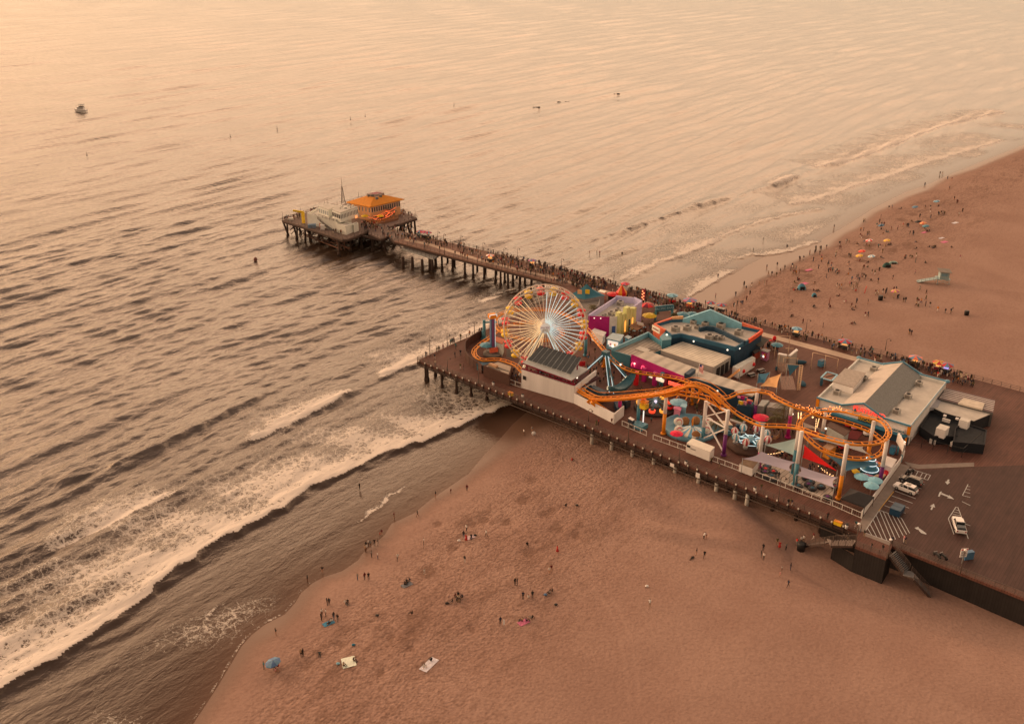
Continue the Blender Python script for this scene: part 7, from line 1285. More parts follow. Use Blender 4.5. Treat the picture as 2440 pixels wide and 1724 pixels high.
p = W('6', 1875, 1215); o = thing('parking_sign', 'white parking sign board with rows of lettering at the deck edge', 'sign', tuple(p)); z = ZT(p, '6', 1880, 1060); MB().beam(p, up(p, z), .1).build('post', steel, o); sd_ = Vector((1, .1, 0)).normalized(); MB().box(up(p, z-1.0), (1.3, .08, 1.8), .1).build('board', white, o); MB().box(up(p, z-.3)-Vector((0, .06, 0)), (1.2, .04, .2), .1).build('red_band', red, o)
for i, s in enumerate(('LEFT', 'TURN', 'ONLY')): text(o, s, up(p, z-.75-.38*i)-Vector((0, .07, 0)), sd_, (0, 0, 1), .34, black, .01)
p = W('6', 1935, 1165); single('blue_cabinet', MB().box(up(p, D+.8), (1.8, .8, 1.6), .2), M('cab_blue', C(70, 96, 112), .5), 'blue grey cabinet behind the white parking sign', 'cabinet', loc=tuple(p)); MB()
# ---------------------------------------------------------------- stairs to the sand
def stair(name, label, a, b, wdt, m):
 o = thing(name, label, 'stairs', tuple(b)); n = max(4, int(abs(a.z-b.z)/.18)); d = (b-a); d.z = 0; L = d.length; d.normalize(); s = Vector((-d.y, d.x, 0)); mb = MB()
 for i in range(n): c = a.lerp(b, (i+.5)/n); mb.box(c, (L/n*.78, wdt, .08), math.atan2(d.y, d.x))
 mb.build('treads', m, o); q = MB()
 for k in (-1, 1): q.beam(a+s*wdt/2*k-Vector((0, 0, .2)), b+s*wdt/2*k-Vector((0, 0, .2)), .1, .4)
 q.build('stringer', timber, o)
 for k in (-1, 1): r = MB(); railing(r, [a+s*wdt/2*k, b+s*wdt/2*k], 1.1, 1.3, .06, (1, .75, .5, .25), .09); r.build('handrail', rail_m, o)
 return o
sm3 = M('stair_wood', C(140, 112, 94), .8, scale=1.5); s0 = W('6', 815, 1010); s1 = W('6', 600, 1010, 5.0); s2 = W('6', 560, 1000, 5.0); s3 = WT('6', 335, 1030)
stair('beach_stair', 'upper timber flight of the beach stairs by the round bin', s0, s1, 2.2, sm3); stair('beach_stair', 'lower timber flight reaching the sand near the round bin', s2, s3, 2.2, sm3); single('stair_landing', MB().prism([s1+Vector((0, 1.1, 0)), s2+Vector((0, 1.1, 0)), s2-Vector((0, 1.1, 0)), s1-Vector((0, 1.1, 0))], 4.8, 5.0), sm3, 'timber landing between the two flights of the beach stairs', 'landing', loc=tuple(s1))
t0 = W('6', 1190, 1110); t1 = W('6', 1330, 1290, 4.2); t2 = W('6', 1390, 1330, 4.2); t3 = WT('6', 1560, 1510)
sm4 = M('stair_grey2', C(112, 98, 88), .8); stair('beach_stair', 'upper grey flight of the second stairs below the parking rail', t0, t1, 2.4, sm4); stair('beach_stair', 'lower grey flight of the second stairs ending in shade', t2, t3, 2.4, sm4); single('stair_landing', MB().prism([t1+Vector((-1, .9, 0)), t2+Vector((.4, 1.2, 0)), t2+Vector((.8, -1.1, 0)), t1+Vector((-.9, -1.1, 0))], 4.0, 4.2), sm4, 'grey landing between the flights of the second stairs', 'landing', loc=tuple(t1))
# ---------------------------------------------------------------- palms
leafm = M('palm_leaf', (.10, .085, .03), .7, var=.35, scale=2); trunkm = M('palm_trunk', C(120, 92, 66), .9, scale=3)
def palm(k, bx, by, ht, r, lb, nf=17, tilt=0):
 p = W(k, bx, by); o = thing('palm_tree', lb, 'palm tree', tuple(p)); R = random.Random(int(bx)); t = up(p, D+ht)+Vector((tilt, 0, 0)); MB().tube([p, up(p, D+ht*.5)+Vector((tilt*.3, 0, 0)), t], [.2, .15, .12], 8).build('trunk', trunkm, o); mb = MB()
 for i in range(nf):
  a = 2*math.pi*i/nf+R.uniform(-.2, .2); e = R.uniform(-.2, 1.0); L = r*R.uniform(.8, 1.1); dh = Vector((math.cos(a), math.sin(a), 0)); sd = Vector((-dh.y, dh.x, 0)); pr = []
  for s in range(9):
   u = s/8; pr.append(t+dh*(L*u)+Vector((0, 0, L*(e*u-(.55+e*.6)*u*u))))
  for s in range(8):
   for sg in (-1, 1):
    for v in (0, .5):
     c = pr[s].lerp(pr[s+1], v); l = .55*math.sin(math.pi*min(1, (s+v+.8)/8.8))+.1; tipd = (pr[s+1]-pr[s]).normalized(); e_ = c+sd*sg*l+tipd*l*.5-Vector((0, 0, l*.35)); mb.add([c, c+tipd*.1, e_], [(0, 1, 2)])
   mb.beam(pr[s], pr[s+1], .04)
 mb.build('crown', leafm, o); return o
palm('M', 1465, 1290, 5.2, 2.8, 'tall thin palm growing from a square planter under the coaster'); pl = W('M', 1465, 1300); o = thing('planter_box', 'square orange brown planter box at the foot of the thin palm', 'planter', tuple(pl)); MB().box(up(pl, D+.45), (1.8, 1.8, .9), A_U).build('box', tan, o); MB().box(up(pl, D+.93), (1.6, 1.6, .06), A_U).build('soil', brown, o)
palm('M', 1620, 1010, 3.6, 3.2, 'wide palm beside the magenta column'); palm('M', 140, 740, 2.0, 1.9, 'small palm under the orange crest truss', 14); palm('M', 470, 1210, 2.2, 2.0, 'small yellowish palm behind the cross braced columns', 14); palm('3', 240, 420, 5.5, 1.8, 'palm in front of the magenta wall', 14); palm('3', 560, 500, 2.2, 1.2, 'low bushy palm at the foot of the lemon facade', 12); palm('3', 1130, 380, 2.0, 1.1, 'low palm at the right foot of the entrance arch', 12); palm('3', 930, 370, 2.4, 1.0, 'low palm at the left foot of the entrance arch', 12); palm('M', 1110, 800, 3.0, 1.4, 'slim palm left of the purple coaster column', 12)
# ---------------------------------------------------------------- things on the sand and water
def towel(k, x, y, m, lb, s=(2.0, 1.2), rz=.6):
 p = WT(k, x, y); o = thing('beach_towel', lb, 'towel', tuple(p)); ca, sa = math.cos(rz), math.sin(rz); mb = MB(); n = 6
 f = lambda i, j: Vector((p.x+ca*(i/n-.5)*s[0]-sa*(j/n-.5)*s[1], p.y+sa*(i/n-.5)*s[0]+ca*(j/n-.5)*s[1], 0))
 def g(i, j): q = f(i, j); return up(q, float(terr(q.x, q.y))+.07+.03*math.sin(i*2.1+j*1.7))
 top = [g(i, j) for j in range(n+1) for i in range(n+1)]; k_ = len(top); fs = [(j*(n+1)+i, j*(n+1)+i+1, (j+1)*(n+1)+i+1, (j+1)*(n+1)+i) for j in range(n) for i in range(n)]
 mb.add(top+[v-Vector((0, 0, .03)) for v in top], fs+[tuple(a+k_ for a in reversed(q)) for q in fs]); mb.build('cloth', m, o)
tw_ = lambda n, c: M('towel_'+n, c, .9, var=.08)
for a in (('C', 600, 1162, tw_('teal', C(60, 110, 125)), 'teal towel under the lying pair in the foreground'), ('C', 1385, 1485, tw_('white', C(200, 175, 165)), 'long white and blue towel at the bottom edge of the beach', (3.4, 1.5), 1.0), ('C', 757, 1465, tw_('cream', C(205, 190, 160)), 'large rumpled cream blanket in the foreground', (2.2, 2.6), .3), ('C', 2125, 1155, tw_('pink', C(190, 95, 110)), 'pink towel under the seated pair in the middle foreground'), ('C', 1212, 862, tw_('grey', C(110, 100, 95)), 'grey towel under three dark seated visitors'), ('C', 1705, 492, tw_('stripe', C(190, 150, 140)), 'striped towel beside the visitor in red'),
          ('8', 185, 1022, tw_('pink'  , None), 'pink towel behind the teal pop up tent', (3.2, 1.8)), ('8', 1930, 505, tw_('pink', None), 'pale pink towel far up the dry sand', (3, 1.8)), ('8', 2065, 266, tw_('white', None), 'white towel near the far right sand', (3, 1.6)), ('8', 245, 852, tw_('pink', None), 'pink towel near the waterline crowd', (3, 1.5)), ('8', 1680, 386, tw_('pink', None), 'pink towel in front of the large teal umbrella', (2.6, 1.4)), ('8', 1895, 456, tw_('white', None), 'white towel above the pale pink one', (2.6, 1.2))): towel(*a)
def beach_umb(k, x, y, m1, m2, lb, r=1.25, h=2.0, t=.2): umbrella(WT(k, x, y), r, h, m1, m2, lb, 'beach_umbrella', None, 'umbrella', t)
ub = M('u_skyblue', C(92, 112, 122), .7)
beach_umb('C', 172, 1525, M('u_navyblue', C(72, 90, 112), .7), ub, 'blue umbrella at the bottom left of the beach', 1.3)
for x, y, m1, m2, lb in ((1560, 110, ub, ub, 'blue umbrella left of the farthest sand group'), (1828, 40, ub, blue_l, 'pale blue umbrella at the farthest sand'), (1692, 350, teal, teal, 'large teal umbrella beside the orange one'), (1658, 312, sailo, coral, 'orange umbrella just behind the large teal one'), (1140, 340, ub, navy, 'blue umbrella above the dense waterline crowd'), (990, 530, red, white, 'red and white umbrella in the middle beach crowd'), (900, 665, red, coral, 'red and orange umbrella below the red and white one'), (868, 722, yellow, sailo, 'yellow umbrella in the dug sand'), (1018, 730, blue_l, white, 'pale blue and white umbrella right of the yellow one'), (1210, 530, yellow, sailo, 'small yellow umbrella on the mid beach'), (1312, 1165, rb[3], rb[1], 'rainbow umbrella over the beach vendor group'), (1600, 295, black, black, 'black umbrella high on the far sand')): beach_umb('8', x, y, m1, m2, lb, 1.35, 2.0)
def tent(k, x, y, m, lb, s=(2.6, 2.0, 1.3)):
 p = WT(k, x, y); o = thing('beach_tent', lb, 'tent', tuple(p)); mb = MB(); n = 12; vs = []; fs = []
 for i in range(6):
  t = i/5*math.pi/2
  for j in range(n): a = 2*math.pi*j/n; vs.append(p+Vector((s[0]/2*math.cos(a)*math.cos(t), s[1]/2*math.sin(a)*math.cos(t), s[2]*math.sin(t)*(1-.06*math.cos(6*a)))))
 fs = [(i*n+j, i*n+(j+1) % n, (i+1)*n+(j+1) % n, (i+1)*n+j) for i in range(5) for j in range(n)]; mb.add(vs, fs, True).build('dome', m, o); MB().box(p+Vector((0, -s[1]*.42, s[2]*.32)), (s[0]*.5, .3, s[2]*.6)).build('opening', black, o)
tent('8', 155, 1090, M('tent_tl', C(70, 112, 118), .7), 'teal pop up tent at the near end of the far beach', (3, 2.4, 1.9)); tent('8', 1215, 812, M('tent_green', C(36, 62, 52), .7), 'dark green dome tent in the middle of the far beach', (3.2, 2.2, 1.5)); tent('8', 1295, 768, M('tent_mint', C(130, 140, 120), .7), 'low mint beach shelter behind the dark green tent', (3.4, 1.8, .8)); tent('8', 312, 1180, M('tent_tl'), 'small teal shelter behind a seated visitor', (1.8, 1.4, 1.2))
def tbin(k, x, y, s, lb): p = WT(k, x, y); o = thing('trash_barrel', lb, 'bin', tuple(p)); MB().lathe(p, [(.5*s, 0), (.56*s, .9*s), (.5*s, 1.0*s)], 12).build('barrel', black, o); MB().lathe(up(p, p.z+s), [(.5*s, 0), (.56*s, .08), (.3*s, .1)], 12).build('rim', dark, o)
tbin('D', 1907, 835, 1.5, 'big black bin at the foot of the timber beach stairs'); tbin('8', 1135, 1225, 1.4, 'black bin beside the standing beach group'); tbin('8', 2205, 1410, 1.3, 'grey black bin at the right frame edge of the far beach')
def pole(k, x, y, xt, yt, m, lb, r=.07):
 p = WT(k, x, y); d = ray(*px(k, xt, yt)); t = p.y/d[1]; single('pole', MB().tube([p, Vector((t*d[0], p.y, CAM_H+t*d[2]))], r, 6), m, lb, 'pole', loc=tuple(p))
pole('8', 497, 1300, 512, 1195, M('pole_rust', C(110, 50, 36), .8), 'rusty leaning pole beside a visitor in white', .14); pole('8', 940, 1140, 965, 1050, red, 'red leaning flag pole near the beach group', .1); pole('3', 1790, 250, 1797, 195, white, 'thin white pole in the wet sand', .06)
# lifeguard tower
p = WT('8', 1888, 1012); o = thing('lifeguard_tower', 'pale blue lifeguard tower on stilts with a long ramp', 'lifeguard tower', tuple(p)); lg = M('guard_blue', C(136, 138, 126), .6, var=.06); g0 = p.z; rz = -.18; ca, sa = math.cos(rz), math.sin(rz); L2 = lambda x, y, z: Vector((p.x+ca*x-sa*y, p.y+sa*x+ca*y, g0+z))
MB().box(L2(.3, 0, 1.75), (4.2, 3.6, .2), rz).build('platform', lg, o); MB().box(L2(.5, .1, 3.0), (2.9, 2.7, 2.3), rz).build('cabin', lg, o); MB().sheet([L2(-1.5, -1.9, 4.35), L2(2.5, -1.9, 4.2), L2(2.5, 2, 4.45), L2(-1.5, 2, 4.6)], .16).build('roof', M('guard_roof', C(120, 100, 84), .8), o)
MB().box(L2(.4, -1.27, 3.2), (1.9, .06, .9), rz).build('window', M('guard_glass', C(110, 130, 130), .2), o)
for x in (-1.4, 2.0):
 for y in (-1.3, 1.3): MB().beam(L2(x*1.15, y*1.2, -.2), L2(x, y, 1.7), .18).build('stilt', lg, o)
q = MB(); q.beam(L2(-1.4*1.1, -1.4, 0), L2(2, -1.35, 1.6), .1); q.beam(L2(2.2, -1.4, 0), L2(-1.4, -1.35, 1.6), .1); q.build('brace', lg, o); MB().sheet([L2(-1.7, -1.5, 1.8), L2(-1.7, .6, 1.8), L2(-7.6, 1.2, .1), L2(-7.6, -.9, .1)], .15).build('ramp', lg, o); q = MB(); railing(q, [L2(-1.7, -1.5, 1.8), L2(-7.6, -.9, .1)], .9, 1.2, .08); q.prism([L2(-1.7, -1.52, 0), L2(-7.6, -.92, 0), L2(-7.6, -.88, 0), L2(-1.7, -1.46, 0)], g0+.3, g0+.31); q.build('ramp_rail', lg, o)
# boat, buoys, rocks
p = W('N', 181, 250, 0); o = thing('motor_boat', 'white cabin cruiser alone on the open sea', 'boat', tuple(p)); ba = math.radians(168); ca2, sa2 = math.cos(ba), math.sin(ba); B_ = lambda x, y, z: Vector((p.x+ca2*x-sa2*y, p.y+sa2*x+ca2*y, z))
vs = []; secs = [(-4.6, 1.5, .0, 1.3), (-2.5, 1.65, -.2, 1.35), (0, 1.65, -.25, 1.5), (2.2, 1.35, -.2, 1.7), (3.9, .6, .1, 1.95), (4.7, .06, 1.0, 2.1)]
for x, w_, z0, z1 in secs: vs += [B_(x, -w_*.6, z0), B_(x, w_*.6, z0), B_(x, w_, z1), B_(x, -w_, z1)]
fs = [(i*4+j, i*4+(j+1) % 4, (i+1)*4+(j+1) % 4, (i+1)*4+j) for i in range(5) for j in range(4)]+[(3, 2, 1, 0), (20, 21, 22, 23)]; MB().add(vs, fs).build('hull', M('hull_white', C(222, 205, 190), .4, var=.05), o)
MB().prism([B_(-3, -1.2, 0), B_(1.8, -1.1, 0), B_(2.6, 0, 0), B_(1.8, 1.1, 0), B_(-3, 1.2, 0)], 1.4, 2.9).build('cabin', white, o); MB().prism([B_(-2.8, -1.23, 0), B_(1.85, -1.13, 0), B_(2.68, 0, 0), B_(1.85, 1.13, 0), B_(-2.8, 1.23, 0)], 2.1, 2.6).build('cabin_window', glass, o); MB().prism([B_(-2.4, -1, 0), B_(.4, -1, 0), B_(.4, 1, 0), B_(-2.4, 1, 0)], 2.9, 3.7).build('flybridge', roofdark, o); MB().prism([B_(-3.2, -1.1, 0), B_(.2, -1.1, 0), B_(.2, 1.1, 0), B_(-3.2, 1.1, 0)], 4.6, 4.72).build('sunshade', navy, o)
q = MB(); [q.beam(B_(x, y, 3.6), B_(x, y, 4.6), .08) for x in (-2.9, 0) for y in (-1, 1)]; q.build('shade_post', steel, o)
for x, y, lb in ((875, 430, 'dark marker buoy in line with the radio mast'), (1107, 391, 'dark marker buoy right of the mast line'), (1470, 344, 'dark marker buoy, left of two close ones far out'), (1543, 329, 'dark marker buoy, right of two close ones far out'), (1983, 274, 'farthest dark marker buoy'), (165, 522, 'dark marker buoy below the cabin cruiser')):
 p = W('9', x, y, .5); o = thing('marker_buoy', lb, 'buoy', tuple(p)); MB().lathe(p, [(.2, -.2), (.35, .2), (.2, .4)], 8).build('float', dark, o); MB().tube([up(p, .8), up(p, 2.6)], [.14, .08], 6).build('staff', dark, o)
p = W('9', 1000, 1041, 0); o = thing('marker_buoy', 'round red brown buoy on the calm water left of the pier head', 'buoy', tuple(p)); MB().ball(up(p, .5), .75, 10).build('float', M('buoy_rust', C(110, 60, 46), .6), o); MB().tube([up(p, .8), up(p, 1.5)], .1, 6).build('staff', dark, o)
for x, y, s, lb in ((1264, 230, 4, 'dark rock awash far out, leftmost near the crest line'), (1205, 242, 2.5, 'smallest dark rock awash nearer the pier'), (1378, 212, 3, 'dark rock awash farthest right')):
 p = W('N', x, y, 0); q = MB(); R4 = random.Random(int(x)); [q.ball(up(p, .55)+Vector((R4.uniform(-s, s), R4.uniform(-1.5, 1.5), -.1)), R4.uniform(.5, .9), 8, 1.6, 1, .35) for i in range(5)]; q.build('rock', M('wet_rock', (.03, .025, .02), .5), None, tuple(p)); tag(bpy.data.objects[-1] if False else COL.objects[-1], lb, 'rock')
# ---------------------------------------------------------------- people
PAL = {'black': (.02, .02, .022), 'white': (.72, .68, .64), 'grey': (.22, .21, .2), 'navy': (.025, .035, .07), 'red': (.45, .03, .03), 'teal': (.08, .22, .25), 'tan': (.42, .27, .17), 'pink': (.55, .25, .28), 'olive': (.10, .09, .04), 'maroon': (.14, .02, .025), 'blue': (.10, .18, .32), 'cream': (.6, .5, .38), 'orange': (.6, .22, .05), 'charcoal': (.05, .048, .05)}
BOT = {'black': (.02, .02, .022), 'blue jeans': (.06, .09, .16), 'khaki': (.3, .22, .14), 'grey': (.18, .17, .17), 'white': (.65, .6, .56)}
SK = [M('skin_fair', (.50, .30, .21), .6, var=.05), M('skin_tan', (.34, .18, .11), .6, var=.05), M('skin_brown', (.16, .08, .05), .6, var=.05)]
HR = [M('hair_dark', (.015, .011, .009), .6, var=.1), M('hair_brown', (.07, .035, .018), .6, var=.1), M('hair_fair', (.3, .2, .1), .6, var=.1)]
TM = {k: M('top_'+k, v, .85, var=.08, scale=6) for k, v in PAL.items()}; BM_ = {k: M('bottom_'+k.replace(' ', '_'), v, .85, var=.08, scale=6) for k, v in BOT.items()}; SHOE = M('shoe_dark', (.03, .027, .025), .7)
def skel(pose):
 J = {}; B = []
 def j(n, x, y, z, r): J[n] = (x, y, z, r)
 if pose in ('stand', 'phone', 'walk', 'stride', 'hips', 'dress', 'bend'):
  j('pel', 0, 0, .95, .135); j('spn', 0, 0, 1.17, .12); j('chs', 0, .01, 1.36, .145); j('nck', 0, .01, 1.51, .055); j('hd', 0, -.015, 1.62, .10); j('top', 0, .0, 1.71, .07)
  st = {'walk': .22, 'stride': -.26}.get(pose, 0)
  for s, n in ((1, 'l'), (-1, 'r')):
   a = st*s; j('hip'+n, .09*s, 0, .90, .088); j('kne'+n, .095*s, -.55*a-.02, .50+.02*abs(a), .058); j('ank'+n, .095*s, -1.0*a+(.12 if a < 0 else 0), .09+(.07 if a < 0 else 0), .042); j('toe'+n, .10*s, -1.0*a-.14+(.12 if a < 0 else 0), .045, .035)
   j('sho'+n, .185*s, .01, 1.41, .06); j('elb'+n, .24*s, .02+.5*a, 1.14, .045); j('wri'+n, .25*s, -.07+.75*a, .91, .034); j('han'+n, .245*s, -.10+.8*a, .80, .032)
  if pose == 'phone': j('elbr', -.26, -.10, 1.17, .045); j('wrir', -.13, -.28, 1.36, .034); j('hanr', -.08, -.31, 1.44, .032)
  if pose == 'hips':
   for s, n in ((1, 'l'), (-1, 'r')): j('elb'+n, .36*s, .08, 1.16, .045); j('wri'+n, .2*s, -.06, 1.0, .034); j('han'+n, .15*s, -.1, .97, .032)
  if pose == 'bend':
   for k in ('spn', 'chs', 'nck', 'hd', 'top'): x, y, z, r = J[k]; dz = z-.95; J[k] = (x, y-dz*.8, .95+dz*.55, r)
   for s, n in ((1, 'l'), (-1, 'r')): j('sho'+n, .185*s, -.36, 1.19, .06); j('elb'+n, .22*s, -.45, .92, .045); j('wri'+n, .2*s, -.5, .68, .034); j('han'+n, .19*s, -.52, .58, .032)
 elif pose in ('sit', 'sitback'):
  b = .12 if pose == 'sitback' else -.06
  j('pel', 0, 0, .14, .15); j('spn', 0, b*.4+.04, .36, .13); j('chs', 0, b+.02, .56, .145); j('nck', 0, b, .71, .055); j('hd', 0, b-.03, .82, .10); j('top', 0, b-.02, .91, .07)
  for s, n in ((1, 'l'), (-1, 'r')):
   j('hip'+n, .1*s, -.05, .13, .09); j('kne'+n, .15*s, -.42, .42 if pose == 'sit' else .2, .06); j('ank'+n, .13*s, -.68 if pose == 'sit' else -.84, .08, .043); j('toe'+n, .13*s, -.83 if pose == 'sit' else -.92, .06 if pose == 'sit' else .14, .036); j('sho'+n, .185*s, b+.01, .60, .06)
   if pose == 'sit': j('elb'+n, .25*s, -.18, .45, .045); j('wri'+n, .15*s, -.38, .5, .034); j('han'+n, .1*s, -.46, .5, .032)
   else: j('elb'+n, .27*s, .26, .36, .045); j('wri'+n, .27*s, .33, .12, .034); j('han'+n, .27*s, .38, .05, .032)
 else:
  j('pel', 0, 0, .13, .13); j('spn', 0, .22, .13, .12); j('chs', 0, .42, .14, .14); j('nck', 0, .57, .13, .055); j('hd', 0, .68, .13, .10); j('top', 0, .78, .12, .07)
  for s, n in ((1, 'l'), (-1, 'r')): j('hip'+n, .09*s, -.05, .12, .088); j('kne'+n, .13*s, -.45, .2 if s > 0 else .1, .058); j('ank'+n, .14*s, -.85, .07, .042); j('toe'+n, .15*s, -.9, .2, .035); j('sho'+n, .185*s, .46, .13, .06); j('elb'+n, .32*s, .25, .09, .045); j('wri'+n, .3*s, .02, .07, .034); j('han'+n, .28*s, -.08, .06, .032)
 B = [('pel', 'spn', 1), ('spn', 'chs', 1), ('chs', 'nck', 1), ('nck', 'hd', 0), ('hd', 'top', 3)]
 for n in 'lr': B += [('pel', 'hip'+n, 2), ('hip'+n, 'kne'+n, 2), ('kne'+n, 'ank'+n, 5), ('ank'+n, 'toe'+n, 4), ('chs', 'sho'+n, 1), ('sho'+n, 'elb'+n, 1), ('elb'+n, 'wri'+n, 0), ('wri'+n, 'han'+n, 0)]
 return J, B
def person_mesh(pose, lv):
 J, B = skel(pose); names = list(J); me = bpy.data.meshes.new('person_frame'); me.from_pydata([J[n][:3] for n in names], [(names.index(a), names.index(b)) for a, b, _ in B], [])
 o = bpy.data.objects.new('person_frame', me); COL.objects.link(o); o.modifiers.new('s', 'SKIN')
 for i, n in enumerate(names):
  sv = me.skin_vertices[0].data[i]; r = J[n][3]; sv.radius = (r*(1.25 if n in ('pel', 'spn', 'chs') else 1), r*(.82 if n in ('pel', 'spn', 'chs') else 1)); sv.use_root = (n == 'pel')
 if lv: m = o.modifiers.new('u', 'SUBSURF'); m.levels = lv; m.render_levels = lv
 bpy.context.view_layer.update(); r = bpy.data.meshes.new_from_object(o.evaluated_get(bpy.context.evaluated_depsgraph_get())); r.name = 'person_'+pose; bpy.data.objects.remove(o)
 mi = []
 for p in r.polygons:
  c = p.center; bd, bt = 9, 0
  for a, b, t in B:
   A, Q = Vector(J[a][:3]), Vector(J[b][:3]); d = Q-A; u = max(0, min(1, (c-A).dot(d)/max(1e-9, d.length_squared))); e = (c-A-d*u).length-(J[a][3]*(1-u)+J[b][3]*u)*.8
   if e < bd: bd, bt = e, t
  if bt in (0, 3):
   h = Vector(J['hd'][:3]); n_ = Vector(J['nck'][:3]); ax = (Vector(J['top'][:3])-n_).normalized(); q = c-h; fr = Vector((0, -1, 0)) if pose not in ('lie',) else Vector((0, 0, 1)); bt0 = bt
   if (c-h).length < .2 and (c-n_).dot(ax) > .03: bt = 0 if (q.dot(fr) > .01 and q.dot(ax) < .055) else 3
   elif bt == 3: bt = 3
  mi.append(bt)
 r.polygons.foreach_set('material_index', mi); r.polygons.foreach_set('use_smooth', [True]*len(mi))
 if pose == 'dress':
  bm = bmesh.new(); bm.from_mesh(r); q = bmesh.ops.create_cone(bm, cap_ends=True, segments=14, radius1=.30, radius2=.15, depth=.62, matrix=Matrix.Translation((0, 0, .70)))
  for f in {f for v in q['verts'] for f in v.link_faces}: f.material_index = 1; f.smooth = True
  bm.to_mesh(r); bm.free()
 for k in range(6): r.materials.append(SK[0])
 return r
POSES = ('stand', 'phone', 'walk', 'stride', 'hips', 'dress', 'bend', 'sit', 'sitback', 'lie'); PM = {p: person_mesh(p, 1) for p in POSES}; PL = {p: person_mesh(p, 0) for p in POSES}
VERB = {'stand': 'standing', 'phone': 'with raised phone', 'walk': 'walking', 'stride': 'striding', 'hips': 'hands on hips', 'dress': 'in a dress standing', 'bend': 'bending down', 'sit': 'sitting', 'sitback': 'sitting back', 'lie': 'lying'}
PEOPLE = []; RP = random.Random(21)
def per(p, pose, top, bot, place, s=1., rot=None, bare=False): PEOPLE.append([p, pose, top, bot, place, s, RP.uniform(0, 6.28) if rot is None else rot, bare])
def beachy(k, rows, place):
 for r in rows:
  x, y, pose, top, bot = r[:5]; per(WT(k, x, y), pose, top, bot, r[5] if len(r) > 5 else place, 1. if len(r) < 7 else r[6], bare=(bot == 'bare'))
S, Wk, Si = 'stand', 'walk', 'sit'
beachy('C', [(843, 118, S, 'black', 'black', 'alone in the shallow surf'), (1437, 182, S, 'black', 'bare', 'on the wet sand left of a child'), (1556, 146, S, 'maroon', 'bare', 'on the wet sand, child sized', .7), (1682, 130, S, 'maroon', 'black', 'on the wet sand right of a child'), (1113, 345, S, 'maroon', 'bare', 'ankle deep with a mirror reflection'), (1295, 330, Wk, 'charcoal', 'bare', 'at the tip of the wet sand'),
 (1003, 492, S, 'red', 'bare', 'at the water edge, nearer of a reddish pair', .85), (1016, 474, S, 'maroon', 'bare', 'at the water edge, farther of a reddish pair', .85), (895, 578, S, 'black', 'bare'), (912, 562, S, 'white', 'black'), (928, 570, S, 'grey', 'bare'), (888, 607, S, 'tan', 'bare'), (897, 600, S, 'white', 'bare'), (960, 557, 'hips', 'black', 'black'), (988, 554, S, 'black', 'grey'), (937, 648, S, 'grey', 'black'), (985, 660, S, 'white', 'blue jeans')], 'in the shoreline group where the swash turns')
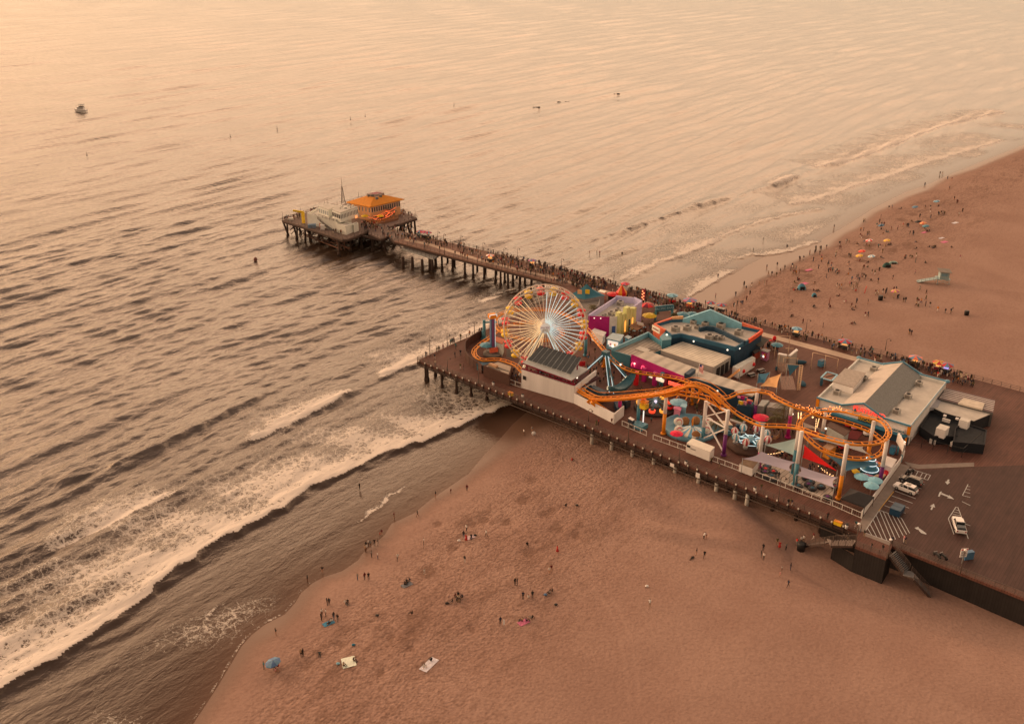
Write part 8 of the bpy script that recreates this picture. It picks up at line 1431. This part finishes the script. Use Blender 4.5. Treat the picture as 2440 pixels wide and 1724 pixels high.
beachy('C', [(1140, 672, 'stride', 'white', 'black', 'alone above the shoreline group'), (553, 772, 'hips', 'black', 'bare', 'at the water edge, right of two mirrored figures'), (437, 842, S, 'black', 'bare', 'at the water edge, left of two mirrored figures'), (828, 826, S, 'grey', 'blue jeans', 'left in the trio on the smooth sand'), (883, 822, S, 'maroon', 'black', 'middle in the trio on the smooth sand'), (914, 822, S, 'black', 'black', 'right in the trio on the smooth sand'), (590, 1022, S, 'black', 'black', 'left in the dark pair above the teal towel'), (607, 1022, S, 'charcoal', 'maroon' if 0 else 'black', 'right in the dark pair above the teal towel'), (735, 1008, 'sitback', 'white', 'grey', 'on the sand right of the dark pair'), (752, 1000, Si, 'black', 'black', 'on the sand right of the dark pair'),
 (545, 1142, S, 'black', 'black', 'beside the teal towel'), (550, 1105, S, 'white', 'bare', 'beside the teal towel'), (580, 1107, S, 'white', 'black', 'beside the teal towel'), (642, 1132, S, 'charcoal', 'blue jeans', 'beside the teal towel'), (673, 1148, S, 'black', 'grey', 'beside the teal towel'), (605, 1158, 'lie', 'black', 'black', 'on the teal towel'), (622, 1150, 'sitback', 'white', 'black', 'on the teal towel'), (190, 1258, 'phone', 'black', 'bare', 'alone on the smooth wet edge'), (388, 1425, S, 'tan', 'black', 'left in the close pair near the lower left'), (402, 1422, S, 'black', 'black', 'right in the close pair near the lower left'), (530, 1405, 'lie', 'black', 'black', 'alone on the dry foreground sand'), (97, 1522, S, 'teal', 'grey', 'left of the blue umbrella'), (185, 1540, Si, 'pink', 'bare', 'under the blue umbrella'), (212, 1500, Si, 'red', 'black', 'behind the blue umbrella'),
 (1192, 862, Si, 'black', 'black', 'on the grey towel'), (1213, 842, Si, 'charcoal', 'black', 'on the grey towel'), (1236, 832, Si, 'navy', 'black', 'on the grey towel'), (1345, 548, S, 'white', 'black', 'in front of a small child on the trampled sand'), (1342, 582, S, 'grey', 'bare', 'small child on the trampled sand', .6), (1350, 782, Wk, 'white', 'white', 'alone in the centre of the trampled sand', .8), (1257, 1090, Si, 'black', 'black', 'beside a dug hollow in the sand'), (1588, 955, Si, 'maroon', 'black', 'in the seated circle'), (1612, 945, Si, 'black', 'black', 'in the seated circle'), (1570, 995, Si, 'black', 'grey', 'in the seated circle'), (1600, 990, Si, 'charcoal', 'khaki', 'in the seated circle'), (1618, 970, Si, 'cream', 'black', 'in the seated circle'), (1647, 960, Si, 'navy', 'black', 'in the seated circle'),
 (1665, 690, S, 'charcoal', 'white', 'alone below the striped towel'), (1678, 445, S, 'white', 'black', 'behind the visitor in red'), (1656, 495, S, 'black', 'blue jeans', 'beside the striped towel'), (1676, 522, 'dress', 'red', 'bare', 'beside the striped towel'), (1715, 492, 'sitback', 'black', 'black', 'on the striped towel'), (1832, 488, 'stride', 'white', 'black', 'right of the striped towel'), (2152, 552, Si, 'black', 'black', 'alone right of the striped towel'), (2057, 865, S, 'black', 'black', 'left in the dark pair in mid beach'), (2075, 865, S, 'charcoal', 'black', 'right in the dark pair in mid beach'), (2120, 972, S, 'navy', 'black', 'left in the trio below the dark pair'), (2162, 968, Si, 'white', 'khaki', 'middle in the trio below the dark pair'), (2193, 968, 'bend', 'black', 'black', 'right in the trio below the dark pair'),
 (1943, 1172, S, 'navy', 'black', 'holding a white board'), (2118, 1145, Si, 'tan', 'black', 'on the pink towel'), (2142, 1142, Si, 'navy', 'black', 'on the pink towel'), (2190, 1125, 'sitback', 'black', 'grey', 'right of the pink towel'), (1350, 1505, 'sitback', 'white', 'black', 'on the long white and blue towel'), (1405, 1458, Si, 'black', 'black', 'on the long white and blue towel'), (715, 1495, Si, 'tan', 'black', 'left of the cream blanket'), (795, 1455, Si, 'charcoal', 'black', 'right of the cream blanket')], '')
beachy('D', [(130, 98, S, 'white', 'bare', 'at the damp sand near the deck, left of two'), (183, 80, S, 'grey', 'bare', 'at the damp sand near the deck, right of two'), (437, 263, Si, 'red', 'black', 'alone near the pale piles'), (402, 557, Si, 'black', 'black', 'alone between two dug hollows'), (345, 852, 'dress', 'red', 'bare', 'alone in the middle of the beach'), (294, 990, S, 'white', 'bare', 'left of a pair below the visitor in the red dress'), (306, 975, S, 'maroon', 'bare', 'right of a pair below the visitor in the red dress'), (298, 1115, Si, 'grey', 'black', 'nearer of two seated under the pair'), (314, 1100, Si, 'black', 'black', 'farther of two seated under the pair'), (1284, 765, 'bend', 'white', 'black', 'left of two stooping by the sand ridge'), (1302, 762, 'bend', 'maroon', 'bare', 'right of two stooping by the sand ridge'),
 (1237, 868, S, 'black', 'bare', 'beside a dark blanket on the open sand'), (1210, 888, 'lie', 'black', 'black', 'on the open sand'), (1288, 885, 'stride', 'black', 'black', 'carrying a bag on the open sand'), (1665, 840, S, 'black', 'black', 'left of the group by the timber stairs'), (1755, 802, Wk, 'olive', 'khaki', 'by the timber stairs'), (1770, 825, 'dress', 'red', 'bare', 'by the timber stairs'), (1812, 835, S, 'grey', 'black', 'by the timber stairs'), (1880, 803, S, 'black', 'black', 'left of the big black bin'), (1910, 792, S, 'white', 'black', 'behind the big black bin'), (1924, 785, 'phone', 'white', 'khaki', 'behind the big black bin'), (1652, 883, S, 'black', 'grey', 'left of the close pair on the open sand'), (1668, 898, S, 'white', 'black', 'right of the close pair on the open sand'), (1840, 963, S, 'navy', 'blue jeans', 'below the big black bin'), (1785, 968, S, 'white', 'bare', 'child on the open sand, upper', .65), (1773, 1005, S, 'pink', 'bare', 'child on the open sand, lower', .65), (1825, 1072, Wk, 'navy', 'black', 'nearest the dark wall on the sand'), (937, 1200, 'bend', 'white', 'khaki', 'with a black bag on the empty sand')], '')
def autop(p, place, s=1., sit=.0, dk=.6, bare=.12):
 top = RP.choice(['black', 'black', 'charcoal', 'navy', 'maroon', 'olive'] if RP.random() < dk else list(PAL)); bot = 'bare' if RP.random() < bare else RP.choice(['black', 'black', 'blue jeans', 'grey', 'khaki', 'white'])
 pose = RP.choice(['sit', 'sit', 'sitback']) if RP.random() < sit else RP.choice(['stand', 'stand', 'stand', 'walk', 'stride', 'phone', 'hips', 'dress' if bot == 'bare' else 'stand'])
 per(p, pose, top, bot, place, s*RP.uniform(.93, 1.05), bare=(bot == 'bare'))
F8 = '1240,95 1280,85 925,258 942,256 1125,262 1140,205 890,368 925,366 885,442 900,465 970,424 990,415 715,514 705,520 745,514 625,545 640,535 630,594 645,602 585,655 575,692 330,600 385,600 398,600 465,584 255,658 320,648 380,660 405,702 405,750 300,744 135,740 180,722 365,836 480,806 490,780 525,805 465,950 55,850 85,858 125,900 45,918 78,905 20,862 40,820 620,1082 648,1078 595,1066 770,1056 785,1095 800,1088 830,1066 850,1066 750,1050 870,994 880,974 900,935 915,945 935,945 950,960 780,982 825,998 840,960 860,955 1030,896 1065,910 1105,1006 1290,966 1565,905 1570,760 1580,690 1450,716 1438,714 2125,716 1415,316 1465,316 1480,320 1760,208 1755,135 1625,200 1890,160 1910,165 1870,162 1855,168 1930,165 2110,182 2155,130 1500,412 1540,406 1545,425 1110,578 1130,578 930,838 915,845 100,1130 1090,1160 1075,1155 1110,1150 1165,1138 1210,1128 1200,1145 1300,1112 1330,1112 1300,1205 1345,1210 1360,1205 1420,1250 1447,1248 1580,1300 1605,1270 1640,1266 1590,1250 1695,1300 1750,1306 1625,1100 1705,1150 1700,1226 1845,1366 1940,1386 2010,1390 2030,1370 775,1318 838,1262 980,1272 490,1328 980,1428 945,1430 2085,20 1690,90 1755,90 1270,360 1350,350 1180,300 1150,300 1090,315 1160,640 740,690 755,700 770,690 730,800 745,790 515,870 490,880 540,870 575,885 1120,870'
for t in F8.split(): x, y = map(float, t.split(',')); autop(WT('8', x, y), '8')
for t in '1530,694 1265,538 1145,700 990,760 980,822 765,858 750,850 600,856 620,880 600,900 740,910 320,1020 70,1010 120,976 105,965 60,1105 45,1090 300,1110 340,1116 355,1112 620,1176 1020,985 830,1118 1185,1196 1605,1306 785,1346 830,1318 300,1318 320,1314 510,1316 45,1250 50,1425 30,1430 700,1250 1240,540 1720,375 1740,370 1690,345 1580,590 1690,765 1585,505 2015,575 1800,570 1775,575 1820,565 1750,570 1205,380 1170,405 1215,375 1230,385 930,505 960,540 840,530 1000,560 880,745 1190,560 1500,690 1145,350 1520,250 1860,60 1390,92'.split(): x, y = map(float, t.split(',')); autop(WT('8', x, y), '8', sit=1)
for t in '1065,950 1127,935 1075,988 1095,988 1172,950 1145,974 1123,995 1210,956 1225,980 1240,985 930,1050 942,1078 975,1056 1020,1046 1065,1042 1052,1046 760,1122 880,1112 775,1006 1045,785 1185,830 985,850 1465,710 205,874 12,866 55,864 72,866 655,1165 700,1165 722,1168 965,1104 945,1136 922,1162 912,1166 890,1166 870,1178 2005,456 2095,390 2110,390 2140,416 2165,425 1260,898 1320,866 1357,845 2150,480 2180,540 2200,560'.split(): x, y = map(float, t.split(',')); autop(WT('B', x, y), 'B', bare=.5)
for k, t, st in (('7', '1055,505 685,358 1690,462 1708,465 875,395 1685,455', 0), ('7', '1150,366 1165,360', 1)):
 for q in t.split(): x, y = map(float, q.split(',')); autop(WT(k, x, y), '8', sit=st)
def deckp(k, t, **kw):
 for q in t.split(): x, y = map(float, q.split(',')); autop(W(k, x, y), 'deck', **kw)
deckp('2', '183,1098 292,1125 545,1102 612,1076 612,1250 652,1255 395,985 490,940 515,930 530,915 553,993 615,880 725,838 850,805 870,803 300,1205 345,1030 880,795 320,1040 500,935', dk=.5)
deckp('4', '188,712 212,702 355,690 1445,1125 1530,1170 1285,530 1210,495 1870,790 1945,800 1990,420 1265,520 1650,610 1680,590 2070,890 2050,880 1990,1415'); deckp('6', '545,780 823,862 875,905 908,955 1185,1015 1300,1010 1312,1015 240,1030'); deckp('5', '915,1332 1175,1412 545,1205 565,1200 580,1205 455,950')
for q in '745,985 705,985 980,1075 1090,1100 405,975'.split(): x, y = map(float, q.split(',')); autop(W('6', x, y, D if x > 800 else 5.0), 'deck')
deckp('3', '215,640 265,740 250,960 280,950 300,880 330,870 355,960 400,900 410,960 180,800 200,780 430,1040 470,1000 440,870 455,1060 560,900 580,950 600,1000 300,1010 240,1040 210,1000 320,1060 360,1040 500,900 560,1020 640,700 660,520 720,480 750,530 700,600 640,560 780,560 820,520 800,600 560,480 720,640 860,470 880,510 900,560 840,620 920,540 760,460 780,430 660,470 1180,1240 1200,1270 1100,1200 990,1180 950,1170 1300,1330 1380,1330 1170,1160 900,1230 2150,690 2170,680 2100,690 2190,700 1440,1500 880,1500', dk=.55)
for i in range(70): autop(W('5', RP.uniform(370, 640), RP.uniform(690, 790)) if i < 28 else W('J', RP.uniform(200, 760), RP.uniform(1380, 1530)) if i < 44 else W('J', RP.uniform(600, 1300), RP.uniform(1050, 1160)) if i < 52 else W('2', RP.uniform(1250, 1330), RP.uniform(1290, 1420)) if i < 58 else W('I', RP.uniform(420, 760), RP.uniform(400, 660)), 'deck')
for i in range(75): autop(W(*RP.choice([('3', RP.uniform(180, 420), RP.uniform(820, 1060)), ('3', RP.uniform(640, 900), RP.uniform(440, 640)), ('4', RP.uniform(640, 1200), RP.uniform(240, 380)), ('4', RP.uniform(1240, 1700), RP.uniform(480, 620)), ('4', RP.uniform(1900, 2200), RP.uniform(760, 900)), ('J', RP.uniform(200, 1000), RP.uniform(1380, 1480)), ('M', RP.uniform(1000, 1900), RP.uniform(1150, 1300))])), 'deck')
for i in range(34):   # diners on the grandstand
 t = RP.uniform(.04, .97); p = up(wa.lerp(wb_, t)+V*RP.uniform(.9, 3.5), 9.6); autop(p, 'stand', dk=.5)
def band(a, b, n, lo, hi, dens=None, place='walk', **kw):
 for i in range(n):
  t = RP.random(); s = RP.random(); s = lo+(hi-lo)*(s if dens is None else s**dens); autop(a[0].lerp(a[1], t).lerp(b[0].lerp(b[1], t), s), place, **kw)
nE0, nE1, sE0, sE1 = W('E', 400, 85), W('E', 2000, 462), W('E', 180, 155), W('E', 1900, 600)
band((nE0, nE1), (sE0, sE1), 150, .04, .55); band((nE0, nE1), (sE0, sE1), 40, .5, .95); band((nE0.lerp(nE1, .6), nE1), (sE0.lerp(sE1, .6), sE1), 75, .04, .9)
band((W('E', 2000, 468), W('F', 800, 190)), (W('F', 60, 180), W('F', 600, 290)), 190, .03, .95, 1.3); band((W('F', 800, 190), W('F', 1800, 450)), (W('F', 700, 300), W('F', 1600, 540)), 170, .03, .95, 1.4)
band((W('F', 1800, 450), W('7', 1500, 668)), (W('F', 1750, 520), W('7', 1400, 740)), 95, .02, .9, 1.5); band((W('7', 1500, 668), W('7', 2290, 885)), (W('7', 1500, 720), W('7', 2290, 985)), 95, .03, .95, 1.2)
for k, n, x0, x1, y0, y1 in (('1', 40, 1270, 1560, 640, 760), ('1', 45, 1560, 1960, 700, 870), ('1', 22, 1800, 1990, 490, 570), ('1', 26, 560, 700, 465, 520), ('1', 22, 760, 1240, 0, 0), ('1', 14, 210, 460, 560, 610), ('1', 14, 380, 480, 520, 590), ('1', 10, 860, 1000, 760, 830)):
 for i in range(n):
  x = RP.uniform(x0, x1); y = RP.uniform(y0, y1) if y1 else lerp(420, 320, (x-760)/480)+RP.uniform(-6, 6); p = W(k, x, y)
  if inside((p.x, p.y), hpoly) or y1 == 870: autop(p, 'head', dk=.5)
for i in range(18): autop(W('1', RP.uniform(1440, 1720), 0, 7.1) if 0 else W('1', 1470+i*15, 620-i*4.5+RP.uniform(-25, 5), 7.1), 'head', sit=0)
# a visitor must not stand inside a wall: drop any whose place is under a building
LM = [(W(k, x, y), s) for k, x, y, s in (('2', 100, 1120, 'at the western corner tip'), ('2', 500, 930, 'by the seaward lamp post'), ('2', 850, 800, 'near the teal coaster post'), ('2', 620, 1220, 'on the open boardwalk west'), ('2', 1290, 1380, 'between pavilion and grandstand'), ('4', 200, 700, 'below the white screen wall'), ('4', 1480, 1140, 'by the low white hut'), ('4', 1250, 510, 'near the pink kiosk'), ('4', 1650, 600, 'on the small lawn'), ('4', 1950, 800, 'near the balloon ride'), ('6', 545, 780, 'by the beach stair boardwalk end'), ('6', 890, 930, 'at the concrete path end'), ('6', 1300, 1010, 'on the parking deck'), ('6', 1090, 1095, 'on the platform beside the second stairs'), ('5', 570, 1195, 'by the patio fence'), ('3', 300, 920, 'behind the swinging ship'), ('3', 420, 1030, 'under the ship frame'), ('3', 230, 700, 'under the descending coaster track'), ('3', 720, 600, 'in front of the pergola'), ('3', 860, 520, 'between pergola and shop sign'), ('3', 640, 490, 'at the lemon facade'), ('3', 1180, 1240, 'beside the red spinning ride'), ('3', 2150, 690, 'at the grey booth with pink posters'),
 ('5', 450, 740, 'under the mint sail'), ('5', 600, 760, 'beside the mint sail post'), ('J', 400, 1450, 'along the red sail edge'), ('J', 900, 1100, 'under the grey sail'), ('I', 600, 520, 'near the inflatable hand'), ('F', 100, 120, 'on the walkway above the wheel'), ('F', 350, 150, 'on the walkway behind the teal tent roof'), ('F', 600, 200, 'by the orange kiosk'), ('F', 900, 250, 'by the crimson cart umbrella'), ('F', 1100, 340, 'by the glowing letter sign'), ('F', 1300, 360, 'behind the entrance arch'), ('F', 1450, 400, 'by the teal cart umbrella'), ('F', 1640, 450, 'by the lit orange cart'), ('F', 1800, 500, 'behind the blue gable'), ('F', 2000, 520, 'right of the blue gable'), ('7', 150, 330, 'beside the orange parapet end'), ('7', 350, 400, 'past the orange hall end'), ('7', 550, 470, 'behind the trapeze yard'), ('7', 750, 520, 'near the railing lamp post'), ('7', 950, 570, 'before the white, red and blue cart'), ('7', 1100, 620, 'at the white, red and blue cart'), ('7', 1300, 660, 'behind the arcade back corner'), ('7', 1500, 700, 'near the red umbrella behind the arcade'), ('7', 1740, 760, 'at the blue and coral cart'), ('7', 1900, 810, 'left of the rainbow cart'), ('7', 2050, 850, 'right of the rainbow cart'), ('7', 2200, 920, 'beyond the arcade back'))]
PH8 = [(WT('8', x, y), s) for x, y, s in ((100, 1100, 'near the teal pop up tent'), (60, 880, 'on the damp sand edge'), (400, 700, 'by the glistening waterline'), (600, 1080, 'in the open sand below the crowd'), (820, 1060, 'in the big standing group'), (900, 950, 'in the row behind the big group'), (1120, 1160, 'beside the black beach bin'), (1320, 1200, 'by the rainbow umbrella'), (1600, 1280, 'in the cart group left of the lifeguard ramp'), (500, 1320, 'near the rusty leaning pole'), (800, 1320, 'on the sand behind the trapeze yard'), (1430, 1245, 'on the path to the lifeguard tower'), (1900, 1370, 'walking line near the frame edge'), (950, 1430, 'on the sand nearest the railing'), (2000, 1500, 'on the empty sand by the railing'))]
keep = []
for p in PEOPLE: p.append((p[0]-Vector((0, 0, CAM_H))).length)
PEOPLE.sort(key=lambda p: p[-1]); used = set(); names_b = list(PAL); solo = PEOPLE[:300]; rest = PEOPLE[300:]
grp = {'8': 'people on the north beach', 'B': 'people in the shallow surf', 'deck': 'people in the amusement park', 'walk': 'people on the pier walkway', 'head': 'people at the pier head', 'stand': 'people on the grandstand'}
for p, pose, top, bot, place, s, rot, bare, dist in solo:
 g = grp.get(place, 'people on the near beach'); R = random.Random(int(p.x*97+p.y*31))
 if place in ('8', 'B', 'deck', 'walk', 'head', 'stand'):
  LL_ = PH8 if place in ('8', 'B') else LM; ph = 'among the diners of the grandstand' if place == 'stand' else min(LL_, key=lambda q: (q[0]-p).length)[1]
  for tries in range(60):
   lb = (f'person wearing a {top} dress {ph}' if pose == 'dress' else f"person in {top} top, {'bare legs' if bare else bot if 'jeans' in bot else bot+' trousers'}, {VERB[pose]} {ph}")
   if lb not in used: break
   top = R.choice(names_b); bot = R.choice(list(BOT)); bare = False
 else: lb = (f'person wearing a {top} dress {place}' if pose == 'dress' else f"person in {top} top, {'bare legs' if bare else bot if 'jeans' in bot else bot+' trousers'}, {VERB[pose]} {place}")
 if len(lb.replace(',', '').split()) > 16: lb = f'person in {top} top {VERB[pose]} {place}'
 used.add(lb); o = bpy.data.objects.new('person', PM[pose]); COL.objects.link(o); o.location = p; o.rotation_euler = (0, 0, rot); o.scale = (s, s, s); tag(o, lb, 'person', g)
 sk = R.choice(SK); ms = [sk, TM[top], sk if bare or pose == 'dress' else BM_[bot], R.choice(HR[:2] if R.random() < .85 else HR), SHOE, sk if bare or pose == 'dress' else BM_[bot]]
 for i, m in enumerate(ms): o.material_slots[i].link = 'OBJECT'; o.material_slots[i].material = m
allm = SK+HR+[SHOE]+list(TM.values())+list(BM_.values()); ix = {m.name: i for i, m in enumerate(allm)}; cv, cf, cm_, off = [], [], [], 0; cache = {}
for pose, me in PL.items():
 co = np.empty(len(me.vertices)*3); me.vertices.foreach_get('co', co); cache[pose] = (co.reshape(-1, 3), [tuple(q.vertices) for q in me.polygons], [q.material_index for q in me.polygons])
for p, pose, top, bot, place, s, rot, bare, dist in rest:
 co, fs, mi = cache[pose]; ca, sa = math.cos(rot), math.sin(rot); R = random.Random(int(p.x*97+p.y*31)); sk = R.choice(SK); lg_ = sk if bare or pose == 'dress' else BM_[bot]; ms = [sk, TM[top], lg_, R.choice(HR[:2]), SHOE, lg_]
 q = np.stack([co[:, 0]*ca-co[:, 1]*sa, co[:, 0]*sa+co[:, 1]*ca, co[:, 2]], -1)*s+np.array(p); cv += q.tolist(); cf += [tuple(a+off for a in f) for f in fs]; cm_ += [ix[ms[i].name] for i in mi]; off += len(co)
me = bpy.data.meshes.new('crowd'); me.from_pydata(cv, [], cf); me.update(); [me.materials.append(m) for m in allm]; me.polygons.foreach_set('material_index', cm_); o = bpy.data.objects.new('crowd', me); COL.objects.link(o); tag(o, 'dense far crowd of small dark clad people along the walkway, pier head and beach', 'crowd', kind='stuff')
for m in PL.values(): bpy.data.meshes.remove(m)
b_ = WT('C', 1950, 1172); single('bodyboard', MB().sheet([b_+Vector((.3, -.25, .15)), b_+Vector((.62, -.2, .15)), b_+Vector((.6, -.2, 1.1)), b_+Vector((.42, -.2, 1.25)), b_+Vector((.28, -.25, 1.1))], .06), white, 'white board held upright by the visitor in navy', 'board', loc=tuple(b_))
b_ = WT('D', 188, 100); single('round_board', MB().tube([b_+Vector((.2, 0, .55)), b_+Vector((.2, .08, .55))], .55, 20), white, 'white round disc standing on the damp sand', 'board', loc=tuple(b_))
for k, x, y, m, lb in (('C', 675, 1482, M('bag_teal', C(120, 150, 150), .8), 'pale teal bag left of the cream blanket'), ('C', 795, 1335, M('bag_teal2', C(40, 90, 100), .8), 'small teal bag on the foreground sand'), ('C', 1525, 1010, black, 'black bag left of the seated circle'), ('C', 1745, 478, black, 'black bag beside the striped towel'), ('C', 1620, 520, white, 'small white ball left of the visitor in red'), ('C', 980, 1105, dark, 'tiny dark bag on the trampled sand'), ('D', 470, 550, dark, 'small dark bag right of a lone sitter'), ('D', 335, 1188, dark, 'small dark bag below the seated pair'), ('D', 920, 1070, white, 'small white bag on the empty sand'), ('D', 268, 1125, M('bag_blue', C(90, 110, 130), .8), 'blue grey bag left of the seated pair')):
 p = WT(k, x, y); mb = MB(); mb.ball(up(p, p.z+.18), .3, 8, 1.2, .8, .7); mb.beam(up(p, p.z+.3)-Vector((.15, 0, 0)), up(p, p.z+.3)+Vector((.15, 0, 0)), .08); single('beach_bag', mb, m, lb, 'bag', loc=tuple(p))
